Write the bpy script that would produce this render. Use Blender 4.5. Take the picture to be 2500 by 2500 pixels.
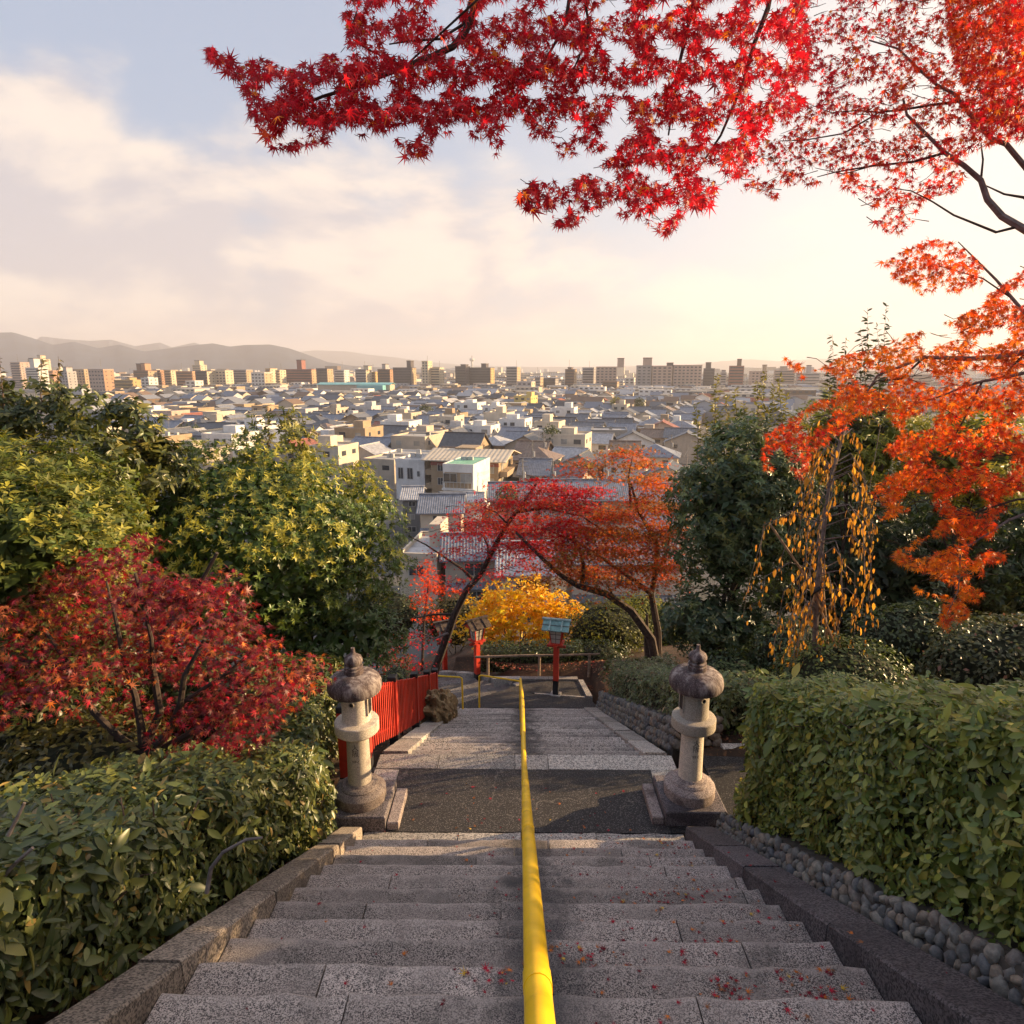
import bpy, math, random
import numpy as np
from mathutils import Vector, Matrix

for _o in list(bpy.data.objects):
    bpy.data.objects.remove(_o)
random.seed(7)
RNG = np.random.default_rng(7)
SC = bpy.context.scene
COL = SC.collection
R = math.radians

# ------------------------------------------------------------------ camera
PITCH, YAW, FPX = R(12.3), R(0.45), 1580.0      # focal length in pixels of the 2500 px photograph
cam_data = bpy.data.cameras.new("camera")
cam_data.sensor_width = 36.0
cam_data.lens = 36.0 * FPX / 2500.0
cam_data.clip_start = 0.05
cam_data.clip_end = 30000.0
cam = bpy.data.objects.new("camera", cam_data)
cam.location = (0, 0, 0)
cam.rotation_euler = (math.pi / 2 - PITCH, 0, YAW)
COL.objects.link(cam)
SC.camera = cam

# ------------------------------------------------------------------ sun, sky, exposure
SUN_EL, SUN_AZ = R(14.0), R(74.0)                # azimuth clockwise from the view direction (+Y)
SUN_DIR = Vector((math.sin(SUN_AZ) * math.cos(SUN_EL), math.cos(SUN_AZ) * math.cos(SUN_EL), math.sin(SUN_EL)))
sun_data = bpy.data.lights.new("sun", 'SUN')
sun_data.energy = 5.0
sun_data.angle = R(0.5)
sun_data.color = (1.0, 0.69, 0.36)
sun = bpy.data.objects.new("sun", sun_data)
sun.rotation_euler = (-SUN_DIR).to_track_quat('-Z', 'Y').to_euler()
COL.objects.link(sun)

world = bpy.data.worlds.new("World")
SC.world = world
world.use_nodes = True
wt = world.node_tree
for n in list(wt.nodes):
    wt.nodes.remove(n)


class NT:
    """small helper for node trees"""
    def __init__(self, tree):
        self.t = tree

    def n(self, typ, **kw):
        nd = self.t.nodes.new(typ)
        for k, v in kw.items():
            if k.startswith('i_'):
                nd.inputs[k[2:].replace('_', ' ')].default_value = v
            else:
                setattr(nd, k, v)
        return nd

    def l(self, a, b):
        self.t.links.new(a, b)

    def _in(self, sock, v):
        if hasattr(v, 'links'):
            self.l(v, sock)
        else:
            sock.default_value = v

    def math(self, op, a, b=None, c=None, clamp=False):
        nd = self.n('ShaderNodeMath', operation=op)
        nd.use_clamp = clamp
        self._in(nd.inputs[0], a)
        if b is not None:
            self._in(nd.inputs[1], b)
        if c is not None:
            self._in(nd.inputs[2], c)
        return nd.outputs[0]

    def mix(self, fac, a, b, mode='MIX'):
        nd = self.n('ShaderNodeMix', data_type='RGBA', blend_type=mode)
        self._in(nd.inputs[0], fac)
        self._in(nd.inputs[6], a if hasattr(a, 'links') else tuple(a) + (1,) * (4 - len(a)))
        self._in(nd.inputs[7], b if hasattr(b, 'links') else tuple(b) + (1,) * (4 - len(b)))
        return nd.outputs[2]

    def noise(self, vec, scale, detail=4.0, rough=0.55, dist=0.0):
        nd = self.n('ShaderNodeTexNoise')
        nd.inputs['Scale'].default_value = scale
        nd.inputs['Detail'].default_value = detail
        nd.inputs['Roughness'].default_value = rough
        nd.inputs['Distortion'].default_value = dist
        if vec is not None:
            self.l(vec, nd.inputs['Vector'])
        return nd.outputs['Fac']

    def ramp(self, fac, stops, interp='LINEAR'):
        nd = self.n('ShaderNodeValToRGB')
        cr = nd.color_ramp
        cr.interpolation = interp
        while len(cr.elements) < len(stops):
            cr.elements.new(0.5)
        for e, (p, c) in zip(cr.elements, stops):
            e.position = p
            e.color = tuple(c) + (1,) * (4 - len(c))
        self.l(fac, nd.inputs[0])
        return nd.outputs[0]

    def smooth(self, v, lo, hi):
        nd = self.n('ShaderNodeMapRange', interpolation_type='SMOOTHSTEP')
        self._in(nd.inputs[0], v)
        nd.inputs[1].default_value = lo
        nd.inputs[2].default_value = hi
        return nd.outputs[0]

    def vmath(self, op, a, b=None):
        nd = self.n('ShaderNodeVectorMath', operation=op)
        self._in(nd.inputs[0], a)
        if b is not None:
            self._in(nd.inputs[1], b)
        return nd.outputs['Value'] if op in ('DOT_PRODUCT', 'LENGTH') else nd.outputs[0]


def ray(px, py):
    """world direction through a photograph pixel; forward component is 1"""
    u, v = (px - 1250.0) / FPX, (py - 1250.0) / FPX
    s, c = math.sin(PITCH), math.cos(PITCH)
    x, y, z = u, c - v * s, -s - v * c
    return Vector((x * math.cos(YAW) - y * math.sin(YAW), x * math.sin(YAW) + y * math.cos(YAW), z))


def PY(px, py, Y):
    d = ray(px, py)
    return d * (Y / d.y)


def PD(px, py, depth):
    return ray(px, py) * depth


def project(P):
    """(n,3) points -> px, py, depth in the photograph's pixels"""
    P = np.asarray(P, float).reshape(-1, 3)
    s, c = math.sin(PITCH), math.cos(PITCH)
    x = P[:, 0] * math.cos(YAW) + P[:, 1] * math.sin(YAW)
    y = -P[:, 0] * math.sin(YAW) + P[:, 1] * math.cos(YAW)
    z = P[:, 2]
    dep = y * c - z * s
    dn = -y * s - z * c
    dd = np.where(np.abs(dep) < 1e-6, 1e-6, dep)
    return 1250 + FPX * x / dd, 1250 + FPX * dn / dd, dep


W = NT(wt)
tc = W.n('ShaderNodeTexCoord')
gen = tc.outputs['Generated']
sky = W.n('ShaderNodeTexSky', sky_type='NISHITA')
sky.sun_disc = False
sky.sun_elevation = SUN_EL
sky.sun_rotation = SUN_AZ
sky.altitude = 100.0
sky.air_density = 1.0
sky.dust_density = 2.0
sky.ozone_density = 1.0
sep = W.n('ShaderNodeSeparateXYZ')
W.l(gen, sep.inputs[0])
zc = W.math('MAXIMUM', sep.outputs[2], 0.0)
cvm = W.n('ShaderNodeMapping')
cvm.inputs['Scale'].default_value = (2.4, 2.4, 5.2)
cvm.inputs['Location'].default_value = (0.35, 0.1, 0.2)
W.l(gen, cvm.inputs[0])
cv = cvm.outputs[0]
n1 = W.noise(cv, 1.5, 9.0, 0.56, 0.25)
# the same field a little towards the sun: bright where the cloud thins sunwards
off = W.n('ShaderNodeVectorMath', operation='ADD')
W.l(cv, off.inputs[0])
off.inputs[1].default_value = (0.10, 0.02, 0.22)
n2 = W.noise(off.outputs[0], 1.5, 9.0, 0.56, 0.25)


def lobe(px, py, rad):
    d = ray(px, py).normalized()
    dp = W.vmath('DOT_PRODUCT', gen, tuple(d))
    return W.smooth(dp, math.cos(R(rad)), 1.0)


mass = None
for (px, py, rad, wgt) in ((40, 500, 9, 0.24), (330, 600, 8, 0.20), (120, 640, 14, 0.16), (900, 560, 9, 0.20), (1150, 470, 7, 0.12), (1250, 660, 12, 0.12),
                           (210, 150, 4, 0.14), (560, 760, 15, 0.14), (20, 220, 5, 0.07), (-420, 420, 18, 0.08), (-1100, 300, 26, 0.2),
                           (3600, 300, 26, 0.2)):
    t = W.math('MULTIPLY', lobe(px, py, rad), wgt)
    mass = t if mass is None else W.math('ADD', mass, t)
# more cloud low over the horizon, all the way round
low = W.math('MULTIPLY', W.math('SUBTRACT', 1.0, W.smooth(zc, 0.02, 0.36)), 0.16)
dens = W.math('ADD', W.math('ADD', n1, mass), low)
cov = W.smooth(dens, 0.57, 0.83)
lit = W.smooth(W.math('SUBTRACT', n1, n2), -0.10, 0.12)
sund = W.vmath('DOT_PRODUCT', gen, tuple(SUN_DIR))
near_sun = W.smooth(sund, 0.1, 1.0)
c_lit = W.mix(near_sun, (7.1, 5.95, 5.0), (8.2, 7.1, 6.0))
c_shade = W.mix(near_sun, (4.6, 4.15, 4.2), (7.0, 6.05, 5.25))
c_cloud = W.mix(lit, c_shade, c_lit)
# thin high veil that whitens the clear sky
veil = W.math('ADD', 0.60, W.math('MULTIPLY', near_sun, 0.35))
c_veil = W.mix(near_sun, (3.8, 4.35, 5.6), (7.6, 6.8, 5.95))
base_sky = W.mix(veil, sky.outputs[0], c_veil)
final = W.mix(W.math('MULTIPLY', cov, 0.86), base_sky, c_cloud)
bg = W.n('ShaderNodeBackground')
W.l(final, bg.inputs[0])
bg.inputs[1].default_value = 0.059
wo = W.n('ShaderNodeOutputWorld')
W.l(bg.outputs[0], wo.inputs[0])

SC.view_settings.view_transform = 'Standard'
SC.view_settings.look = 'None'
SC.view_settings.gamma = 1.0
SC.view_settings.exposure = 1.45
SC.view_settings.use_curve_mapping = False
SC.render.engine = 'CYCLES'
cy = SC.cycles
cy.max_bounces = 7
cy.diffuse_bounces = 4
cy.glossy_bounces = 3
cy.transmission_bounces = 5
cy.volume_bounces = 0
cy.caustics_reflective = False
cy.caustics_refractive = False
cy.use_denoising = True
cy.use_adaptive_sampling = True
cy.adaptive_threshold = 0.015
cy.sample_clamp_indirect = 6.0

# ------------------------------------------------------------------ object helpers
ORG = {}


def link(o, parent=None):
    COL.objects.link(o)
    if parent is not None:
        o.parent = parent
    return o


def tag(o, label=None, cat=None, group=None, kind=None):
    if label:
        o['label'] = label
    if cat:
        o['category'] = cat
    if group:
        o['group'] = group
    if kind:
        o['kind'] = kind
    return o


def thing(name, label, cat, loc=(0, 0, 0), group=None, rotz=0.0):
    o = bpy.data.objects.new(name, None)
    o.empty_display_size = 0.2
    o.location = loc
    o.rotation_euler = (0, 0, rotz)
    ORG[o.name] = Vector(loc)
    link(o)
    return tag(o, label, cat, group)


def mesh_arrays(name, V, T, mats=(), col=None, smooth=False):
    """triangles only, numpy arrays, optional per-vertex colour"""
    V = np.ascontiguousarray(V, np.float32)
    T = np.ascontiguousarray(T, np.int32)
    me = bpy.data.meshes.new(name)
    me.vertices.add(len(V))
    me.vertices.foreach_set('co', V.ravel())
    me.loops.add(T.size)
    me.loops.foreach_set('vertex_index', T.ravel())
    me.polygons.add(len(T))
    me.polygons.foreach_set('loop_start', np.arange(0, T.size, T.shape[1], dtype=np.int32))
    try:
        me.polygons.foreach_set('loop_total', np.full(len(T), T.shape[1], np.int32))
    except Exception:
        pass
    me.polygons.foreach_set('use_smooth', np.full(len(T), bool(smooth)))
    if col is not None:
        a = me.color_attributes.new('col', 'FLOAT_COLOR', 'POINT')
        c4 = np.ones((len(V), 4), np.float32)
        c4[:, :3] = col
        a.data.foreach_set('color', c4.ravel())
    for m in mats:
        me.materials.append(m)
    me.update(calc_edges=True)
    return me


def mesh_py(name, V, F, mats=(), smooth=False, midx=None):
    me = bpy.data.meshes.new(name)
    me.from_pydata([tuple(v) for v in V], [], F)
    for m in mats:
        me.materials.append(m)
    if midx is not None:
        me.polygons.foreach_set('material_index', midx)
    if smooth:
        me.polygons.foreach_set('use_smooth', [True] * len(me.polygons))
    me.update()
    return me


def obj(name, me, parent=None, label=None, cat=None, group=None, kind=None, loc=None):
    o = bpy.data.objects.new(name, me)
    link(o, parent)
    if loc is not None:
        o.location = loc
    return tag(o, label, cat, group, kind)


def org_of(parent):
    return ORG.get(parent.name, Vector((0, 0, 0))) if parent is not None else Vector((0, 0, 0))


class MB:
    """collects shapes in world coordinates, builds ONE mesh object"""
    def __init__(self):
        self.V, self.F, self.M = [], [], []

    def add(self, V, F, m=0):
        b = len(self.V)
        self.V += [tuple(v) for v in V]
        self.F += [tuple(b + i for i in f) for f in F]
        self.M += [m] * len(F)
        return self

    def box(self, x0, x1, y0, y1, z0, z1, m=0, c=0.0):
        if c <= 0:
            V = [(x0, y0, z0), (x1, y0, z0), (x1, y1, z0), (x0, y1, z0), (x0, y0, z1), (x1, y0, z1), (x1, y1, z1), (x0, y1, z1)]
            F = [(3, 2, 1, 0), (4, 5, 6, 7), (0, 1, 5, 4), (1, 2, 6, 5), (2, 3, 7, 6), (3, 0, 4, 7)]
        else:
            V = [(x0, y0, z0), (x1, y0, z0), (x1, y1, z0), (x0, y1, z0),
                 (x0, y0, z1 - c), (x1, y0, z1 - c), (x1, y1, z1 - c), (x0, y1, z1 - c),
                 (x0 + c, y0 + c, z1), (x1 - c, y0 + c, z1), (x1 - c, y1 - c, z1), (x0 + c, y1 - c, z1)]
            F = [(3, 2, 1, 0), (8, 9, 10, 11)]
            for i in range(4):
                j = (i + 1) % 4
                F += [(i, j, 4 + j, 4 + i), (4 + i, 4 + j, 8 + j, 8 + i)]
        return self.add(V, F, m)

    def obox(self, c, ax, ay, az, m=0):
        """oriented box: centre and three half-axis vectors"""
        c, ax, ay, az = Vector(c), Vector(ax), Vector(ay), Vector(az)
        V = [c + sx * ax + sy * ay + sz * az for sz in (-1, 1) for sx, sy in ((-1, -1), (1, -1), (1, 1), (-1, 1))]
        F = [(3, 2, 1, 0), (4, 5, 6, 7), (0, 1, 5, 4), (1, 2, 6, 5), (2, 3, 7, 6), (3, 0, 4, 7)]
        return self.add(V, F, m)

    def tube(self, pts, rad, sides=8, m=0, caps=True):
        pts = [Vector(p) for p in pts]
        n = len(pts)
        if not hasattr(rad, '__len__'):
            rad = [rad] * n
        V, F = [], []
        up = Vector((0.13, 0.21, 1)).normalized()
        prev = None
        for i, p in enumerate(pts):
            t = (pts[min(i + 1, n - 1)] - pts[max(i - 1, 0)])
            t = t.normalized() if t.length > 1e-9 else Vector((0, 0, 1))
            if prev is None:
                a = t.cross(up if abs(t.dot(up)) < 0.95 else Vector((1, 0, 0))).normalized()
            else:
                a = (prev - t * prev.dot(t)).normalized()
            prev = a
            b = t.cross(a)
            for k in range(sides):
                q = 2 * math.pi * k / sides
                V.append(p + (a * math.cos(q) + b * math.sin(q)) * rad[i])
        for i in range(n - 1):
            for k in range(sides):
                k2 = (k + 1) % sides
                F.append((i * sides + k, i * sides + k2, (i + 1) * sides + k2, (i + 1) * sides + k))
        if caps:
            F.append(tuple(range(sides - 1, -1, -1)))
            F.append(tuple((n - 1) * sides + k for k in range(sides)))
        return self.add(V, F, m)

    def lathe(self, c, prof, seg=32, m=0, scallop=0.0, nlobe=8):
        """profile list of (radius, z) going up"""
        V, F = [], []
        c = Vector(c)
        for (r, z) in prof:
            for k in range(seg):
                q = 2 * math.pi * k / seg
                rr = r * (1 + scallop * (abs(math.cos(q * nlobe / 2)) - 0.6) * (1 if r > 0.12 else 0))
                V.append((c.x + rr * math.cos(q), c.y + rr * math.sin(q), c.z + z))
        for i in range(len(prof) - 1):
            for k in range(seg):
                k2 = (k + 1) % seg
                F.append((i * seg + k, i * seg + k2, (i + 1) * seg + k2, (i + 1) * seg + k))
        F.append(tuple(range(seg - 1, -1, -1)))
        F.append(tuple((len(prof) - 1) * seg + k for k in range(seg)))
        return self.add(V, F, m)

    def build(self, name, mats, parent=None, smooth=False, local=False, **kw):
        if not isinstance(mats, (list, tuple)):
            mats = [mats]
        o0 = Vector((0, 0, 0)) if local else org_of(parent)
        V = [(v[0] - o0.x, v[1] - o0.y, v[2] - o0.z) for v in self.V]
        me = mesh_py(name, V, self.F, mats, smooth, self.M if len(mats) > 1 else None)
        return obj(name, me, parent, **kw)


def auto_smooth(o, ang=35):
    """smooth shading with sharp edges past an angle"""
    me = o.data
    me.polygons.foreach_set('use_smooth', [True] * len(me.polygons))
    try:
        me.set_sharp_from_angle(angle=R(ang))
    except Exception:
        pass
    return o


# ------------------------------------------------------------------ materials
def new_mat(name):
    m = bpy.data.materials.new(name)
    m.use_nodes = True
    t = m.node_tree
    for n in list(t.nodes):
        t.nodes.remove(n)
    N = NT(t)
    out = N.n('ShaderNodeOutputMaterial')
    return m, N, out


def principled(N, out, color, rough=0.7, metal=0.0, spec=0.5, bump=None, bump_d=0.01, bump_s=0.5):
    p = N.n('ShaderNodeBsdfPrincipled')
    N._in(p.inputs['Base Color'], color if hasattr(color, 'links') else tuple(color) + (1,))
    N._in(p.inputs['Roughness'], rough)
    p.inputs['Metallic'].default_value = metal
    p.inputs['Specular IOR Level'].default_value = spec
    if bump is not None:
        b = N.n('ShaderNodeBump')
        b.inputs['Strength'].default_value = bump_s
        b.inputs['Distance'].default_value = bump_d
        N.l(bump, b.inputs['Height'])
        N.l(b.outputs[0], p.inputs['Normal'])
    if out is not None:
        N.l(p.outputs[0], out.inputs[0])
    return p


def pos(N):
    return N.n('ShaderNodeNewGeometry').outputs['Position']


def simple(name, color, rough=0.7, var=0.18, scale=3.0, metal=0.0, spec=0.4, bump=0.0, bscale=40.0, streak=0.0):
    m, N, out = new_mat(name)
    p = pos(N)
    nz = N.noise(p, scale, 5.0, 0.6)
    c = N.mix(N.smooth(nz, 0.3, 0.7), tuple(x * (1 - var) for x in color), tuple(min(1, x * (1 + var)) for x in color))
    if streak > 0:
        mp = N.n('ShaderNodeMapping')
        mp.inputs['Scale'].default_value = (1, 1, 0.08)
        N.l(p, mp.inputs[0])
        st = N.noise(mp.outputs[0], scale * 3, 4.0, 0.6)
        c = N.mix(N.math('MULTIPLY', N.smooth(st, 0.5, 0.75), streak), c, tuple(x * 0.45 for x in color))
    bp = N.noise(p, bscale, 3.0, 0.6) if bump > 0 else None
    principled(N, out, c, rough, metal, spec, bp, bump)
    return m


def stone_mat(name, light, dark, stain=(0.05, 0.04, 0.04), speck=60.0, contrast=(0.36, 0.62), stain_amt=0.6, stain_scale=2.2, tint=None, bump=0.004, wear_shade=False, rail_dirt=False, cracks=False):
    """granite: light and dark grains with blotches of dirt"""
    m, N, out = new_mat(name)
    p = pos(N)
    g = N.noise(p, speck, 2.0, 0.55)
    vor = N.n('ShaderNodeTexVoronoi')
    vor.inputs['Scale'].default_value = speck * 1.3
    N.l(p, vor.inputs['Vector'])
    vc = N.n('ShaderNodeSeparateColor')
    N.l(vor.outputs['Color'], vc.inputs[0])
    gg = N.math('ADD', N.math('MULTIPLY', g, 0.7), N.math('MULTIPLY', vc.outputs[0], 0.3))
    grain = N.smooth(gg, contrast[0], contrast[1])
    c = N.mix(grain, dark, light)
    oi = N.n('ShaderNodeObjectInfo')
    rnd = N.math('ADD', 0.66, N.math('MULTIPLY', oi.outputs['Random'], 0.6))
    cm = N.n('ShaderNodeMix', data_type='RGBA', blend_type='MULTIPLY')
    cm.inputs[0].default_value = 1.0
    cc = N.n('ShaderNodeCombineColor')
    for i in range(3):
        N.l(rnd, cc.inputs[i])
    N.l(c, cm.inputs[6])
    N.l(cc.outputs[0], cm.inputs[7])
    c = cm.outputs[2]
    if wear_shade:          # patches trodden so smooth that the grain hardly shows
        pt = N.noise(p, 3.3, 4.0, 0.6)
        c = N.mix(N.math('MULTIPLY', N.smooth(pt, 0.42, 0.66), 0.55), c, tuple(0.42 * a_ + 0.58 * b_ for a_, b_ in zip(light, dark)))
    big = N.noise(p, stain_scale, 6.0, 0.62, 0.3)
    st = N.math('MULTIPLY', N.smooth(big, 0.48, 0.72), stain_amt)
    c = N.mix(st, c, stain)
    if tint:
        t2 = N.noise(p, stain_scale * 0.6, 4.0, 0.5)
        c = N.mix(N.math('MULTIPLY', N.smooth(t2, 0.45, 0.7), 0.6), c, tint)
    if cracks:        # pale hairline cracks
        vz = N.n('ShaderNodeTexVoronoi', feature='DISTANCE_TO_EDGE')
        vz.inputs['Scale'].default_value = 0.75
        dn = N.n('ShaderNodeTexNoise')
        dn.inputs['Scale'].default_value = 3.5
        dn.inputs['Detail'].default_value = 5.0
        N.l(p, dn.inputs['Vector'])
        N.l(N.vmath('ADD', p, N.vmath('MULTIPLY', dn.outputs['Color'], (0.5, 0.5, 0.5))), vz.inputs['Vector'])
        part_ = N.smooth(N.noise(p, 1.3, 2.0, 0.5), 0.50, 0.60)
        ln = N.math('MULTIPLY', N.smooth(vz.outputs['Distance'], 0.008, 0.003), part_)
        c = N.mix(N.math('MULTIPLY', ln, 0.28), c, (0.30, 0.27, 0.24))
    if wear_shade:          # trodden pale nosings, shade painted in at the back of each tread
        wa = N.n('ShaderNodeAttribute')
        wa.attribute_name = 'wear_shade'
        wn = N.math('ADD', wa.outputs['Fac'], N.math('MULTIPLY', N.math('SUBTRACT', N.noise(p, 7.0, 4.0, 0.6), 0.5), 0.5))
        c = N.mix(N.math('MULTIPLY', N.smooth(wn, 0.84, 1.02), 0.32), c, light)
        c = N.mix(N.math('MULTIPLY', N.smooth(wn, 0.36, 0.0), 0.08), c, (0.045, 0.042, 0.045))
    if rail_dirt:     # damp black lichen that has grown under the handrail
        sx = N.n('ShaderNodeSeparateXYZ')
        N.l(p, sx.inputs[0])
        dx = N.math('ABSOLUTE', N.math('SUBTRACT', sx.outputs[0], 0.13))
        bn = N.noise(p, 5.0, 4.0, 0.6)
        w = N.math('SUBTRACT', N.math('MULTIPLY', bn, 0.75), dx)
        c = N.mix(N.math('MULTIPLY', N.smooth(w, 0.0, 0.35), 0.75), c, (0.035, 0.035, 0.04))
    principled(N, out, c, 0.82, 0.0, 0.3, gg, bump, 0.7)
    return m


def leaf_mat(name, trans=0.35, rough=0.45, spec=0.4, tcol=(1.5, 1.3, 0.9)):
    m, N, out = new_mat(name)
    at = N.n('ShaderNodeAttribute')
    at.attribute_name = 'col'
    c = at.outputs['Color']
    p = principled(N, None, c, rough, 0.0, spec)
    tr = N.n('ShaderNodeBsdfTranslucent')
    N.l(N.mix(1.0, c, tcol, 'MULTIPLY'), tr.inputs[0])
    mx = N.n('ShaderNodeMixShader')
    mx.inputs[0].default_value = trans
    N.l(p.outputs[0], mx.inputs[1])
    N.l(tr.outputs[0], mx.inputs[2])
    N.l(mx.outputs[0], out.inputs[0])
    return m


def attr_mat(name, rough=0.8):
    m, N, out = new_mat(name)
    at = N.n('ShaderNodeAttribute')
    at.attribute_name = 'col'
    principled(N, out, at.outputs['Color'], rough, 0, 0.3)
    return m


M = {}
M['step'] = stone_mat('step_granite', (0.55, 0.475, 0.435), (0.058, 0.050, 0.052), speck=150.0, contrast=(0.36, 0.62), stain=(0.075, 0.07, 0.065), stain_amt=0.62, stain_scale=1.9, rail_dirt=True, wear_shade=True)
M['step_far'] = stone_mat('step_granite_far', (0.52, 0.47, 0.44), (0.09, 0.08, 0.08), speck=60.0, contrast=(0.36, 0.60), stain=(0.05, 0.045, 0.05), stain_amt=0.6, stain_scale=1.3, rail_dirt=True, wear_shade=True)
M['step_dark'] = stone_mat('step_granite_dark', (0.27, 0.25, 0.24), (0.05, 0.047, 0.05), speck=60.0, contrast=(0.38, 0.64), stain=(0.04, 0.037, 0.037), stain_amt=0.6, stain_scale=1.3, wear_shade=True)  # dark speckled steps, toned down further in place of shade
M['band'] = stone_mat('band_granite', (0.55, 0.51, 0.47), (0.16, 0.15, 0.15), speck=70.0, stain_amt=0.35)
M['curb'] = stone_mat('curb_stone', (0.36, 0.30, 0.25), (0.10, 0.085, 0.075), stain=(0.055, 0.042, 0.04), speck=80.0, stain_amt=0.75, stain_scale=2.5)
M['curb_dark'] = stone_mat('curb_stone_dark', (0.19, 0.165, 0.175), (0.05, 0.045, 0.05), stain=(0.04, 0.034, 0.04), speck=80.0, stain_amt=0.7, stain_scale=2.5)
M['asphalt'] = stone_mat('asphalt', (0.17, 0.155, 0.15), (0.034, 0.032, 0.033), stain=(0.03, 0.028, 0.028), speck=75.0, contrast=(0.55, 0.72), stain_amt=0.5, stain_scale=1.2, bump=0.003, cracks=True)
M['lantern'] = stone_mat('lantern_granite', (0.66, 0.59, 0.50), (0.40, 0.35, 0.30), stain=(0.30, 0.25, 0.2), speck=130.0, stain_amt=0.35, stain_scale=5.0, bump=0.002)
M['lantern_base'] = stone_mat('lantern_base_stone', (0.38, 0.32, 0.30), (0.15, 0.12, 0.12), stain=(0.07, 0.045, 0.045), speck=100.0, stain_amt=0.8, stain_scale=3.5)


def hat_mat():
    m, N, out = new_mat('lantern_roof_stone')
    tcn = N.n('ShaderNodeTexCoord')
    p = pos(N)
    mp = N.n('ShaderNodeMapping')
    mp.inputs['Scale'].default_value = (1, 1, 0.25)
    N.l(tcn.outputs['Object'], mp.inputs[0])
    st = N.noise(mp.outputs[0], 11.0, 6.0, 0.65, 0.15)
    gr = N.noise(p, 110.0, 2.0, 0.5)
    c = N.ramp(st, [(0.36, (0.040, 0.028, 0.030)), (0.50, (0.10, 0.07, 0.07)), (0.58, (0.24, 0.20, 0.19)), (0.72, (0.44, 0.39, 0.36))])
    c = N.mix(N.math('MULTIPLY', N.smooth(gr, 0.5, 0.7), 0.30), c, (0.42, 0.38, 0.35))
    principled(N, out, c, 0.8, 0, 0.3, gr, 0.003, 0.5)
    return m


M['hat'] = hat_mat()


def worn_paint(name, color, under, rough=0.4, amount=0.06, scale=16.0, varied=False):
    """old gloss paint: dulled patches, grime, small chips down to the undercoat"""
    m, N, out = new_mat(name)
    p = pos(N)
    a = N.noise(p, 4.0, 5.0, 0.6)
    b = N.noise(p, scale * 2.2, 4.0, 0.7)
    g = N.noise(p, scale * 0.5, 5.0, 0.65)
    c = N.mix(N.smooth(a, 0.3, 0.7), tuple(x * 0.82 for x in color), tuple(min(1, x * 1.12) for x in color))
    c = N.mix(N.math('MULTIPLY', N.smooth(g, 0.54, 0.72), 0.45), c, tuple(x * 0.42 for x in color))
    c = N.mix(N.smooth(b, 0.745 - amount, 0.76 - amount), c, under)
    r = N.math('ADD', rough, N.math('MULTIPLY', N.smooth(a, 0.4, 0.7), 0.22))
    oi = N.n('ShaderNodeObjectInfo')
    hs = N.n('ShaderNodeHueSaturation')
    N.l(N.math('ADD', 0.80, N.math('MULTIPLY', oi.outputs['Random'], 0.38)), hs.inputs['Value'])
    N.l(c, hs.inputs['Color'])
    c = hs.outputs[0] if varied else c
    principled(N, out, c, r, 0, 0.5, b, 0.0008, 0.5)
    return m


M['yellow'] = worn_paint('yellow_paint', (0.82, 0.51, 0.008), (0.20, 0.10, 0.035), 0.36, 0.03, 22.0)
M['red'] = worn_paint('vermilion_paint', (0.56, 0.040, 0.018), (0.24, 0.10, 0.06), 0.5, 0.05, 18.0, True)
M['black'] = simple('black_paint', (0.022, 0.022, 0.026), rough=0.6, var=0.3)
M['paper'] = simple('lamp_paper', (0.50, 0.46, 0.40), rough=0.6, var=0.1)
M['copper_light'] = simple('pale_copper', (0.36, 0.50, 0.49), rough=0.6, var=0.25, scale=9.0)
M['copper'] = simple('green_copper', (0.20, 0.36, 0.36), rough=0.6, var=0.3, scale=9.0, streak=0.4)
M['shingle'] = simple('brown_bark_roof', (0.085, 0.064, 0.055), rough=0.85, var=0.35, scale=12.0, bump=0.004)
M['wood'] = simple('weathered_log', (0.30, 0.22, 0.16), rough=0.85, var=0.35, scale=9.0, bump=0.003)
M['bamboo'] = simple('dry_stake', (0.34, 0.22, 0.13), rough=0.7, var=0.35, scale=9.0)
M['bark'] = simple('maple_bark', (0.075, 0.055, 0.048), rough=0.9, var=0.45, scale=14.0, bump=0.006, bscale=60)
M['bark_dark'] = simple('dark_bark', (0.05, 0.036, 0.03), rough=0.9, var=0.4, scale=12.0, bump=0.006, bscale=50)
M['bark_grey'] = simple('grey_bark', (0.17, 0.14, 0.13), rough=0.9, var=0.35, scale=16.0, bump=0.005, bscale=60)
M['twig'] = simple('hedge_twig', (0.15, 0.10, 0.075), rough=0.85, var=0.35, scale=20.0)
M['leaf_thin'] = leaf_mat('thin_maple_leaf', 0.50, 0.5, 0.3, (1.5, 1.0, 1.0))
M['leaf_wax'] = leaf_mat('waxy_leaf', 0.18, 0.36, 0.45, (1.7, 1.7, 0.9))
M['leaf_soft'] = leaf_mat('soft_leaf', 0.32, 0.5, 0.35, (1.6, 1.5, 0.8))
M['leaf_dry'] = leaf_mat('fallen_leaf', 0.05, 0.7, 0.2, (1, 1, 1))


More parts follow.
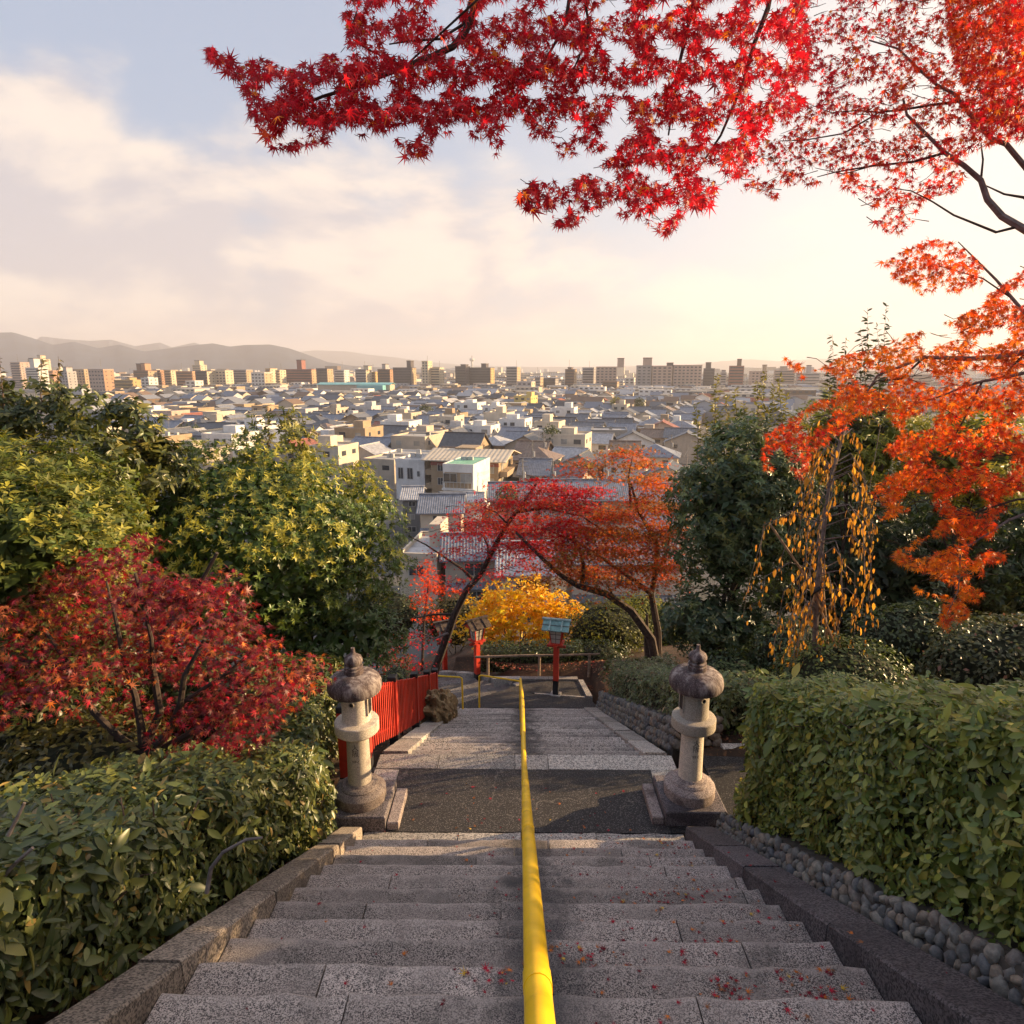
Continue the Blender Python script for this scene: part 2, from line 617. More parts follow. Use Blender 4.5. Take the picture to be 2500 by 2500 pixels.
def rock_mat(name, cols, scale=6.0):
    m, N, out = new_mat(name)
    p = pos(N)
    oi = N.n('ShaderNodeObjectInfo')
    nz = N.noise(p, scale * 4, 5.0, 0.65)
    base = N.ramp(oi.outputs['Random'], [(i / (len(cols) - 1), c) for i, c in enumerate(cols)])
    c = N.mix(N.smooth(nz, 0.35, 0.7), N.mix(1.0, base, (0.55, 0.55, 0.55), 'MULTIPLY'), base)
    lich = N.noise(p, scale * 2.3, 5.0, 0.6)
    c = N.mix(N.math('MULTIPLY', N.smooth(lich, 0.58, 0.72), 0.5), c, (0.30, 0.29, 0.24))
    principled(N, out, c, 0.85, 0, 0.3, nz, 0.01, 0.6)
    return m


M['wall_stone'] = rock_mat('river_stone', [(0.17, 0.175, 0.19), (0.27, 0.25, 0.22), (0.14, 0.15, 0.17), (0.33, 0.26, 0.20), (0.22, 0.215, 0.21), (0.38, 0.34, 0.28)])
M['boulder'] = rock_mat('brown_boulder', [(0.30, 0.21, 0.11), (0.34, 0.24, 0.13)], 3.0)
M['mortar'] = simple('dark_earth_joint', (0.07, 0.06, 0.052), rough=0.95, var=0.3, scale=12.0)


def ground_mat():
    m, N, out = new_mat('ground')
    p = pos(N)
    n1 = N.noise(p, 1.1, 6.0, 0.6)
    n2 = N.noise(p, 16.0, 5.0, 0.7)
    soil = N.mix(N.smooth(n1, 0.35, 0.65), (0.045, 0.032, 0.024), (0.095, 0.06, 0.042))
    soil = N.mix(N.math('MULTIPLY', N.smooth(n2, 0.52, 0.66), 0.75), soil, (0.17, 0.085, 0.045))
    n3 = N.noise(p, 0.03, 5.0, 0.6)
    n4 = N.noise(p, 0.35, 4.0, 0.6)
    city = N.mix(N.smooth(n3, 0.4, 0.6), (0.10, 0.10, 0.105), (0.20, 0.18, 0.16))
    city = N.mix(N.math('MULTIPLY', N.smooth(n4, 0.5, 0.62), 0.5), city, (0.06, 0.065, 0.05))
    sx = N.n('ShaderNodeSeparateXYZ')
    N.l(p, sx.inputs[0])
    c = N.mix(N.smooth(sx.outputs[2], -22.0, -23.6), soil, city)
    principled(N, out, c, 0.95, 0, 0.2, n2, 0.02, 0.6)
    return m


M['ground'] = ground_mat()
# ------------------------------------------------------------------ terrain
T1, R1 = 0.33, 0.186            # tread and riser of the near flight
Y1, H1 = 2.442, 2.803           # first nosing in view: distance and drop below the lens
SL1 = R1 / T1
LAND_Y0, LAND_Y1, LAND_Z = 6.072, 7.20, -4.85
T2, R2, NS2 = 0.35, 0.1625, 20
F2_Y0 = 7.53
F2_Y1 = F2_Y0 + T2 * NS2        # 14.53
LOW_Z = LAND_Z - R2 * NS2       # -8.10
CITY_Z = -24.0


def prof(y):
    if y < -4:
        return 0.8
    if y < 6.0:
        return max(-4.85, -(1.43 + SL1 * y))
    if y < F2_Y0:
        return LAND_Z
    if y < F2_Y1:
        return LAND_Z - (y - F2_Y0) * (R2 / T2)
    if y < 17.0:
        return LOW_Z
    if y < 60:
        return LOW_Z + (CITY_Z - LOW_Z) * (y - 17.0) / 43.0
    return CITY_Z


def sst(t):
    t = min(1, max(0, t))
    return t * t * (3 - 2 * t)


def gz(x, y):
    z = prof(y)
    if y >= 60:
        return CITY_Z
    if y < 16.6 and -1.95 < x < 2.1:
        return z - 0.42
    if x <= -1.95:
        z -= 0.12
        z -= 0.10 * min(6, max(0, -x - 2.6))
        if y > 13.0:
            z -= 0.42 * max(0, -x - 1.8) * sst((y - 13.0) / 3.0)
    elif x >= 2.1:
        if y < 6.0:
            z += -0.4 if x < 2.55 else 0.20 + 0.05 * min(5, x - 2.1)
        elif y < 7.55:
            z -= 0.06
        elif y < 15:
            z += (-0.3 if x < 2.35 else 0.35 * sst((y - 7.6) / 1.3) * (1 - sst((y - 13.2) / 1.5)) + 0.09 * min(5, x - 2.1))
        else:
            z += 0.09 * min(5, x - 2.1)
    if 14.2 < y < 24 and -6 < x < 1.0:       # the cutting of the turning stairs
        if (x - 0.0) * 0.839 + (y - 15.3) * 0.545 < 0.35:
            z = min(z, LOW_Z - 0.40 - 0.30 * max(0, (y - 14.6)) - 0.12 * max(0, -x - 1.8))
    z += 0.05 * math.sin(1.7 * x + 0.6 * y) * math.cos(1.1 * y)
    return max(z, CITY_Z)


def build_ground():
    xs = [-9000, -3000, -1000, -300, -100, -50, -30, -20, -15, -12, -10, -8.5, -7.2, -6.2, -5.4, -4.7, -4.1, -3.6, -3.2, -2.9, -2.6, -2.35, -2.1, -1.96, -1.93]
    xs += [-1.5, 0, 1.5, 2.08, 2.12, 2.34, 2.36, 2.54, 2.56, 2.8, 3.2, 3.6, 4.1, 4.7, 5.4, 6.2, 7.2, 8.5, 10, 12, 15, 20, 30, 50, 100, 300, 1000, 3000, 9000]
    ys = [-60, -30, -14, -8, -6, -4.01] + [-4 + 0.4 * i for i in range(25)] + [6.01, 6.4, 7.0, 7.5, 7.56] + [7.9 + 0.4 * i for i in range(17)] + [14.6, 15, 15.5, 16, 16.5, 17, 18, 19, 20, 22, 24, 27, 30, 34, 38, 43, 48, 54, 60, 70, 100, 200, 500, 1200, 3000, 9400]
    ys = sorted(set(ys))
    V = [(x, y, gz(x, y)) for y in ys for x in xs]
    nx = len(xs)
    F = [(j * nx + i, j * nx + i + 1, (j + 1) * nx + i + 1, (j + 1) * nx + i) for j in range(len(ys) - 1) for i in range(nx - 1)]
    me = mesh_py('ground', V, F, [M['ground']], True)
    obj('ground', me, kind='structure')


build_ground()


# ------------------------------------------------------------------ stairs
def slab(y0, y1, x0, x1, z, th, mat, name, parent, dz=(0, 0), jit=0.008, c=0.017, seg=None, rise=None):
    """one stone: swept along x with a worn front (far) edge; rise = z added at y0 for sloped curbs"""
    seg = seg or max(2, int((x1 - x0) / 0.14))
    rise = rise or 0.0
    V, F, A = [], [], []
    for i in range(seg + 1):
        t = i / seg
        x = x0 + (x1 - x0) * t
        zz = z + dz[0] * (1 - t) + dz[1] * t
        j1, j2 = random.uniform(-jit, jit), random.uniform(-jit, jit) * 0.7
        cc = c * random.uniform(0.6, 1.5)
        V += [(x, y0, zz + rise - th), (x, y0, zz + rise), (x, y1 - cc + j1, zz + j2 * 0.3), (x, y1 + j1, zz - cc + j2), (x, y1 + j1 * 0.5, zz - th)]
        A += [0.0, 0.0, 1.0, 1.0, 0.5]
    for i in range(seg):
        for k in range(5):
            k2 = (k + 1) % 5
            F.append((i * 5 + k, (i + 1) * 5 + k, (i + 1) * 5 + k2, i * 5 + k2))
    F += [tuple(range(5)), tuple(seg * 5 + k for k in range(4, -1, -1))]
    mb = MB()
    mb.add(V, F)
    o = mb.build(name, mat, parent)
    o.data.attributes.new('wear_shade', 'FLOAT', 'POINT').data.foreach_set('value', A)
    return o


def row_of_slabs(y0, y1, x0, x1, z, mat, parent, cuts, name='stone_slab', th=0.24, wob=0.004, **kw):
    ed = [x0] + cuts + [x1]
    for a, b in zip(ed[:-1], ed[1:]):
        ga = 0.004 if a > x0 else 0.0
        gb = 0.004 if b < x1 else 0.0
        slab(y0, y1, a + ga, b - gb, z + random.uniform(-wob, wob), th, mat, name, parent,
             dz=(random.uniform(-wob, wob), random.uniform(-wob, wob)), **kw)


def structure(name, loc=(0, 0, 0)):
    o = bpy.data.objects.new(name, None)
    o.location = loc
    ORG[o.name] = Vector(loc)
    link(o)
    o['kind'] = 'structure'
    return o


near_stairs = structure('upper_stairs', (0, 4, -4))
joint_tab = {1: [-0.98, 0.18], 2: [0.04, 1.28], 3: [-0.05, 1.0], 4: [-1.02, -0.1], 5: [0.0, 1.66], 6: [-0.99, 1.72], 7: [-0.02, 1.25],
             8: [-0.36, 1.20], 9: [-0.02, 1.0], 10: [-0.9, 0.33], 11: [-0.62, 0.05, 0.85]}
for k in range(-7, 12):
    yk = Y1 + k * T1
    zk = -(H1 + k * R1)
    cuts = joint_tab.get(k) or sorted([random.uniform(-1.1, -0.3), random.uniform(0.3, 1.3)])
    row_of_slabs(yk - T1 + 0.003, yk, -1.635, 1.785, zk, M['band'] if k == 11 else M['step'], near_stairs, cuts, th=0.26)


def nose1(y):
    return -(1.43 + SL1 * y)


def curb_row(parent, x0, x1, ys, zf, lift, mat, th=0.34):
    """sloped curb stones butted end to end; zf(y) is the nosing line"""
    for a, b in zip(ys[:-1], ys[1:]):
        z0, z1 = zf(a) + lift, zf(b) + lift
        j = random.uniform(-0.006, 0.006)
        xs = [x0 + random.uniform(-0.006, 0.006), x1 + random.uniform(-0.006, 0.006)]
        n = 7
        V, F = [], []
        for i in range(n + 1):
            t = i / n
            y = a + 0.004 + (b - a - 0.008) * t
            z = z0 + (z1 - z0) * t + j
            w = [random.uniform(-0.005, 0.005) for _ in range(4)]
            c = 0.014
            V += [(xs[0], y, z - th), (xs[0] + w[0], y, z - c), (xs[0] + c + w[1], y, z + w[2] * 0.4), (xs[1] - c + w[3], y, z + w[2] * 0.4), (xs[1], y, z - c), (xs[1], y, z - th)]
        for i in range(n):
            for k in range(6):
                k2 = (k + 1) % 6
                F.append((i * 6 + k, i * 6 + k2, (i + 1) * 6 + k2, (i + 1) * 6 + k))
        F += [tuple(range(5, -1, -1)), tuple(n * 6 + k for k in range(6))]
        MB().add(V, F).build('curb_stone', mat, parent)


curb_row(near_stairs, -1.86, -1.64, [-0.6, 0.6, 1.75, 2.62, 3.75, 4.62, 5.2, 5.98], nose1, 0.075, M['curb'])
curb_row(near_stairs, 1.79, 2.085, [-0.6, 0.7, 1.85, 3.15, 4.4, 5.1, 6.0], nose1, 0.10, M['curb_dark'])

# landing: asphalt between the flights, a side path to the right
mid = structure('landing', (0, 6.6, LAND_Z))
mb = MB()
mb.box(-1.46, 1.66, LAND_Y0 + 0.004, LAND_Y1 - 0.004, LAND_Z - 0.3, LAND_Z - 0.004)
mb.build('asphalt_surface', M['asphalt'], mid)
for x0, x1 in ((-1.76, -1.465), (1.665, 1.96)):
    slab(LAND_Y0 + 0.004, LAND_Y0 + 0.745, x0, x1, LAND_Z - 0.006, 0.25, M['asphalt'], 'asphalt_patch', mid, seg=2)
    slab(LAND_Y0 + 0.75, LAND_Y1 - 0.006, x0, x1, LAND_Z + 0.004, 0.25, M['band'], 'edging_slab', mid, seg=2)
mb = MB()
mb.box(1.965, 2.36, 6.02, LAND_Y1 - 0.006, LAND_Z - 0.32, LAND_Z - 0.03)
mb.build('asphalt_strip', M['asphalt'], mid)
mb = MB()
mb.box(-2.6, -1.77, 6.0, LAND_Y1 - 0.006, LAND_Z - 0.35, LAND_Z - 0.05)
mb.build('earth_strip', M['ground'], mid)
sp = structure('side_path', (4, 6.9, LAND_Z))
mb = MB()
mb.box(2.37, 9.0, 6.35, 7.60, LAND_Z - 0.35, LAND_Z - 0.02)
mb.build('asphalt_surface', M['asphalt'], sp)
xs = [2.70, 3.5, 4.3, 5.1]
for a, b in zip(xs[:-1], xs[1:]):
    slab(7.62, 7.76, a + 0.004, b - 0.004, LAND_Z + 0.03, 0.25, M['band'], 'kerb_stone', sp, seg=3)
for a, b in ((2.30, 2.50), (2.51, 2.72)):
    slab(6.03, 6.34, a, b, LAND_Z + 0.02, 0.25, M['curb'], 'edging_slab', sp, seg=2)

lower = structure('lower_stairs', (0, 11, -6.5))
row_of_slabs(LAND_Y1, F2_Y0, -1.76, 2.0, LAND_Z, M['band'], lower, [-0.99, -0.02, 0.40], th=0.25)
for k in range(1, NS2 + 1):
    y1 = F2_Y0 + k * T2
    z = LAND_Z - k * R2
    ncut = 2 if k > 12 else 3
    cuts = sorted(random.uniform(-1.2, 1.4) for _ in range(ncut))
    cuts = [c for i, c in enumerate(cuts) if i == 0 or c - cuts[i - 1] > 0.3]
    row_of_slabs(y1 - T2 + 0.003, y1, -1.405, 1.645, z, M['step_far'], lower, cuts, th=0.22, seg=4, wob=0.003)


def nose2(y):
    return LAND_Z - (y - F2_Y0) * (R2 / T2)


curb_row(lower, -1.75, -1.41, [F2_Y0 + 0.01 + i * (6.98 / 6) for i in range(7)], nose2, 0.03, M['band'], th=0.3)
curb_row(lower, 1.65, 1.95, [F2_Y0 + 0.01 + i * (6.98 / 6) for i in range(7)], nose2, 0.03, M['band'], th=0.3)

# lowest landing and the flight that turns away to the left
foot = structure('lower_landing', (0, 15, LOW_Z))


def prism(poly, z0, z1, name, mat, parent):
    n = len(poly)
    V = [(x, y, z0) for x, y in poly] + [(x, y, z1) for x, y in poly]
    F = [tuple(range(n - 1, -1, -1)), tuple(n + i for i in range(n))] + [(i, (i + 1) % n, n + (i + 1) % n, n + i) for i in range(n)]
    return MB().add(V, F).build(name, mat, parent)


prism([(-1.72, F2_Y1 + 0.004), (2.0, F2_Y1 + 0.004), (1.86, 15.02), (0.42, 15.24), (-0.02, 15.64)], LOW_Z - 0.4, LOW_Z - 0.0, 'asphalt_surface', M['asphalt'], foot)
prism([(0.46, 15.30), (1.74, 15.12), (1.62, 15.98), (-0.10, 15.98), (-0.22, 15.52)], LOW_Z - 0.4, LOW_Z - 0.012, 'asphalt_bay', M['asphalt'], foot)
prism([(1.78, 15.11), (1.93, 15.09), (1.78, 16.0), (1.65, 16.0)], LOW_Z - 0.3, LOW_Z + 0.02, 'kerb_stone', M['band'], foot)
prism([(0.46, 15.25), (1.74, 15.06), (1.74, 15.11), (0.46, 15.295)], LOW_Z - 0.3, LOW_Z + 0.006, 'edging_slab', M['band'], foot)
for a, b in ((-0.62, 0.1), (0.11, 0.85), (0.86, 1.64)):
    prism([(a, 16.0), (b, 16.0), (b, 16.16), (a, 16.16)], LOW_Z - 0.3, LOW_Z + 0.03, 'kerb_stone', M['band'], foot)
turn = structure('turning_stairs', (-1.5, 16, -8.5))
AX = Vector((-1.74, 14.55))
DD = Vector((math.cos(R(33)), math.sin(R(33))))
NN = Vector((-DD.y, DD.x))
def turn_z(t):
    """drop of the turning stairs after t treads"""
    return LOW_Z - (0.10 * t if t < 5 else 0.5 + 0.16 * (t - 5))


for i in range(10):
    a = AX + NN * (0.42 * i) - DD * (0.30 * min(i, 4) * 0.5)
    L = 2.05 - 0.10 * min(i, 3) + 0.30 * min(i, 4) * 0.5
    z = turn_z(i + 1)
    segs = [0, L * random.uniform(0.3, 0.45), L * random.uniform(0.6, 0.8), L]
    for s0, s1 in zip(segs[:-1], segs[1:]):
        V, F = [], []
        n_ = 5
        for q in range(n_ + 1):
            t_ = s0 + 0.005 + (s1 - s0 - 0.010) * q / n_
            p0, p1 = a + DD * t_, a + DD * t_ + NN * (0.416 + random.uniform(-0.006, 0.006))
            V += [(p0.x, p0.y, z - 0.25), (p0.x, p0.y, z), (p1.x, p1.y, z), (p1.x, p1.y, z - 0.25)]
        for q in range(n_):
            for k in range(4):
                F.append((q * 4 + k, (q + 1) * 4 + k, (q + 1) * 4 + (k + 1) % 4, q * 4 + (k + 1) % 4))
        F += [(0, 1, 2, 3), (n_ * 4 + 3, n_ * 4 + 2, n_ * 4 + 1, n_ * 4)]
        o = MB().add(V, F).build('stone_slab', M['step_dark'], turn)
        o.data.attributes.new('wear_shade', 'FLOAT', 'POINT').data.foreach_set('value', [0.2, 0.2, 1.0, 1.0] * (n_ + 1))
for side in (0, 1):
    for i in range(7):
        e0 = AX + NN * (0.6 * i) + (DD * (2.055 - 0.07 * min(i, 3)) if side else DD * (-0.19 - 0.20 * min(i, 3)))
        p = [e0, e0 + DD * 0.18, e0 + DD * 0.18 + NN * 0.594, e0 + NN * 0.594]
        za, zb2 = turn_z(0.6 * i / 0.42) + 0.03, turn_z(0.6 * (i + 1) / 0.42) + 0.03
        zz = (za, za, zb2, zb2)
        V = [(q.x, q.y, zz[k] - 0.4) for k, q in enumerate(p)] + [(q.x, q.y, zz[k]) for k, q in enumerate(p)]
        MB().add(V, [(3, 2, 1, 0), (4, 5, 6, 7), (0, 1, 5, 4), (1, 2, 6, 5), (2, 3, 7, 6), (3, 0, 4, 7)]).build('curb_stone', M['band'], turn)


# ------------------------------------------------------------------ cobble retaining walls
def stone_variants(n=7):
    out = []
    for s in range(n):
        rng = np.random.default_rng(100 + s)
        V, F = [], []
        seg = 7
        rings = [(-0.92, 0.45), (-0.5, 0.88), (0.05, 1.0), (0.55, 0.84), (0.93, 0.42)]
        for zz, r in rings:
            for k in range(seg):
                q = 2 * math.pi * k / seg
                rr = r * (1 + rng.uniform(-0.26, 0.22))
                V.append((rr * math.cos(q), rr * math.sin(q), zz * (1 + rng.uniform(-0.2, 0.16))))
        for i in range(len(rings) - 1):
            for k in range(seg):
                k2 = (k + 1) % seg
                F.append((i * seg + k, i * seg + k2, (i + 1) * seg + k2, (i + 1) * seg + k))
        F += [tuple(range(seg - 1, -1, -1)), tuple((len(rings) - 1) * seg + k for k in range(seg))]
        out.append(mesh_py('stone', V, F, [M['wall_stone']], True))
    return out


STONES = stone_variants()


def cobble_wall(root, path, zb, height, size, batter, courses):
    """path(s)->(x,y); zb(x,y) = foot of the wall; stones laid in uneven courses"""
    L = path['len']
    n = 0
    for c in range(courses):
        s = random.uniform(0, size)
        while s < L:
            w = size * random.choice((0.55, 0.7, 0.8, 1.0, 1.2, 1.5))
            hgt = height / courses
            x, y = path['f'](s + w / 2)
            z = zb(x, y) + hgt * (c + 0.5) + random.uniform(-0.18, 0.18) * hgt
            o = bpy.data.objects.new('stone', STONES[random.randrange(len(STONES))])
            link(o, root)
            nx, ny = path['n']
            rr = root.location
            d = batter * (z - zb(x, y)) + random.uniform(-0.012, 0.012)
            o.location = (x + nx * d - rr.x, y + ny * d - rr.y, z - rr.z)
            o.scale = (w * 0.5, size * 0.42, hgt * random.uniform(0.48, 0.78))
            o.rotation_euler = (random.uniform(-0.25, 0.25), random.uniform(-0.8, 0.8), path['a'] + random.uniform(-0.2, 0.2))
            n += 1
            s += w * 0.93
    return n


def straight(x0, y0, x1, y1, side=1):
    L = math.hypot(x1 - x0, y1 - y0)
    dx, dy = (x1 - x0) / L, (y1 - y0) / L
    return {'len': L, 'f': lambda s: (x0 + dx * s, y0 + dy * s), 'n': (dy * side, -dx * side), 'a': math.atan2(dy, dx)}


wall_a = thing('cobble_wall', 'low wall of grey river cobbles under the big clipped hedge beside the dark curb', 'stone wall', (2.2, 4.0, -3.6))
pa = straight(2.18, 1.3, 2.10, 6.02)
cobble_wall(wall_a, pa, lambda x, y: nose1(y) - 0.06, 0.30, 0.092, 0.30, 4)
pe = straight(2.12, 6.04, 2.75, 6.06, -1)
cobble_wall(wall_a, pe, lambda x, y: LAND_Z - 0.02, 0.30, 0.09, -0.2, 4)
V = []
for y in (1.2, 3, 4.5, 6.0):
    z = nose1(y)
    V += [(2.13, y, z - 0.35), (2.22, y, z + 0.21), (2.7, y, z + 0.2), (2.7, y, z - 0.35)]
F = [(i * 4 + k, i * 4 + (k + 1) % 4, (i + 1) * 4 + (k + 1) % 4, (i + 1) * 4 + k) for i in range(3) for k in range(4)] + [(3, 2, 1, 0), (12, 13, 14, 15)]
MB().add(V, F).build('earth_core', M['mortar'], wall_a)

wall_b = thing('cobble_wall', 'long cobble wall that steps down beside the lower flight under the loose shrubs', 'stone wall', (2.1, 11, -6.5))
pb = straight(2.10, 7.8, 1.98, 14.6)


def wb_h(y):
    return 0.42 if y < 12 else 0.42 - 0.12 * (y - 12) / 2.6


cobble_wall(wall_b, pb, lambda x, y: nose2(y) - 0.05, 0.48, 0.125, 0.18, 4)
pf = straight(2.06, 7.80, 2.62, 7.82, 1)
cobble_wall(wall_b, pf, lambda x, y: LAND_Z - 0.06, 0.44, 0.12, 0.0, 4)
V = []
for y in (7.84, 10, 12.5, 14.6):
    z = nose2(y)
    V += [(2.06, y, z - 0.35), (2.15, y, z + 0.38), (2.6, y, z + 0.40), (2.6, y, z - 0.35)]
MB().add(V, F).build('earth_core', M['mortar'], wall_b)


# ------------------------------------------------------------------ handrails
rail = thing('handrail', 'thick yellow tube handrail running down the middle of the stone stairs', 'handrail', (0.08, 6, -4.8))
RX = 0.07
pts = [(RX - 0.045, -0.9, nose1(-0.9) + 0.9), (RX - 0.037, 0.3, nose1(0.3) + 0.9), (RX, 5.42, nose1(5.42) + 0.9),
       (RX, 5.56, nose1(5.5) + 0.88), (RX, 7.2, LAND_Z + 0.885), (RX, 7.34, LAND_Z + 0.86), (RX + 0.02, 14.05, nose2(14.05) + 0.80), (RX + 0.02, 14.2, LOW_Z + 0.86), (RX - 0.02, 14.24, LOW_Z + 0.865), (-0.84, 14.52, LOW_Z + 0.865), (-0.91, 14.55, LOW_Z + 0.83), (-0.92, 14.55, LOW_Z - 0.02)]
mb = MB()
mb.tube(pts[:9], 0.0245, 16)
auto_smooth(mb.build('rail_tube', M['yellow'], rail), 50)
mb = MB()
mb.tube([pts[8], pts[9], (-0.885, 14.535, LOW_Z + 0.855), pts[10], pts[11]], 0.022, 12)
auto_smooth(mb.build('end_tube', M['yellow'], rail), 60)
for y in (0.95, 2.3, 3.9):
    A_ = Vector((RX - 0.037 + 0.037 * max(0, (y - 0.3) / 5.12), y, nose1(y) + 0.9))
    D_ = Vector((0, 0.03, -0.03 * SL1))
    auto_smooth(MB().tube([A_ - D_, A_ + D_], 0.0262, 16).build('joint_sleeve', M['yellow'], rail), 50)
for y in (-0.7, 5.5):
    k = math.ceil((y - Y1) / T1)
    MB().tube([(RX, y, -(H1 + k * R1) - 0.02), (RX, y, nose1(y) + 0.885)], 0.021, 10).build('rail_post', M['yellow'], rail)
for y in (7.25, 9.6, 11.9, 14.15):
    k = math.ceil((y - F2_Y0) / T2)
    MB().tube([(RX + 0.01, y, LAND_Z - max(0, k) * R2 - 0.02), (RX + 0.01, y, nose2(max(y, F2_Y0)) + 0.80)], 0.021, 10).build('rail_post', M['yellow'], rail)
rail2 = thing('handrail', 'short yellow handrail at the turn of the path beside the end of the red fence', 'handrail', (-1.35, 14.4, LOW_Z))
mb = MB()
mb.tube([(-2.5, 14.75, LOW_Z + 0.70), (-1.9, 14.5, LOW_Z + 0.86), (-1.38, 14.42, LOW_Z + 0.865), (-1.325, 14.42, LOW_Z + 0.84), (-1.31, 14.42, LOW_Z - 0.15)], 0.022, 12)
auto_smooth(mb.build('rail_tube', M['yellow'], rail2), 60)
MB().tube([(-2.5, 14.75, LOW_Z - 0.7), (-2.5, 14.75, LOW_Z + 0.69)], 0.021, 10).build('rail_post', M['yellow'], rail2)


# ------------------------------------------------------------------ stone lanterns
def glyph_mesh(txt, size):
    cu = bpy.data.curves.new('t', 'FONT')
    cu.body = txt
    cu.size = size
    cu.align_x = 'CENTER'
    cu.align_y = 'CENTER'
    cu.extrude = 0.0012
    cu.resolution_u = 2
    o = bpy.data.objects.new('t', cu)
    COL.objects.link(o)
    dg = bpy.context.evaluated_depsgraph_get()
    me = bpy.data.meshes.new_from_object(o.evaluated_get(dg))
    V = [v.co.copy() for v in me.vertices]
    F = [tuple(p.vertices) for p in me.polygons]
    bpy.data.objects.remove(o)
    bpy.data.meshes.remove(me)
    bpy.data.curves.remove(cu)
    return V, F


M['engrave'] = simple('engraved_stone', (0.075, 0.06, 0.05), rough=0.9, var=0.2)


def stone_lantern(c, label, chars, ang, hole_ang):
    t = thing('stone_lantern', label, 'stone lantern', c, 'pair of stone lanterns on the landing')
    x, y, z = c
    h = 0.335
    MB().box(x - h, x + h, y - h, y + h, z + 0.002, z + 0.175, c=0.012).build('base_block', M['curb_dark'], t)
    pl = MB().lathe(c, [(0.278, 0.176), (0.281, 0.19), (0.281, 0.292), (0.276, 0.300), (0.250, 0.322), (0.222, 0.338), (0.214, 0.341), (0.212, 0.352), (0.19, 0.372), (0.155, 0.383), (0.14, 0.40)], 40).build('plinth', M['lantern_base'], t)
    auto_smooth(pl, 22)
    auto_smooth(MB().lathe(c, [(0.131, 0.385), (0.128, 0.5), (0.121, 0.93), (0.121, 0.975)], 36).build('shaft', M['lantern'], t), 40)
    auto_smooth(MB().lathe(c, [(0.125, 0.945), (0.15, 0.955), (0.20, 0.985), (0.222, 1.005), (0.236, 1.015), (0.238, 1.02), (0.238, 1.125), (0.232, 1.135), (0.19, 1.146), (0.14, 1.148)], 40).build('platform', M['lantern'], t), 30)
    fb = auto_smooth(MB().lathe(c, [(0.158, 1.147), (0.153, 1.16), (0.150, 1.47), (0.150, 1.49)], 36).build('fire_box', M['lantern'], t), 40)
    # round moon window with a carved rim, and the tall opening on the side
    d = Vector((math.sin(hole_ang), -math.cos(hole_ang), 0))
    s = Vector((d.y, -d.x, 0))
    o = Vector((x, y, z + 1.385)) + d * 0.149
    ring = [o + s * (0.026 * math.cos(q)) + Vector((0, 0, 0.026 * math.sin(q))) + d * 0.004 for q in [2 * math.pi * i / 20 for i in range(21)]]
    MB().tube(ring, 0.006, 6, caps=False).build('moon_rim', M['lantern'], t)
    disc = [o + s * (0.023 * math.cos(q)) + Vector((0, 0, 0.023 * math.sin(q))) + d * 0.0035 for q in [2 * math.pi * i / 20 for i in range(20)]]
    MB().add(disc + [p - d * 0.03 for p in disc], [tuple(range(20)), tuple(range(39, 19, -1))] + [(i, (i + 1) % 20, 20 + (i + 1) % 20, 20 + i) for i in range(20)]).build('moon_window', M['black'], t)
    sd = Vector((1 if x < 0 else -1, -0.15, 0)).normalized()
    ss = Vector((sd.y, -sd.x, 0))
    oc = Vector((x, y, z + 1.32)) + sd * 0.145
    MB().obox(oc, ss * 0.045, sd * 0.010, Vector((0, 0, 0.085))).build('fire_window', M['black'], t)
    rim = MB()
    for k in (-1, 1):
        rim.obox(oc + ss * 0.052 * k, ss * 0.007, sd * 0.014, Vector((0, 0, 0.10)))
        rim.obox(oc + Vector((0, 0, 0.093 * k)), ss * 0.045, sd * 0.014, Vector((0, 0, 0.007)))
    rim.build('window_frame', M['lantern'], t)
    hat = MB().lathe((0, 0, 0), [(0.15, -0.005), (0.248, -0.012), (0.274, -0.004), (0.287, 0.025), (0.291, 0.06), (0.286, 0.095), (0.268, 0.135), (0.232, 0.168), (0.18, 0.19), (0.13, 0.20), (0.10, 0.20)], 48, scallop=0.012, nlobe=12)
    ho = hat.build('roof', M['hat'], t, local=True)
    ho.location = (0, 0, 1.49)
    auto_smooth(ho, 40)
    auto_smooth(MB().lathe(c, [(0.085, 1.676), (0.10, 1.688), (0.101, 1.697), (0.101, 1.735), (0.088, 1.743), (0.086, 1.751), (0.098, 1.760), (0.098, 1.772), (0.08, 1.781)], 32).build('neck_ring', M['hat'], t), 30)
    auto_smooth(MB().lathe(c, [(0.07, 1.781), (0.088, 1.798), (0.099, 1.823), (0.099, 1.844), (0.085, 1.873), (0.055, 1.894), (0.032, 1.911), (0.022, 1.932), (0.020, 1.966), (0.021, 1.974)], 32).build('finial', M['hat'], t), 30)
    # engraved donor characters in a vertical column on the shaft
    for i, (ch, zz, dx) in enumerate(chars):
        V, F = glyph_mesh(ch, 0.082)
        V2 = []
        for v in V:
            a = ang + v.x / 0.125
            r = 0.1265 - 0.005 * (zz - 0.4) / 0.55 + v.z * 0.6
            V2.append((x + r * math.sin(a), y - r * math.cos(a), z + zz + v.y))
        if V2:
            MB().add(V2, F).build('engraved_character', M['engrave'], t)
    return t


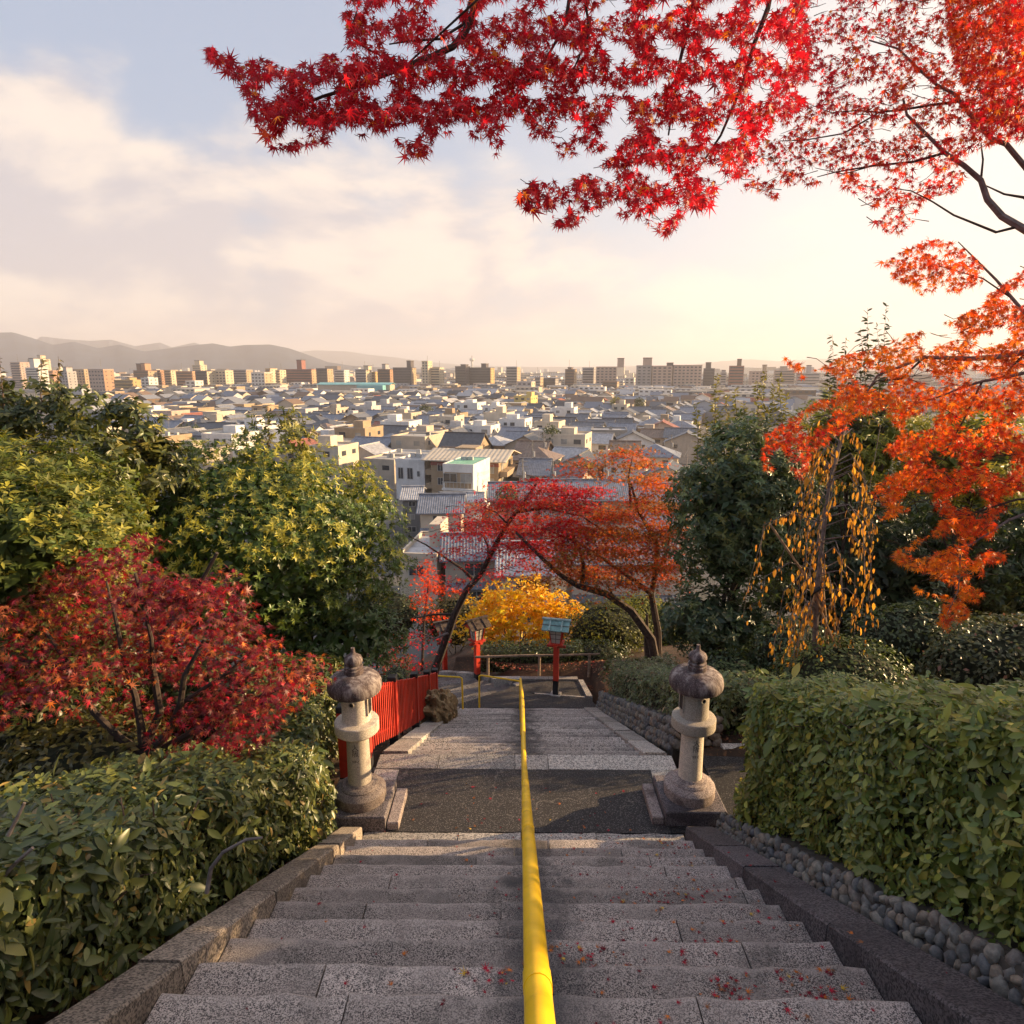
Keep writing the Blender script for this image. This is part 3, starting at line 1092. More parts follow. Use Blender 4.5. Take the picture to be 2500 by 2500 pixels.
LC = (1.955, 6.51, LAND_Z)
RC = (-1.745, 6.40, LAND_Z)
stone_lantern(LC, 'weathered stone lantern with a mushroom shaped roof beside the clipped right hedge', [('大', 0.86, 0), ('阪', 0.79, 0), ('野', 0.68, 0), ('崎', 0.605, 0), ('節', 0.53, 0), ('子', 0.46, 0)], 0.12, 0.35)
stone_lantern(RC, 'weathered stone lantern with a mushroom shaped roof in front of the red fence', [('大', 0.86, 0), ('阪', 0.79, 0), ('野', 0.67, 0), ('崎', 0.59, 0), ('弘', 0.51, 0)], -0.02, -0.06)
for sx, cx, cy_ in ((-1, LC[0], LC[1]), (1, RC[0], RC[1])):
    st = thing('kerb_block', 'low pale kerb block along the base of the %s lantern' % ('hedge side' if sx < 0 else 'fence side'), 'kerb block', (cx + sx * 0.42, cy_, LAND_Z))
    x = cx + sx * 0.345
    MB().box(min(x, x + sx * 0.125), max(x, x + sx * 0.125), cy_ - 0.30, cy_ + 0.30, LAND_Z - 0.002, LAND_Z + 0.085, c=0.008).build('kerb_block_stone', M['lantern_base'], st)


# ------------------------------------------------------------------ red fence
fence = thing('picket_fence', 'vermilion picket fence with black capped posts descending beside the stairs', 'fence', (-1.8, 10, -6))
fp = [(-2.03, 6.86), (-1.87, 7.26), (-1.80, 8.62), (-1.76, 10.25), (-1.78, 11.85), (-1.84, 13.45)]


def fz(y):
    return (LAND_Z - 0.02) if y < F2_Y0 else nose2(y) - 0.02


slat_me = {}
for i, (x, y) in enumerate(fp):
    zb_ = fz(y)
    s = 0.058
    p = MB().box(x - s, x + s, y - s, y + s, zb_ + 0.16, zb_ + 1.00).build('post', M['red'], fence)
    MB().box(x - s - 0.004, x + s + 0.004, y - s - 0.004, y + s + 0.004, zb_ - 0.06, zb_ + 0.16).build('black_foot', M['black'], p).location = Vector((0, 0, 0))
    MB().box(x - s - 0.005, x + s + 0.005, y - s - 0.005, y + s + 0.005, zb_ + 1.0, zb_ + 1.075, c=0.01).build('black_cap', M['black'], p)
    # footing stone under each post
    o = bpy.data.objects.new('footing_stone', STONES[i % 7])
    link(o, fence)
    o.location = Vector((x, y, zb_ - 0.10)) - fence.location
    o.scale = (0.16, 0.15, 0.09)
for c in ('black_foot', 'black_cap'):
    for o in [o for o in bpy.data.objects if o.name.split('.')[0] == c]:
        o.location = -Vector((0, 0, 0))
        for v in o.data.vertices:
            v.co -= fence.location
for (xa, ya), (xb, yb) in zip(fp[:-1], fp[1:]):
    L = math.hypot(xb - xa, yb - ya)
    d = Vector(((xb - xa) / L, (yb - ya) / L, 0))
    nrm = Vector((d.y, -d.x, 0))
    n = int(L / 0.097)
    za, zb_ = fz(ya), fz(yb)
    for k in range(1, n):
        t = k / n
        p = Vector((xa + (xb - xa) * t, ya + (yb - ya) * t, 0))
        z = fz(p.y)
        key = 'slat'
        if key not in slat_me:
            slat_me[key] = mesh_py('slat', [(sx * 0.0165, sy * 0.007, zz) for zz in (0.13, 0.985) for sx, sy in ((-1, -1), (1, -1), (1, 1), (-1, 1))],
                                   [(3, 2, 1, 0), (4, 5, 6, 7), (0, 1, 5, 4), (1, 2, 6, 5), (2, 3, 7, 6), (3, 0, 4, 7)], [M['red']])
        o = bpy.data.objects.new('slat', slat_me[key])
        link(o, fence)
        o.location = p + Vector((0, 0, z + random.uniform(-0.006, 0.006))) + nrm * 0.026 - fence.location
        o.rotation_euler = (0, 0, math.atan2(d.y, d.x))
    for hh in (0.26, 0.92):
        A = Vector((xa, ya, za + hh)) - nrm * 0.004
        B = Vector((xb, yb, zb_ + hh)) - nrm * 0.004
        if ya < F2_Y0 < yb:      # follows the landing first, then the slope
            tt = (F2_Y0 - ya) / (yb - ya)
            Mx = Vector((xa + (xb - xa) * tt, F2_Y0, za + hh)) - nrm * 0.004
            MB().tube([A, Mx, B], 0.022, 4).build('cross_rail', M['red'], fence)
        else:
            MB().tube([A, B], 0.022, 4).build('cross_rail', M['red'], fence)


# ------------------------------------------------------------------ red wooden lamps
def wooden_lamp(c, rot, roofmat, label, writing, tall=1.0):
    t = thing('lantern_post', label, 'lamp post', c, 'red wooden lamp posts along the turning path', rotz=rot)
    def B(name, mat, *a, **kw):
        return MB().box(*a, **kw).build(name, mat, t, local=True)
    s = 0.065
    B('post', M['red'], -s, s, -s, s, 0.40, 1.30)
    B('black_foot', M['black'], -s - 0.004, s + 0.004, -s - 0.004, s + 0.004, -0.25, 0.40)
    B('footing_stone', M['band'], -0.13, 0.13, -0.13, 0.13, -0.3, 0.025)
    B('cross_arm', M['red'], -0.24, 0.24, -0.04, 0.04, 1.302, 1.355)
    B('cross_arm', M['red'], -0.04, 0.04, -0.24, 0.24, 1.357, 1.405)
    B('tray', M['red'], -0.185, 0.185, -0.185, 0.185, 1.407, 1.432)
    # lamp box, a little wider at the top
    z0, z1, w0, w1 = 1.434, 1.80, 0.115, 0.16
    pv = [(sx * w, sy * w, z) for z, w in ((z0, w0), (z1, w1)) for sx, sy in ((-1, -1), (1, -1), (1, 1), (-1, 1))]
    bx = [(3, 2, 1, 0), (4, 5, 6, 7), (0, 1, 5, 4), (1, 2, 6, 5), (2, 3, 7, 6), (3, 0, 4, 7)]
    MB().add([(x * 0.96, y * 0.96, z) for x, y, z in pv], bx).build('paper_box', M['paper'], t, local=True)
    fr = MB()
    for k in range(4):
        fr.tube([pv[k], pv[k + 4]], 0.018, 4)
    for k in range(4):
        fr.tube([pv[k], pv[(k + 1) % 4]], 0.014, 4)
        fr.tube([pv[4 + k], pv[4 + (k + 1) % 4]], 0.014, 4)
    fr.build('box_frame', M['red'], t, local=True)
    gr = MB()
    for k in range(4):
        a0, b0, a1, b1 = Vector(pv[k]), Vector(pv[(k + 1) % 4]), Vector(pv[4 + k]), Vector(pv[4 + (k + 1) % 4])
        gr.tube([a0.lerp(b0, 0.5), a1.lerp(b1, 0.5)], 0.007, 4)
        for q in (0.36, 0.70):
            gr.tube([a0.lerp(a1, q), b0.lerp(b1, q)], 0.006, 4)
    gr.build('lattice', M['black'], t, local=True)
    # gabled roof: ridge across, two slopes with battens
    zr, ze, hw, ov = 2.02, 1.825, 0.335, 0.265
    for sy in (-1, 1):
        up = Vector((0, -sy * ov, zr - ze))
        un = up.normalized()
        nrm = Vector((0, sy * un.z, abs(un.y)))
        mid_ = Vector((0, sy * ov / 2, (zr + ze) / 2))
        MB().obox(mid_, (hw, 0, 0), up * 0.5, nrm * 0.011).build('roof_slope', roofmat, t, local=True)
        for q in (0.52, ):
            MB().obox(Vector((0, sy * ov * q, ze + (zr - ze) * (1 - q))) + nrm * 0.014, (hw * 0.99, 0, 0), un * 0.008, nrm * 0.004).build('roof_seam', M['shingle'], t, local=True)
        for xx in (-0.15, 0.15):
            MB().obox(mid_ + Vector((xx, 0, 0)) + nrm * 0.022, (0.018, 0, 0), up * 0.5, nrm * 0.014).build('batten', M['copper_light'] if roofmat == M['copper'] else roofmat, t, local=True)
    MB().obox((0, 0, zr + 0.022), (hw + 0.03, 0, 0), (0, 0.045, 0), (0, 0, 0.017)).build('ridge_cap', M['copper_light'] if roofmat == M['copper'] else roofmat, t, local=True)
    g = MB()
    for sx in (-1, 1):
        g.add([(sx * (hw - 0.05), -ov * 0.8, ze + 0.01), (sx * (hw - 0.05), ov * 0.8, ze + 0.01), (sx * (hw - 0.05), 0, zr - 0.02),
               (sx * (hw - 0.07), -ov * 0.8, ze + 0.01), (sx * (hw - 0.07), ov * 0.8, ze + 0.01), (sx * (hw - 0.07), 0, zr - 0.02)],
              [(0, 1, 2), (5, 4, 3), (0, 3, 4, 1), (1, 4, 5, 2), (2, 5, 3, 0)])
    g.build('gable_board', M['red'], t, local=True)
    for i, ch in enumerate(writing):
        V, F = glyph_mesh(ch, 0.085)
        MB().add([(s + 0.0022 + v.z * 0.2, v.x, 1.12 - i * 0.105 + v.y) for v in V], F).build('painted_character', M['black'], t, local=True)
    return t


wooden_lamp((1.0, 15.22, LOW_Z), R(-13), M['copper'], 'red lamp post with a green copper roof on the lower landing', '')
wooden_lamp((-1.12, 16.95, -8.78), R(38), M['shingle'], 'tall red lamp post with a brown roof behind the yellow handrail', '奉献')
wooden_lamp((-2.30, 19.2, -9.75), R(30), M['shingle'], 'red lamp post with a brown roof partly behind the leaning maple trunk', '献灯')
wooden_lamp((-4.45, 23.3, -12.95), R(30), M['shingle'], 'far dark roofed lamp post among bare twigs, right of its neighbour', '')
wooden_lamp((-5.20, 24.0, -13.2), R(30), M['shingle'], 'farthest dark roofed lamp post, its head just above the fence planting', '')

# log fence behind the lower landing
logf = thing('log_fence', 'single log rail fence on short posts behind the lower landing', 'fence', (0.3, 16.7, LOW_Z))
MB().tube([(-1.15, 16.55, LOW_Z + 0.40), (0.2, 16.6, LOW_Z + 0.43), (1.45, 16.62, LOW_Z + 0.44), (2.3, 16.65, LOW_Z + 0.46)], [0.036, 0.034, 0.033, 0.03], 8).build('log_rail', M['wood'], logf)
for x in (-0.80, 0.62, 2.0):
    MB().tube([(x, 16.6, LOW_Z - 0.2), (x + 0.01, 16.6, LOW_Z + 0.435)], [0.04, 0.037], 8).build('log_post', M['wood'], logf)

# boulder at the end of the fence
bo = thing('boulder', 'ridged brown boulder at the foot of the red fence', 'boulder', (-1.62, 12.3, nose2(12.3)))
V, F = [], []
rng = np.random.default_rng(5)
nu, nv = 44, 26
for j in range(nv + 1):
    ph = math.pi * j / nv
    for i in range(nu):
        q = 2 * math.pi * i / nu
        d = Vector((math.sin(ph) * math.cos(q), math.sin(ph) * math.sin(q), math.cos(ph)))
        rid = 0.20 * abs(math.sin(8 * d.y + 3.2 * d.x + 1.5 * math.sin(4 * d.z))) + 0.09 * math.sin(19 * d.y + 6 * d.z + 3 * d.x) + rng.uniform(-0.035, 0.035)
        sup = (abs(d.x) ** 3 + abs(d.y) ** 3 + abs(d.z) ** 3) ** (-1 / 3)
        rr = 0.5 * sup * (1 + rid) * (1.0 if d.z < 0.2 else 1.0 - 0.15 * (d.z - 0.2) * (1 + d.y))
        V.append((-1.60 + d.x * rr * 0.55, 12.15 + d.y * rr * 1.9, nose2(12.15 + d.y * rr * 1.9) + 0.18 + d.z * rr * 0.85))
for j in range(nv):
    for i in range(nu):
        i2 = (i + 1) % nu
        F.append((j * nu + i, (j + 1) * nu + i, (j + 1) * nu + i2, j * nu + i2))
MB().add(V, F).build('rock', M['boulder'], bo)
# ------------------------------------------------------------------ leaves
def tmpl_oval(w=0.26, fold=0.05, droop=0.10, near=False):
    if near:
        V = [(0, 0, 0), (-w * 0.75, 0.22, fold), (w * 0.75, 0.22, fold), (-w, 0.5, fold - droop * 0.25), (w, 0.5, fold - droop * 0.25),
             (-w * 0.6, 0.8, fold * 0.7 - droop * 0.6), (w * 0.6, 0.8, fold * 0.7 - droop * 0.6), (0, 1.0, -droop), (0, 0.22, -0.01), (0, 0.5, -0.01 - droop * 0.25), (0, 0.8, -droop * 0.6)]
        T = [(0, 8, 1), (0, 2, 8), (1, 8, 9), (1, 9, 3), (8, 2, 4), (8, 4, 9), (3, 9, 10), (3, 10, 5), (9, 4, 6), (9, 6, 10), (5, 10, 7), (10, 6, 7)]
    else:
        V = [(0, 0, 0), (-w, 0.42, fold), (w, 0.42, fold), (0, 1.0, -droop), (0, 0.45, -0.02)]
        T = [(0, 4, 1), (0, 2, 4), (1, 4, 3), (4, 2, 3)]
    return np.array(V, float), np.array(T, int)


def tmpl_maple(n=7, droop=0.16):
    if n == 7:
        tips = [(-118, 0.42), (-78, 0.72), (-38, 0.94), (0, 1.0), (38, 0.94), (78, 0.72), (118, 0.42)]
        notch = [(-98, 0.16), (-58, 0.20), (-19, 0.235), (19, 0.235), (58, 0.20), (98, 0.16)]
    else:
        tips = [(-100, 0.55), (-48, 0.88), (0, 1.0), (48, 0.88), (100, 0.55)]
        notch = [(-74, 0.25), (-24, 0.32), (24, 0.32), (74, 0.25)]
    V = [(0, 0, 0.03)]
    seq = []
    for i, (a, r) in enumerate(tips):
        seq.append((a, r, -droop * r))
        if i < len(notch):
            seq.append((notch[i][0], notch[i][1], 0.0))
    for a, r, z in seq:
        V.append((r * math.sin(R(a)), r * math.cos(R(a)), z))
    V.append((0, -0.10, 0.0))
    T = [(0, i + 1, i) for i in range(1, len(seq))]
    T += [(0, 1, len(V) - 1), (0, len(V) - 1, len(seq))]
    return np.array(V, float), np.array(T, int)


HEDGE_L, HEDGE_R = tmpl_oval(0.19, 0.045, 0.16, True), tmpl_oval(0.22, 0.05, 0.10, True)
OVAL, OVAL_N = tmpl_oval(), tmpl_oval(0.27, 0.05, 0.12, True)
SLIM, SLIM_D = tmpl_oval(0.16, 0.035, 0.12), tmpl_oval(0.17, 0.04, 0.30, True)
NARROW = tmpl_oval(0.10, 0.02, 0.15)
MAPLE7, MAPLE5 = tmpl_maple(7), tmpl_maple(5)


def unit(a):
    return a / np.maximum(np.linalg.norm(a, axis=1, keepdims=True), 1e-9)


def frames(N, H):
    N = unit(N)
    H = H - (H * N).sum(1, keepdims=True) * N
    H = unit(H)
    X = np.cross(H, N)
    return X, H, N


def leaf_geo(P, N, H, S, tmpl):
    tv, tt = tmpl
    X, Hh, Nn = frames(N, H)
    V = P[:, None, :] + S[:, None, None] * (tv[None, :, 0:1] * X[:, None, :] + tv[None, :, 1:2] * Hh[:, None, :] + tv[None, :, 2:3] * Nn[:, None, :])
    n, k = len(P), len(tv)
    T = (tt[None] + (np.arange(n) * k)[:, None, None]).reshape(-1, 3)
    return V.reshape(-1, 3), T, k


def foliage(name, P, N, H, S, C, tmpl, mat, parent, kind='stuff'):
    V, T, k = leaf_geo(P, N, H, S, tmpl)
    o0 = np.array(org_of(parent))
    me = mesh_arrays(name, V - o0, T, [mat], np.repeat(C, k, axis=0), True)
    return obj(name, me, parent, kind=kind)


def jitter_col(rng, n, base, var=0.25, alt=None, p_alt=0.0, alt2=None, p2=0.0):
    c = np.tile(np.array(base, float), (n, 1))
    if alt is not None:
        f = rng.random((n, 1)) ** 2
        c = c * (1 - f * p_alt) + np.array(alt) * f * p_alt
    if alt2 is not None:
        m = rng.random(n) < p2
        c[m] = np.array(alt2)
    c *= np.exp(rng.normal(0, var, (n, 1)))
    return np.clip(c, 0.001, 0.9)


LEAF_SWATCH = {}


def leaf_parts(P, N, H, S, C, tmpl, mat, parent, count, key, tops=(-30, 2530)):
    """the leaves that show largest become objects of their own; returns the mask of the others"""
    px, py, dep = project(P)
    vis = (px > tops[0]) & (px < tops[1]) & (py > tops[0]) & (py < tops[1]) & (dep > 0.3)
    score = np.where(vis, S / np.maximum(dep, 0.1), -1)
    idx = np.argsort(-score)[:count]
    X, Hh, Nn = frames(N, H)
    ncol = 14
    cs = C[idx]
    order = np.argsort(cs.sum(1))
    bins = np.array_split(order, ncol)
    o0 = np.array(org_of(parent))
    for b in bins:
        if not len(b):
            continue
        me = mesh_arrays('leaf', tmpl[0], tmpl[1], [mat], np.tile(cs[b].mean(0), (len(tmpl[0]), 1)), True)
        for q in b:
            i = idx[q]
            o = bpy.data.objects.new('leaf', me)
            link(o, parent)
            s = float(S[i])
            m = Matrix(((X[i, 0] * s, Hh[i, 0] * s, Nn[i, 0] * s, P[i, 0] - o0[0]),
                        (X[i, 1] * s, Hh[i, 1] * s, Nn[i, 1] * s, P[i, 1] - o0[1]),
                        (X[i, 2] * s, Hh[i, 2] * s, Nn[i, 2] * s, P[i, 2] - o0[2]), (0, 0, 0, 1)))
            o.matrix_basis = m
    keep = np.ones(len(P), bool)
    keep[idx] = False
    return keep


def lump(P, f=1.6, seed=0.0):
    """cheap smooth 3-D bumps in -1..1"""
    x, y, z = P[:, 0] * f + seed, P[:, 1] * f + 2.1 * seed, P[:, 2] * f - seed
    return (np.sin(x + 1.7 * np.sin(0.8 * y)) + np.sin(1.31 * y + 1.3 * np.sin(0.9 * z) + 1) + np.sin(1.17 * z + 1.1 * np.sin(1.1 * x) + 2)) / 3.0


# ------------------------------------------------------------------ hedges
def hedge(root, secs, n, size, base, alt, p_alt, tmpl, rng, mat, layers=3, face_droop=0.6, alt2=None, p2=0.0, indiv=0, rough=0.10, gap=0.0, upturn=0.25, lum=1.3):
    """secs: list of (front_x0,y0), z_bottom, z_top, back_x... as quads along a path. Each section = (A, B, zb, zt) with A the
    front foot point and B the back foot point (x,y); the hedge runs from section to section"""
    A = np.array([[*s[0], 0] for s in secs], float)
    B = np.array([[*s[1], 0] for s in secs], float)
    zb = np.array([s[2] for s in secs], float)
    zt = np.array([s[3] for s in secs], float)
    seg = np.linalg.norm(np.diff(A[:, :2], axis=0), axis=1)
    cum = np.concatenate([[0], np.cumsum(seg)])
    L = cum[-1]

    def at(arr, s):
        return np.stack([np.interp(s, cum, arr[:, k]) for k in range(arr.shape[1])], 1)

    def sample(m):
        s = rng.random(m) * L
        a, b = at(A, s), at(B, s)
        b0, t0 = np.interp(s, cum, zb), np.interp(s, cum, zt)
        wid = np.linalg.norm(b - a, axis=1)
        hh = t0 - b0
        # perimeter: front face, top, a little of the back; plus the two ends
        q = rng.random(m) * (hh + wid + 0.35 * hh)
        P = np.zeros((m, 3))
        Nn = np.zeros((m, 3))
        out = unit(a - b)
        f = q < hh
        P[f] = a[f]
        P[f, 2] = b0[f] + q[f]
        Nn[f] = out[f]
        t = (~f) & (q < hh + wid)
        u = ((q - hh) / np.maximum(wid, 1e-6))[:, None]
        P[t] = (a + (b - a) * u)[t]
        P[t, 2] = t0[t]
        Nn[t] = (0, 0, 1)
        k = q >= hh + wid
        P[k] = b[k]
        P[k, 2] = (t0 - (q - hh - wid))[k]
        Nn[k] = -out[k]
        # round the long edges
        e = np.clip(1 - np.abs(q - hh) / 0.22, 0, 1)[:, None]
        Nn = unit(Nn + 0.8 * e * (out + np.array([0, 0, 1.0])))
        P -= Nn * (e ** 2 * 0.09)
        return P, Nn

    def ends(m):
        i = (rng.random(m) < 0.5).astype(int) * (len(secs) - 1)
        u = rng.random((m, 1))
        P = A[i] + (B[i] - A[i]) * u
        P[:, 2] = zb[i] + rng.random(m) * (zt - zb)[i]
        dirn = np.where((i == 0)[:, None], A[0] - A[1], A[-1] - A[-2])
        return P, unit(dirn)

    ne = int(n * 0.12)
    P1, N1 = sample(n - ne)
    P2, N2 = ends(ne)
    P, Nn = np.concatenate([P1, P2]), np.concatenate([N1, N2])
    m = len(P)
    bump = lump(P, 3.2, 1.3) * rough * 0.5 + lump(P, 8.0, 4.0) * rough * 0.5
    depth = rng.random(m) ** 1.6 * 0.22
    P = P + Nn * (bump - depth)[:, None] + rng.normal(0, 0.018, (m, 3))
    up = np.array([0, 0, 1.0])
    topness = np.clip(Nn[:, 2:3], 0, 1)
    NN_ = unit(Nn * (0.75 + rng.random((m, 1)) * 0.5) + up * upturn + rng.normal(0, 0.42, (m, 3)))
    HH = unit(rng.normal(0, 0.7, (m, 3)) + Nn * 0.55 + np.array([0, 0, -1.0]) * face_droop * (1 - topness) + up * 0.25 * topness)
    S = size * np.exp(rng.normal(-0.03, 0.36, m))
    C = jitter_col(rng, m, base, 0.24, alt, p_alt, alt2, p2)
    # leaves lighter at random towards the top
    C *= (1 + 0.35 * topness * rng.random((m, 1)))
    C *= (1 - 0.45 * np.clip(depth / 0.22, 0, 1))[:, None] ** 0.0
    if gap > 0:
        keep = lump(P, 5.0, 9.0) > -1 + gap
        P, NN_, HH, S, C = P[keep], NN_[keep], HH[keep], S[keep], C[keep]
    if indiv:
        # outermost ones only
        k = leaf_parts(P, NN_, HH, S * 1.0, C, tmpl, mat, root, indiv, root.name)
        P, NN_, HH, S, C = P[k], NN_[k], HH[k], S[k], C[k]
    foliage('foliage', P, NN_, HH, S, C, tmpl, mat, root)
    # twiggy inside: short crooked branches, and a dark solid core added to block light
    tw = MB()
    nt = int(L * 26)
    Pt, Nt = sample(nt)
    for p, nn in zip(Pt, Nt):
        a = p - nn * 0.24 + np.array([rng.normal(0, 0.06), rng.normal(0, 0.06), -0.18])
        b = p + nn * rng.choice([-0.05, -0.03, 0.02, 0.05]) + np.array([rng.normal(0, 0.03), rng.normal(0, 0.03), 0])
        midp = (a + b) / 2 + rng.normal(0, 0.035, 3)
        tw.tube([a, midp, b], [0.008, 0.006, 0.004], 5, caps=False)
    tw.build('twigs', M['twig'], root, kind='stuff')
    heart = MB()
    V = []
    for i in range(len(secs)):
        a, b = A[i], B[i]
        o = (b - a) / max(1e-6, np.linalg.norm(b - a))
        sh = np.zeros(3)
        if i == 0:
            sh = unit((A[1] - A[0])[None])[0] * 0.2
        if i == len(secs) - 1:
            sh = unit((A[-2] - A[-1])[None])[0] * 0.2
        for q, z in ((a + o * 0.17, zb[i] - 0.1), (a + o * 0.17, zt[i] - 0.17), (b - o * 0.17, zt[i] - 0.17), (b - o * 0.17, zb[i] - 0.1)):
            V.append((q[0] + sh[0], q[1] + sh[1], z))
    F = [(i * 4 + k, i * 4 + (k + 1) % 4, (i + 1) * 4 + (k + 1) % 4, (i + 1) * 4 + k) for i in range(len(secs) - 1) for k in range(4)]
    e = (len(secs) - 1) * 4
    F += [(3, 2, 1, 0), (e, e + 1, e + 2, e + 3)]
    heart.add(V, F).build('shade_core', M['heart'], root)


M['heart'] = simple('shade_core', (0.022, 0.026, 0.012), rough=0.95, var=0.5, scale=9.0)  # dark colour of the solid cores that block light inside foliage

rngH = np.random.default_rng(21)
G_DARK, G_MID, G_OLIVE, G_YEL = (0.045, 0.066, 0.024), (0.066, 0.100, 0.028), (0.12, 0.14, 0.034), (0.20, 0.19, 0.04)

lh = thing('hedge', 'glossy broad leaved hedge along the left curb, running up to the fence side lantern', 'hedge', (-2.3, 4, -4))
secs = []
for y in (1.0, 2.0, 3.0, 4.0, 5.0, 5.9, 6.3, 7.0, 8.2):
    zb_ = nose1(y) if y < 6.07 else LAND_Z
    fx = -1.99 + 0.09 * sst((y - 3.5) / 2) if y < 6.0 else (-2.20 if y < 6.5 else -2.34)
    secs.append(((fx, y), (fx - 1.25 + (0.2 if y > 6 else 0), y + 0.1), zb_ + 0.02, zb_ + (0.58 + 0.075 * y if y < 6.2 else 1.05)))
hedge(lh, secs, 56000, 0.066, (0.050, 0.074, 0.026), (0.18, 0.185, 0.042), 0.9, HEDGE_L, rngH, M['leaf_wax'], indiv=300, rough=0.18, gap=0.22, alt2=(0.22, 0.15, 0.04), p2=0.045)

rh = thing('hedge', 'big clipped green hedge above the cobble wall, right of the stairs', 'hedge', (2.6, 4, -4))
secs = []
for y, zt_ in ((0.6, -0.62), (1.6, -1.02), (2.6, -1.50), (3.6, -1.97), (4.6, -2.42), (5.5, -2.86), (5.85, -3.02), (6.08, -3.2)):
    zb_ = nose1(y) + 0.20
    fx = 2.36 - 0.06 * sst((y - 3.5) / 2) + (0.07 if y > 6.0 else 0)
    secs.append(((fx, y), (fx + 1.5, y + 0.05), zb_, zt_))
hedge(rh, secs, 58000, 0.058, (0.095, 0.140, 0.030), (0.28, 0.28, 0.045), 0.9, HEDGE_R, rngH, M['leaf_wax'], indiv=300, rough=0.19, gap=0.22, face_droop=0.35, upturn=0.5, alt2=(0.32, 0.27, 0.05), p2=0.08)


# crooked bare stems that show in the left hedge face
for pts, r in (([(505, 2180), (515, 2120), (545, 2080), (600, 2050), (640, 2045)], 0.011), ([(0, 2150), (35, 2110), (80, 2070)], 0.009), ([(20, 2040), (45, 1990), (60, 1960)], 0.008)):
    ys = (3.15, 3.05, 3.0, 2.95, 3.0)
    pw = [PD(px, py, 3.05 if pts[0][0] > 300 else 2.6) for px, py in pts]
    MB().tube(pw, [r * (1 - 0.12 * i) for i in range(len(pw))], 7).build('stem', M['bark_grey'], lh)


# ------------------------------------------------------------------ bushes and crowns
def ellip(rng, n, c, rad, bump=0.14, f=2.2, seed=0.0, zmin=-0.6, fill=0.0):
    d = unit(rng.normal(0, 1, (n, 3)))
    d = d[d[:, 2] > zmin]
    rr = 1 + bump * lump(d * 1.0, f * 1.6, seed) + bump * 0.5 * lump(d, f * 4, seed + 3)
    rr = rr * (1 - rng.random(len(d)) ** 2 * fill)
    P = np.array(c) + d * np.array(rad) * rr[:, None]
    Nn = unit(d / np.array(rad))
    return P, Nn


def bush(root, c, rad, n, size, base, alt, p_alt, rng, tmpl=None, mat=None, droop=0.3, alt2=None, p2=0.0, bump=0.16, heart=0.72, up=0.35, seed=None):
    tmpl = tmpl or OVAL
    mat = mat or M['leaf_wax']
    P, Nn = ellip(rng, n, c, rad, bump, 2.2, seed if seed is not None else rng.random() * 9, -0.7, 0.34)
    m = len(P)
    N2 = unit(Nn + np.array([0, 0, up]) + rng.normal(0, 0.45, (m, 3)))
    H2 = unit(Nn * 0.5 + rng.normal(0, 0.6, (m, 3)) + np.array([0, 0, -droop]))
    S = size * np.exp(rng.normal(0, 0.22, m))
    C = jitter_col(rng, m, base, 0.22, alt, p_alt, alt2, p2)
    foliage('foliage', P, N2, H2, S, C, tmpl, mat, root)
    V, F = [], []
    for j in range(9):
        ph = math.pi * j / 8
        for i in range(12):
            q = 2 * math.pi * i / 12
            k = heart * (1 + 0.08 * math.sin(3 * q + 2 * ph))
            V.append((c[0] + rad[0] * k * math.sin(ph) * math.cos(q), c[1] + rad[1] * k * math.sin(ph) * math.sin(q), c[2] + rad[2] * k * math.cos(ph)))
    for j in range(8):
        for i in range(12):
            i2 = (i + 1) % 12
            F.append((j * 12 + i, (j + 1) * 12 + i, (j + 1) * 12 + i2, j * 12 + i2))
    MB().add(V, F).build('shade_core', M['heart'], root)  # dark solid core added inside the leaves to block light


def limb_path(a, b, rng, n=5, wob=0.12, sag=0.0):
    a, b = np.array(a, float), np.array(b, float)
    L = np.linalg.norm(b - a)
    out = []
    for i in range(n + 1):
        t = i / n
        p = a + (b - a) * t + (rng.normal(0, wob * L * 0.25, 3) if 0 < i < n else 0)
        p[2] += sag * math.sin(math.pi * t)
        out.append(tuple(p))
    return out


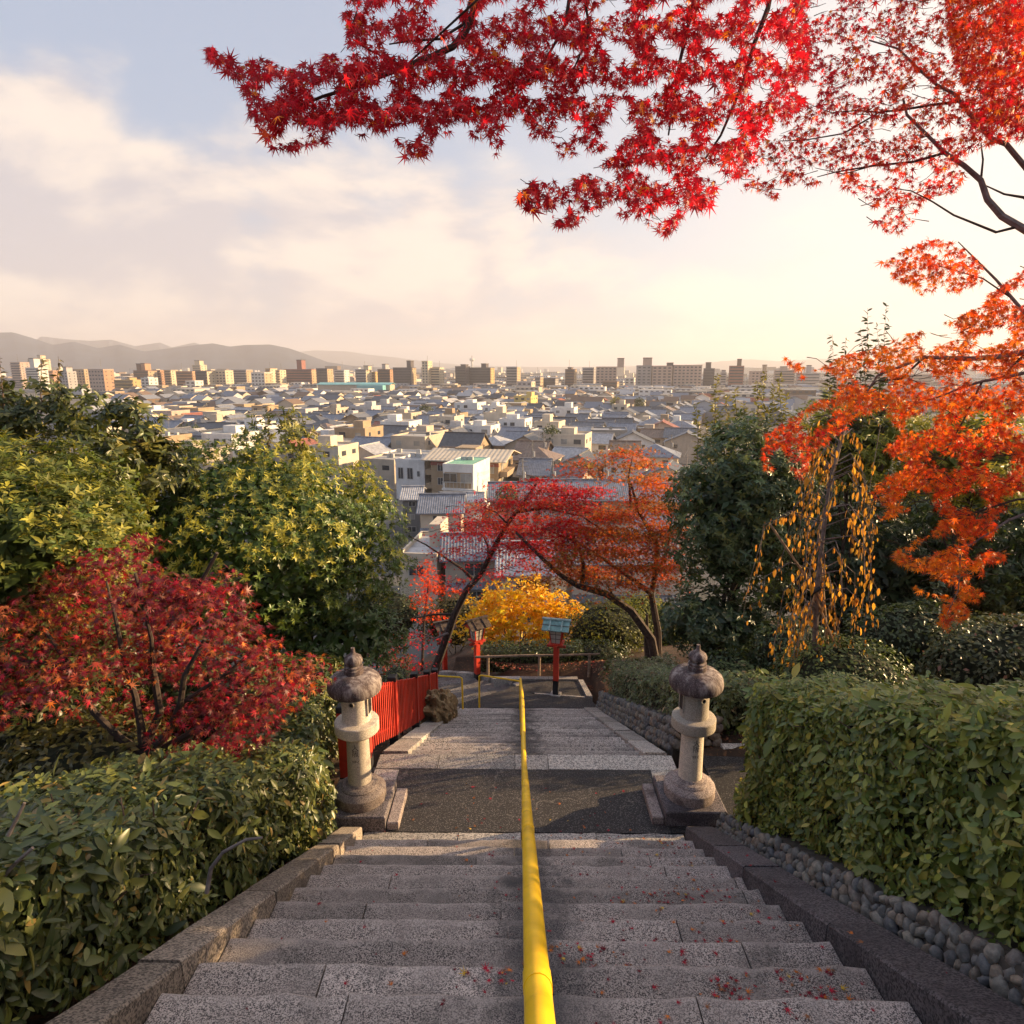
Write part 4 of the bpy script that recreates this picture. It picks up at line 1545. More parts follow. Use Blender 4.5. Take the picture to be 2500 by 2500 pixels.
def whorl_crown(root, c, rad, rng, nclump, per, size, base, alt, p_alt, tmpl, mat, tip=None, p_tip=0.0, clump=0.36, m=9, bump=0.18, zmin=-0.75, up=0.35, heart=0.66, seed=1.0, droop=0.0):
    """crown of shoots: every shoot carries a whorl of leaves round its tip"""
    Pc, Nc = ellip(rng, nclump, c, rad, bump, 2.4, seed, zmin, 0.22)
    shoots_P, shoots_A = [], []
    for p, nn in zip(Pc, Nc):
        k = int(per * rng.uniform(0.7, 1.3))
        d = unit(rng.normal(0, 1, (k, 3)) + nn * 0.9 + np.array([0, 0, up]))
        shoots_P.append(p + d * clump * rng.uniform(0.45, 1.0, (k, 1)) * np.array([1, 1, 0.8]))
        shoots_A.append(unit(d + nn * 0.5 + np.array([0, 0, up])))
    SP, SA = np.concatenate(shoots_P), np.concatenate(shoots_A)
    n = len(SP)
    # whorl leaves
    ref = np.where(np.abs(SA[:, 2:3]) < 0.9, np.array([[0, 0, 1.0]]), np.array([[1.0, 0, 0]]))
    X = unit(np.cross(SA, ref))
    Y = np.cross(SA, X)
    P, N_, H_, S_, C_ = [], [], [], [], []
    colshoot = jitter_col(rng, n, base, 0.2, alt, p_alt)
    if tip is not None:
        # young shoots gather in patches on the outside of the crown
        pick = (rng.random(n) < p_tip * 2.0 * np.clip(0.5 + lump(SP, 1.5, 2.7), 0, 1))
        colshoot[pick] = np.array(tip) * np.exp(rng.normal(0, 0.15, (pick.sum(), 1)))
    for j in range(m):
        a = 2 * math.pi * j / m * 1.0 + rng.random(n) * 0.6 + (j % 3) * 0.4
        el = rng.uniform(0.15, 1.1, n)
        rad_dir = X * np.cos(a)[:, None] + Y * np.sin(a)[:, None]
        h = unit(rad_dir * np.cos(el)[:, None] + SA * np.sin(el)[:, None] + np.array([0, 0, -droop]))
        P.append(SP + SA * (rng.uniform(-0.6, 0.1, n) * size)[:, None])
        H_.append(h)
        N_.append(unit(SA - rad_dir * 0.5 + rng.normal(0, 0.15, (n, 3))))
        S_.append(size * np.exp(rng.normal(0, 0.18, n)))
        C_.append(np.clip(colshoot * np.exp(rng.normal(0, 0.12, (n, 1))), 0.001, 0.9))
    foliage('crown', np.concatenate(P), np.concatenate(N_), np.concatenate(H_), np.concatenate(S_), np.concatenate(C_), tmpl, mat, root)
    # shaded leaves in the depth of the crown
    if heart:
        k = int(n * m * 0.22)
        Pi, Ni = ellip(rng, k, c, [r * heart for r in rad], bump, 2.4, seed, -1, 0.25)
        kk = len(Pi)
        foliage('inner_leaves', Pi, unit(Ni + rng.normal(0, 0.5, (kk, 3))), unit(rng.normal(0, 1, (kk, 3))), size * 1.9 * np.exp(rng.normal(0, 0.2, kk)), jitter_col(rng, kk, base, 0.2), OVAL, mat, root)
    return SP


def tree_trunk(root, base, c, rad, rng, r0=0.12, limbs=7, mat=None, spread=0.7):
    mat = mat or M['bark_dark']
    top = (c[0], c[1], c[2] + rad[2] * 0.35)
    path = limb_path(base, top, rng, 6, 0.08)
    MB().tube(path, [r0 * (1 - 0.12 * i) for i in range(len(path))], 9).build('trunk', mat, root)
    for i in range(limbs):
        a = path[2 + i % 4]
        d = unit(rng.normal(0, 1, (1, 3)))[0]
        d[2] = abs(d[2]) * 0.6
        b = np.array(c) + d * np.array(rad) * spread
        lp = limb_path(a, b, rng, 4, 0.15)
        MB().tube(lp, [r0 * 0.45, r0 * 0.36, r0 * 0.28, r0 * 0.2, r0 * 0.1], 7).build('limb', mat, root)


rngT = np.random.default_rng(33)

# big round evergreen, left of the view
c = tuple(PY(618, 1345, 10.4))
t = thing('evergreen_tree', 'big round evergreen with yellow tipped shoots behind the red fence', 'tree', (c[0], c[1], gz(c[0], c[1])))
tree_trunk(t, (c[0], c[1], gz(c[0], c[1]) - 0.2), c, (2.3, 2.0, 2.0), rngT, 0.16, 9)
whorl_crown(t, c, (2.40, 2.0, 1.78), rngT, 640, 12, 0.072, (0.075, 0.125, 0.028), (0.17, 0.20, 0.035), 0.9, SLIM, M['leaf_wax'], (0.40, 0.37, 0.055), 0.40, clump=0.33, bump=0.11, heart=0.80)
c2 = tuple(PY(668, 1085, 10.6))
whorl_crown(t, c2, (0.5, 0.5, 0.55), rngT, 20, 8, 0.10, (0.09, 0.11, 0.03), (0.2, 0.2, 0.04), 0.8, SLIM, M['leaf_wax'], (0.27, 0.25, 0.05), 0.5, clump=0.25, heart=0)
c2 = tuple(PY(820, 1560, 9.6))
whorl_crown(t, c2, (1.15, 0.9, 0.55), rngT, 60, 9, 0.10, (0.06, 0.10, 0.03), (0.10, 0.13, 0.03), 0.8, SLIM, M['leaf_wax'], clump=0.3)

# tall droopy-leaved tree at the left edge
c = tuple(PY(90, 1375, 8.2))
t = thing('broadleaf_tree', 'tall dark tree with drooping leaves at the left edge', 'tree', (c[0], c[1], gz(c[0], c[1])))
tree_trunk(t, (c[0], c[1], gz(c[0], c[1]) - 0.2), c, (1.1, 1.0, 1.7), rngT, 0.12, 8)
whorl_crown(t, c, (1.2, 1.1, 1.7), rngT, 210, 9, 0.105, (0.08, 0.11, 0.03), (0.19, 0.19, 0.04), 0.9, SLIM_D, M['leaf_wax'], (0.24, 0.21, 0.05), 0.12, clump=0.33, m=7, up=0.15, droop=0.65)
for px, py, rx, rz in ((40, 1060, 0.42, 0.4), (205, 1010, 0.2, 0.3), (230, 1150, 0.4, 0.45), (-10, 1010, 0.35, 0.4), (115, 1000, 0.2, 0.34), (20, 1200, 0.7, 0.6)):
    c2 = tuple(PY(px, py, 8.2))
    whorl_crown(t, c2, (rx, rx, rz), rngT, int(30 * rx * 2.4), 8, 0.10, (0.06, 0.08, 0.025), (0.13, 0.13, 0.03), 0.9, SLIM_D, M['leaf_wax'], (0.24, 0.21, 0.05), 0.12, clump=0.22, m=6, up=0.3, droop=0.55, heart=0)
c = tuple(PY(330, 1180, 9.6))
t = thing('broadleaf_tree', 'slim leafy tree between the left edge tree and the big round evergreen', 'tree', (c[0], c[1], gz(c[0], c[1])))
tree_trunk(t, (c[0], c[1], gz(c[0], c[1]) - 0.2), c, (0.6, 0.6, 1.2), rngT, 0.08, 6)
for px, py, rx, rz in ((320, 1060, 0.32, 0.42), (370, 1180, 0.5, 0.6), (270, 1190, 0.55, 0.6), (310, 1330, 0.8, 0.6)):
    c2 = tuple(PY(px, py, 9.5))
    whorl_crown(t, c2, (rx, rx, rz), rngT, int(30 * rx * 2.4), 8, 0.13, (0.06, 0.08, 0.025), (0.13, 0.13, 0.03), 0.9, SLIM_D, M['leaf_wax'], (0.22, 0.2, 0.05), 0.12, clump=0.24, m=6, up=0.3, droop=0.5, heart=0)

# bright yellow-green shrub tree in front of it
c = tuple(PY(70, 1330, 6.2))
t = thing('yellow_green_shrub', 'sunlit yellow green shrub with long pointed leaves above the dark red maple', 'shrub', (c[0], c[1], gz(c[0], c[1])))
tree_trunk(t, (c[0], c[1], gz(c[0], c[1]) - 0.2), c, (0.9, 0.8, 1.2), rngT, 0.07, 9)
whorl_crown(t, c, (0.98, 0.85, 0.95), rngT, 230, 10, 0.080, (0.085, 0.125, 0.028), (0.20, 0.20, 0.04), 0.9, SLIM, M['leaf_soft'], (0.30, 0.29, 0.05), 0.2, clump=0.26, m=7, up=0.7, droop=0.15)
whorl_crown(t, tuple(PY(40, 1560, 6.3)), (1.0, 0.8, 0.7), rngT, 130, 9, 0.095, (0.05, 0.075, 0.03), (0.08, 0.1, 0.03), 0.9, SLIM, M['leaf_soft'], clump=0.26, m=7, up=0.2, droop=0.3)
mb = MB()
PP, NN2, HH2, SS = [], [], [], []
for px, py, hgt in ((345, 1370, 0.55), (335, 1345, 0.45), (90, 1180, 0.4), (200, 1250, 0.4), (160, 1200, 0.3), (20, 1150, 0.45)):
    b = np.array(PY(px, py, 6.0))
    st = limb_path(b + np.array([0, 0, -hgt]), b + np.array([rngT.normal(0, 0.03), 0, 0.06]), rngT, 5, 0.06)
    mb.tube(st, [0.007, 0.006, 0.005, 0.004, 0.003, 0.002], 5)
    for k in range(14):
        a = k * 2.4
        s = np.array(st[min(5, 1 + k // 3)]) + np.array([0, 0, 0.03 * (k % 3)])
        PP.append(s)
        HH2.append((math.cos(a), math.sin(a), 0.45))
        NN2.append((-math.cos(a) * 0.4, -math.sin(a) * 0.4, 1))
        SS.append(0.13)
mb.build('shoot', M['twig'], t)
PP, NN2, HH2, SS = map(np.array, (PP, NN2, HH2, SS))
foliage('shoot_leaves', PP, NN2, HH2, SS, jitter_col(rngT, len(PP), (0.26, 0.26, 0.05), 0.15), SLIM_D, M['leaf_soft'], t)


# small bushes: (name, label, px, py, Y, rx, ry, rz, n, size, base, alt, p_alt)
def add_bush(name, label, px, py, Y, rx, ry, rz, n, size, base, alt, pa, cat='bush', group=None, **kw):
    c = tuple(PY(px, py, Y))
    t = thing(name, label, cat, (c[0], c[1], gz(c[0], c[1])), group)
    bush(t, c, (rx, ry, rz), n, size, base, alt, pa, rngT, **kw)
    # short woody stems down to the soil
    for k in range(4):
        a = k * 1.6
        b = (c[0] + 0.15 * math.cos(a), c[1] + 0.15 * math.sin(a), gz(c[0], c[1]) - 0.1)
        MB().tube(limb_path(b, (c[0] + rx * 0.5 * math.cos(a), c[1] + ry * 0.5 * math.sin(a), c[2]), rngT, 3, 0.1), [0.02, 0.017, 0.014, 0.01], 6).build('stem', M['bark_dark'], t)
    return t


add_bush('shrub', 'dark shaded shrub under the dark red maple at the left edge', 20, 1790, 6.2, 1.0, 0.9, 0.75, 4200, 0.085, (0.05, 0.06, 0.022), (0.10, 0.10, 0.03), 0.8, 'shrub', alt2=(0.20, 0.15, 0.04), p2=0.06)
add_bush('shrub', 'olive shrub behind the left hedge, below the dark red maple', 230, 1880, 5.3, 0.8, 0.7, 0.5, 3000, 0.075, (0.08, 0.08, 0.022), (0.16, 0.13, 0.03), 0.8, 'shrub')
add_bush('shrub', 'low green shrub between the left hedge and the red fence', 760, 1745, 8.0, 0.65, 0.7, 0.42, 2400, 0.06, G_MID, G_OLIVE, 0.8, 'shrub', alt2=(0.2, 0.2, 0.05), p2=0.05)
add_bush('shrub', 'green clipped shrub showing over the top of the red fence', 955, 1690, 10.2, 0.38, 1.2, 0.33, 2600, 0.05, G_MID, G_OLIVE, 0.9, 'shrub', alt2=(0.17, 0.19, 0.04), p2=0.2)
add_bush('shrub', 'dark shrub beyond the end of the fence, below the short handrail', 1100, 1730, 16.6, 0.95, 0.7, 0.75, 3000, 0.06, (0.035, 0.055, 0.022), G_MID, 0.8, 'shrub')
add_bush('shrub', 'flat topped green hedge bush below the weeping tree stakes', 2050, 1660, 8.4, 1.0, 0.65, 0.62, 5200, 0.055, G_MID, G_OLIVE, 0.8, 'bush', bump=0.08)
add_bush('shrub', 'large dull green bush at the right edge under the orange leaves', 2480, 1640, 9.4, 1.55, 0.9, 0.98, 6500, 0.075, (0.075, 0.095, 0.045), (0.13, 0.12, 0.06), 0.8, 'bush', alt2=(0.22, 0.1, 0.06), p2=0.03)
add_bush('shrub', 'dark leafy bush at the foot of the evergreen by the hedge side lantern', 1780, 1660, 10.4, 0.75, 0.6, 0.55, 3200, 0.07, (0.035, 0.058, 0.03), G_MID, 0.8, 'bush', alt2=(0.19, 0.21, 0.04), p2=0.06)
add_bush('shrub', 'low leafy plants in the shade behind the hedge side lantern', 1840, 1790, 8.3, 0.55, 0.35, 0.35, 1500, 0.06, G_MID, G_OLIVE, 0.8, 'shrub')
add_bush('shrub', 'olive green bush right of the yellow tree', 1480, 1540, 19.5, 1.5, 1.2, 1.05, 5200, 0.085, (0.07, 0.09, 0.02), (0.2, 0.19, 0.03), 0.8, 'bush', mat=M['leaf_soft'])
add_bush('shrub', 'dark green bush at the foot of the tall maple trunk', 1460, 1610, 17.8, 0.9, 0.7, 0.6, 3000, 0.07, (0.035, 0.05, 0.02), G_MID, 0.8, 'bush')
add_bush('shrub', 'bright yellow green bush in front of the cream house wall', 1560, 1500, 22.5, 1.1, 0.9, 0.8, 2600, 0.10, (0.15, 0.17, 0.03), (0.3, 0.28, 0.04), 0.7, 'bush', mat=M['leaf_soft'])
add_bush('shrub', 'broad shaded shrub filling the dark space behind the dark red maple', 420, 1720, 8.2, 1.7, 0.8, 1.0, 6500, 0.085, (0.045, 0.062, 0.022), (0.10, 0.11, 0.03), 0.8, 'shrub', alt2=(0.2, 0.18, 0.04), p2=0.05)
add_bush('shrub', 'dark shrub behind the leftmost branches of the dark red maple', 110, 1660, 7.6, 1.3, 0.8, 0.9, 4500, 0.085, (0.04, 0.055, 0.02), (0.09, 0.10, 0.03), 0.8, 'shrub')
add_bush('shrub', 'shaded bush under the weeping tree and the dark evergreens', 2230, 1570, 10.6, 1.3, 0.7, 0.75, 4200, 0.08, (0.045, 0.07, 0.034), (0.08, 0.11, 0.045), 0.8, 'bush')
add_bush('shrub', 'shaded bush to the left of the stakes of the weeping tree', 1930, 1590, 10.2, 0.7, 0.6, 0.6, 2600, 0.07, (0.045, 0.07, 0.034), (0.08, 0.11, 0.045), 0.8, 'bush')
add_bush('shrub', 'brownish olive shrub low behind the yellow tree, left side', 1110, 1520, 26.0, 1.5, 1.0, 1.3, 3000, 0.12, (0.09, 0.085, 0.028), (0.2, 0.13, 0.04), 0.8, 'shrub', mat=M['leaf_soft'])
add_bush('shrub', 'bright green bush behind the orange maple fork', 1640, 1540, 22.0, 1.4, 1.0, 1.1, 3200, 0.10, (0.09, 0.12, 0.03), (0.2, 0.21, 0.04), 0.8, 'bush', mat=M['leaf_soft'])
add_bush('shrub', 'dark evergreen bush low in the gap left of the lamp posts', 930, 1500, 26.0, 2.2, 1.2, 1.4, 3600, 0.10, (0.032, 0.045, 0.018), G_MID, 0.6, 'bush')

# clipped hedge behind the log fence, and the long loose hedge beside the lower flight
h = thing('hedge', 'dark clipped hedge behind the log fence', 'hedge', (0.3, 17.6, LOW_Z))
hedge(h, [((-1.2, 17.1), (-1.2, 18.0), LOW_Z - 0.3, LOW_Z + 0.30), ((1.9, 17.2), (1.9, 18.0), LOW_Z - 0.3, LOW_Z + 0.34)], 5200, 0.06, (0.04, 0.06, 0.025), G_MID, 0.9, OVAL, rngT, M['leaf_wax'], rough=0.1, alt2=(0.13, 0.15, 0.04), p2=0.05)
h = thing('hedge', 'loose pale green shrubs planted along the top of the long cobble wall', 'hedge', (2.6, 11, -6))
secs = []
for y in (7.95, 9.0, 10.2, 11.5, 12.8, 14.2, 15.3):
    z = nose2(min(y, 14.6)) + 0.36
    secs.append(((2.34 - 0.10 * (y > 14), y), (3.9, y + 0.1), z, z + (0.5 if y < 8.5 else 0.72)))
hedge(h, secs, 17000, 0.062, (0.085, 0.115, 0.05), (0.16, 0.18, 0.07), 0.9, OVAL, rngT, M['leaf_wax'], rough=0.22, face_droop=0.3, upturn=0.5, alt2=(0.24, 0.17, 0.10), p2=0.04)

# evergreens on the right
def evergreen(name, label, px, py, Y, rad, ncl, per, size, base, alt, pa, tip=None, pt=0.0, m=7, droop=0.45, clump=0.34, tmpl=None, r0=0.11, mat=None, cat='tree', **kw):
    c = tuple(PY(px, py, Y))
    t = thing(name, label, cat, (c[0], c[1], gz(c[0], c[1])))
    tree_trunk(t, (c[0], c[1], gz(c[0], c[1]) - 0.2), c, rad, rngT, r0, 7)
    whorl_crown(t, c, rad, rngT, ncl, per, size, base, alt, pa, tmpl or SLIM_D, mat or M['leaf_wax'], tip, pt, clump=clump, m=m, up=0.1, droop=droop, **kw)
    return t


te = evergreen('evergreen_tree', 'tall dark evergreen behind the hedge side lantern, a row of houses to its left', 1800, 1270, 11.8, (1.18, 1.05, 1.75), 320, 9, 0.095, (0.065, 0.105, 0.048), (0.12, 0.155, 0.06), 0.9, (0.18, 0.2, 0.06), 0.2)
whorl_crown(te, tuple(PY(1740, 1520, 11.6)), (0.85, 0.7, 0.55), rngT, 60, 8, 0.115, (0.055, 0.09, 0.045), (0.10, 0.13, 0.05), 0.9, SLIM_D, M['leaf_wax'], clump=0.3, m=7, droop=0.4)
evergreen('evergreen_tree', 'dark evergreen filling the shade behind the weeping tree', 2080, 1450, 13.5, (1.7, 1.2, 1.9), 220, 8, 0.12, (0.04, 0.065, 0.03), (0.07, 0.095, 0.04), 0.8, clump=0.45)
evergreen('evergreen_tree', 'dark evergreen at the right edge behind the orange maple leaves', 2430, 1370, 14.0, (2.3, 1.3, 2.2), 280, 8, 0.12, (0.045, 0.075, 0.03), (0.09, 0.12, 0.04), 0.8, (0.14, 0.15, 0.04), 0.12, clump=0.45)
for lab, px, py, rad, n_ in (('yellow green bamboo clump rising behind the weeping tree', 2080, 1090, (1.25, 0.8, 0.95), 110), ('yellow green bamboo clump at the right edge behind the orange maple', 2370, 1130, (1.4, 0.8, 1.05), 130)):
    evergreen('bamboo_clump', lab, px, py, 12.6, rad, n_, 9, 0.13, (0.15, 0.18, 0.035), (0.28, 0.28, 0.05), 0.8, (0.40, 0.36, 0.06), 0.3, m=7, droop=0.6, clump=0.42, tmpl=NARROW, r0=0.05, mat=M['leaf_soft'], cat='bamboo')


def shoots(root, spec, rng, leaf, base, alt, tmpl, mat, lean=0.06, gap=0.055, thick=0.009, up=0.3):
    """thin upright stems with leaves all along; spec = (px, py_top, py_bottom, Y)"""
    P, N_, H_, S_ = [], [], [], []
    for px, p0, p1, Y in spec:
        top, bot = np.array(PY(px, p0, Y)), np.array(PY(px, p1, Y))
        bot += rng.normal(0, lean, 3) * np.array([1, 1, 0])
        L = np.linalg.norm(top - bot)
        st = limb_path(bot, top, rng, 6, 0.05)
        MB().tube(st, [thick * (1 - 0.14 * i) for i in range(7)], 5).build('stem', M['twig'], root)
        k = int(L / gap)
        for i in range(k):
            t = 0.12 + 0.88 * i / k
            s = t * 6
            j = min(5, int(s))
            p = np.array(st[j]) + (np.array(st[j + 1]) - np.array(st[j])) * (s - j)
            for q in range(2):
                a = rng.random() * 6.28
                P.append(p)
                H_.append((math.cos(a), math.sin(a), up + rng.normal(0, 0.3)))
                N_.append((rng.normal(0, 0.8), rng.normal(0, 0.8) - 0.4, 0.7))
                S_.append(leaf * (1.1 - 0.45 * t) * math.exp(rng.normal(0, 0.15)))
    P, N_, H_, S_ = map(np.array, (P, N_, H_, S_))
    foliage('foliage', P, N_, H_, S_, jitter_col(rng, len(P), base, 0.2, alt, 0.8), tmpl, mat, root)


t = thing('tall_sapling', 'tall leafy saplings poking into the sky above the orange maple', 'sapling', tuple(PY(2090, 1400, 12)))
shoots(t, [(2165, 740, 1150, 12), (2140, 790, 1150, 12), (2118, 752, 1150, 11.8), (2100, 800, 1150, 12), (2032, 815, 1150, 12.2), (2066, 822, 1150, 12), (2045, 880, 1150, 12), (2150, 850, 1150, 12.2), (2085, 870, 1150, 12)], rngT, 0.155, (0.05, 0.065, 0.025), (0.12, 0.11, 0.035), SLIM_D, M['leaf_wax'], gap=0.06)
t = thing('bamboo_clump', 'thin yellowish bamboo stems above the tall dark evergreen', 'bamboo', tuple(PY(1800, 1300, 13)))
shoots(t, [(1700, 985, 1250, 13), (1722, 1020, 1250, 13), (1752, 912, 1250, 13), (1775, 960, 1250, 13.2), (1795, 945, 1250, 13), (1815, 985, 1250, 13), (1850, 930, 1250, 13), (1868, 905, 1250, 13), (1890, 940, 1250, 13), (1905, 915, 1250, 13), (1920, 960, 1250, 13), (1838, 1000, 1250, 13), (1760, 1000, 1250, 12.8), (1878, 985, 1250, 13)], rngT, 0.15, (0.19, 0.18, 0.045), (0.30, 0.27, 0.06), SLIM, M['leaf_soft'], gap=0.028, up=0.1)
t = thing('tall_sapling', 'thin dry leafed saplings sticking up from the left edge tree against the far hills', 'sapling', tuple(PY(120, 1100, 8.2)))
shoots(t, [(102, 868, 1010, 8.2), (142, 870, 1010, 8.3), (0, 870, 1010, 8.0), (330, 985, 1100, 9.4), (298, 1000, 1100, 9.4), (655, 985, 1100, 10.4), (700, 1010, 1110, 10.4)], rngT, 0.10, (0.10, 0.08, 0.035), (0.18, 0.15, 0.05), SLIM_D, M['leaf_wax'], gap=0.04, up=-0.1)

evergreen('evergreen_tree', 'dark evergreen seen between the tall dark one and the weeping tree', 1985, 1330, 16.5, (1.6, 1.2, 2.3), 200, 8, 0.13, (0.045, 0.07, 0.032), (0.08, 0.105, 0.04), 0.8, clump=0.45)
evergreen('evergreen_tree', 'dark evergreen deep behind the middle of the orange maple', 2230, 1330, 16.5, (1.7, 1.2, 2.3), 200, 8, 0.13, (0.045, 0.07, 0.032), (0.08, 0.105, 0.04), 0.8, clump=0.45)
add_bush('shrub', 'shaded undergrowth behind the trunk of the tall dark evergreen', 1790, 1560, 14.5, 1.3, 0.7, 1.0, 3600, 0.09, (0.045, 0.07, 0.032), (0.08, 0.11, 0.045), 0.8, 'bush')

# weeping cherry with dry orange leaves, tied to stakes
wb = PY(1985, 1610, 8.6)
wt_ = thing('weeping_tree', 'weeping tree with dry orange leaves tied to three stakes', 'tree', (wb.x, wb.y, gz(wb.x, wb.y)))
Yw = 8.6
tr = [PY(px, py, Yw) for px, py in ((1984, 1690), (1990, 1560), (1995, 1440), (2010, 1300), (2025, 1180), (2045, 1100), (2068, 1000))]
MB().tube(tr, [0.045, 0.042, 0.038, 0.03, 0.024, 0.018, 0.01], 8).build('trunk', M['bark_grey'], wt_)
for a, b in (((1905, 1690), (1995, 1440)), ((2085, 1690), (1990, 1455)), ((2010, 1470), (1880, 1280))):
    MB().tube([PY(*a, Yw - 0.05), PY(*b, Yw - 0.03)], 0.017, 7).build('stake', M['bamboo'], wt_)
MB().tube([PY(2030, 1690, Yw + 0.25), PY(1998, 1300, Yw + 0.05), PY(2072, 1010, Yw)], [0.02, 0.017, 0.012], 7).build('stake', M['bamboo'], wt_)
MB().tube([PY(1982, 1448, Yw - 0.07), PY(2003, 1436, Yw - 0.07)], 0.03, 7).build('tie', M['black'], wt_)
P, N_, H_, S_ = [], [], [], []
for k in range(62):
    s = rngT.uniform(1.2, 5.9)
    j = min(5, int(s))
    p0 = np.array(tr[j]) + (np.array(tr[j + 1]) - np.array(tr[j])) * (s - j)
    a = rngT.random() * 6.28
    reach = rngT.uniform(0.25, 0.95) * (0.55 + 0.45 * (1 - abs(s - 3) / 3))
    fall = rngT.uniform(0.5, 1.7)
    p1 = p0 + np.array([math.cos(a) * reach * 0.5, math.sin(a) * reach * 0.4, 0.12])
    p2 = p0 + np.array([math.cos(a) * reach * 0.9, math.sin(a) * reach * 0.6, -0.10])
    p3 = p0 + np.array([math.cos(a) * reach, math.sin(a) * reach * 0.65, -fall * 0.6])
    p4 = p0 + np.array([math.cos(a) * reach * 1.03, math.sin(a) * reach * 0.65, -fall])
    zlow = gz(p4[0], p4[1]) + 0.5
    if p4[2] < zlow:
        p4[2] = zlow
        p3[2] = max(p3[2], zlow + 0.1)
    p3 = p3 + rngT.normal(0, 0.06, 3)
    p4 = p4 + rngT.normal(0, 0.10, 3) * np.array([1, 1, 0.3])
    br = [p0, p1, p2, p3, p4]
    MB().tube(br, [0.009, 0.007, 0.005, 0.004, 0.002], 5).build('branch', M['bark_grey'], wt_)
    for i in range(int(9 + fall * 8)):
        t = rngT.uniform(1.2, 4)
        q = min(3, int(t))
        P.append(np.array(br[q]) + (np.array(br[q + 1]) - np.array(br[q])) * (t - q) + rngT.normal(0, 0.028, 3))
        b = rngT.random() * 6.28
        H_.append((0.85 * math.cos(b), 0.85 * math.sin(b), -1 + rngT.normal(0, 0.3)))
        N_.append((math.cos(b), math.sin(b), 0.3))
        S_.append(0.078 * math.exp(rngT.normal(0, 0.3)))
P, N_, H_, S_ = map(np.array, (P, N_, H_, S_))
C = jitter_col(rngT, len(P), (0.46, 0.19, 0.035), 0.3, (0.48, 0.34, 0.06), 0.9)
tm = tmpl_oval(0.20, 0.05, 0.15, True)
k = leaf_parts(P, N_, H_, S_, C, tm, M['leaf_soft'], wt_, 300, 'w')
foliage('foliage', P[k], N_[k], H_[k], S_[k], C[k], tm, M['leaf_soft'], wt_)

# yellow tree behind the log fence
c = tuple(PY(1268, 1508, 20.5))
t = thing('yellow_tree', 'small bright yellow autumn tree with stakes behind the lamp posts', 'tree', (c[0], c[1], gz(c[0], c[1])))
tb = (c[0], c[1], gz(c[0], c[1]) - 0.1)
for k in range(9):
    a = k * 0.7
    MB().tube(limb_path(tb, (c[0] + 1.3 * math.cos(a), c[1] + 1.0 * math.sin(a), c[2] + 0.4 * math.sin(2.3 * k)), rngT, 5, 0.12), [0.05, 0.04, 0.03, 0.02, 0.014, 0.008], 6).build('trunk' if k == 0 else 'limb', M['bark_dark'], t)
for dx in (-0.35, 0.05, 0.4):
    MB().tube([(c[0] + dx * 1.1, c[1] - 0.35, tb[2]), (c[0] + dx * 0.15 + 0.02, c[1] - 0.1, tb[2] + 1.3)], 0.03, 6).build('stake', M['bamboo'], t)
for dx, dz, rx, rz, n_ in ((-0.2, 0.25, 1.2, 0.75, 120), (0.6, 0.35, 1.0, 0.6, 90), (-1.0, 0.0, 0.75, 0.6, 60), (1.35, -0.1, 0.8, 0.5, 60), (0.1, -0.55, 1.3, 0.7, 120), (-0.9, -0.75, 0.7, 0.6, 50), (1.2, -0.8, 0.7, 0.5, 45), (0.2, 1.0, 0.5, 0.3, 24), (-0.6, 0.85, 0.5, 0.25, 22), (1.9, 0.15, 0.35, 0.2, 12), (-1.7, -0.3, 0.4, 0.3, 16)):
    whorl_crown(t, (c[0] + dx, c[1] + 0.3 * math.sin(5 * dx), c[2] + dz), (rx, 0.8, rz), rngT, n_, 5, 0.115, (0.72, 0.47, 0.02), (0.70, 0.33, 0.02), 0.7, OVAL, M['leaf_soft'], (0.66, 0.58, 0.05), 0.2, clump=0.24, m=5, up=0.0, droop=0.55, heart=0, bump=0.3, seed=dx + 3)


# ------------------------------------------------------------------ maples
def pads(root, specs, rng, size, colf, tmpl, mat, indiv=0, flat=0.75, droop=0.35, thick=0.35):
    """specs: (x,y,z,rx,ry,rz,n): flat sprays of maple leaves; colf(P)->colours"""
    P, O = [], []
    for x, y, z, rx, ry, rz, n in specs:
        d = rng.normal(0, 1, (n, 3))
        d = unit(d) * (rng.random((n, 1)) ** 0.42)
        nz = 0.25 * lump(d * np.array([rx, ry, rz]) * 3.0 + np.array([x, y, z]), 2.2, 0.7)
        d = d * (1 + nz[:, None])
        P.append(np.array([x, y, z]) + d * np.array([rx, ry, rz]) - np.array([0, 0, 1]) * (np.linalg.norm(d[:, :2], axis=1) ** 2 * rz * 0.6)[:, None])
        O.append(d)
    P, O = np.concatenate(P), np.concatenate(O)
    n = len(P)
    N_ = unit(np.array([0, 0, flat]) + rng.normal(0, 0.45, (n, 3)) + O * 0.3)
    H_ = unit(O * np.array([1, 1, 0]) + rng.normal(0, 0.6, (n, 3)) + np.array([0, 0, -droop]))
    S = size * np.exp(rng.normal(0, 0.2, n))
    C = colf(P, rng)
    if indiv:
        k = leaf_parts(P, N_, H_, S, C, tmpl, mat, root, indiv, root.name)
        P, N_, H_, S, C = P[k], N_[k], H_[k], S[k], C[k]
    foliage('crown', P, N_, H_, S, C, tmpl, mat, root)
    return P


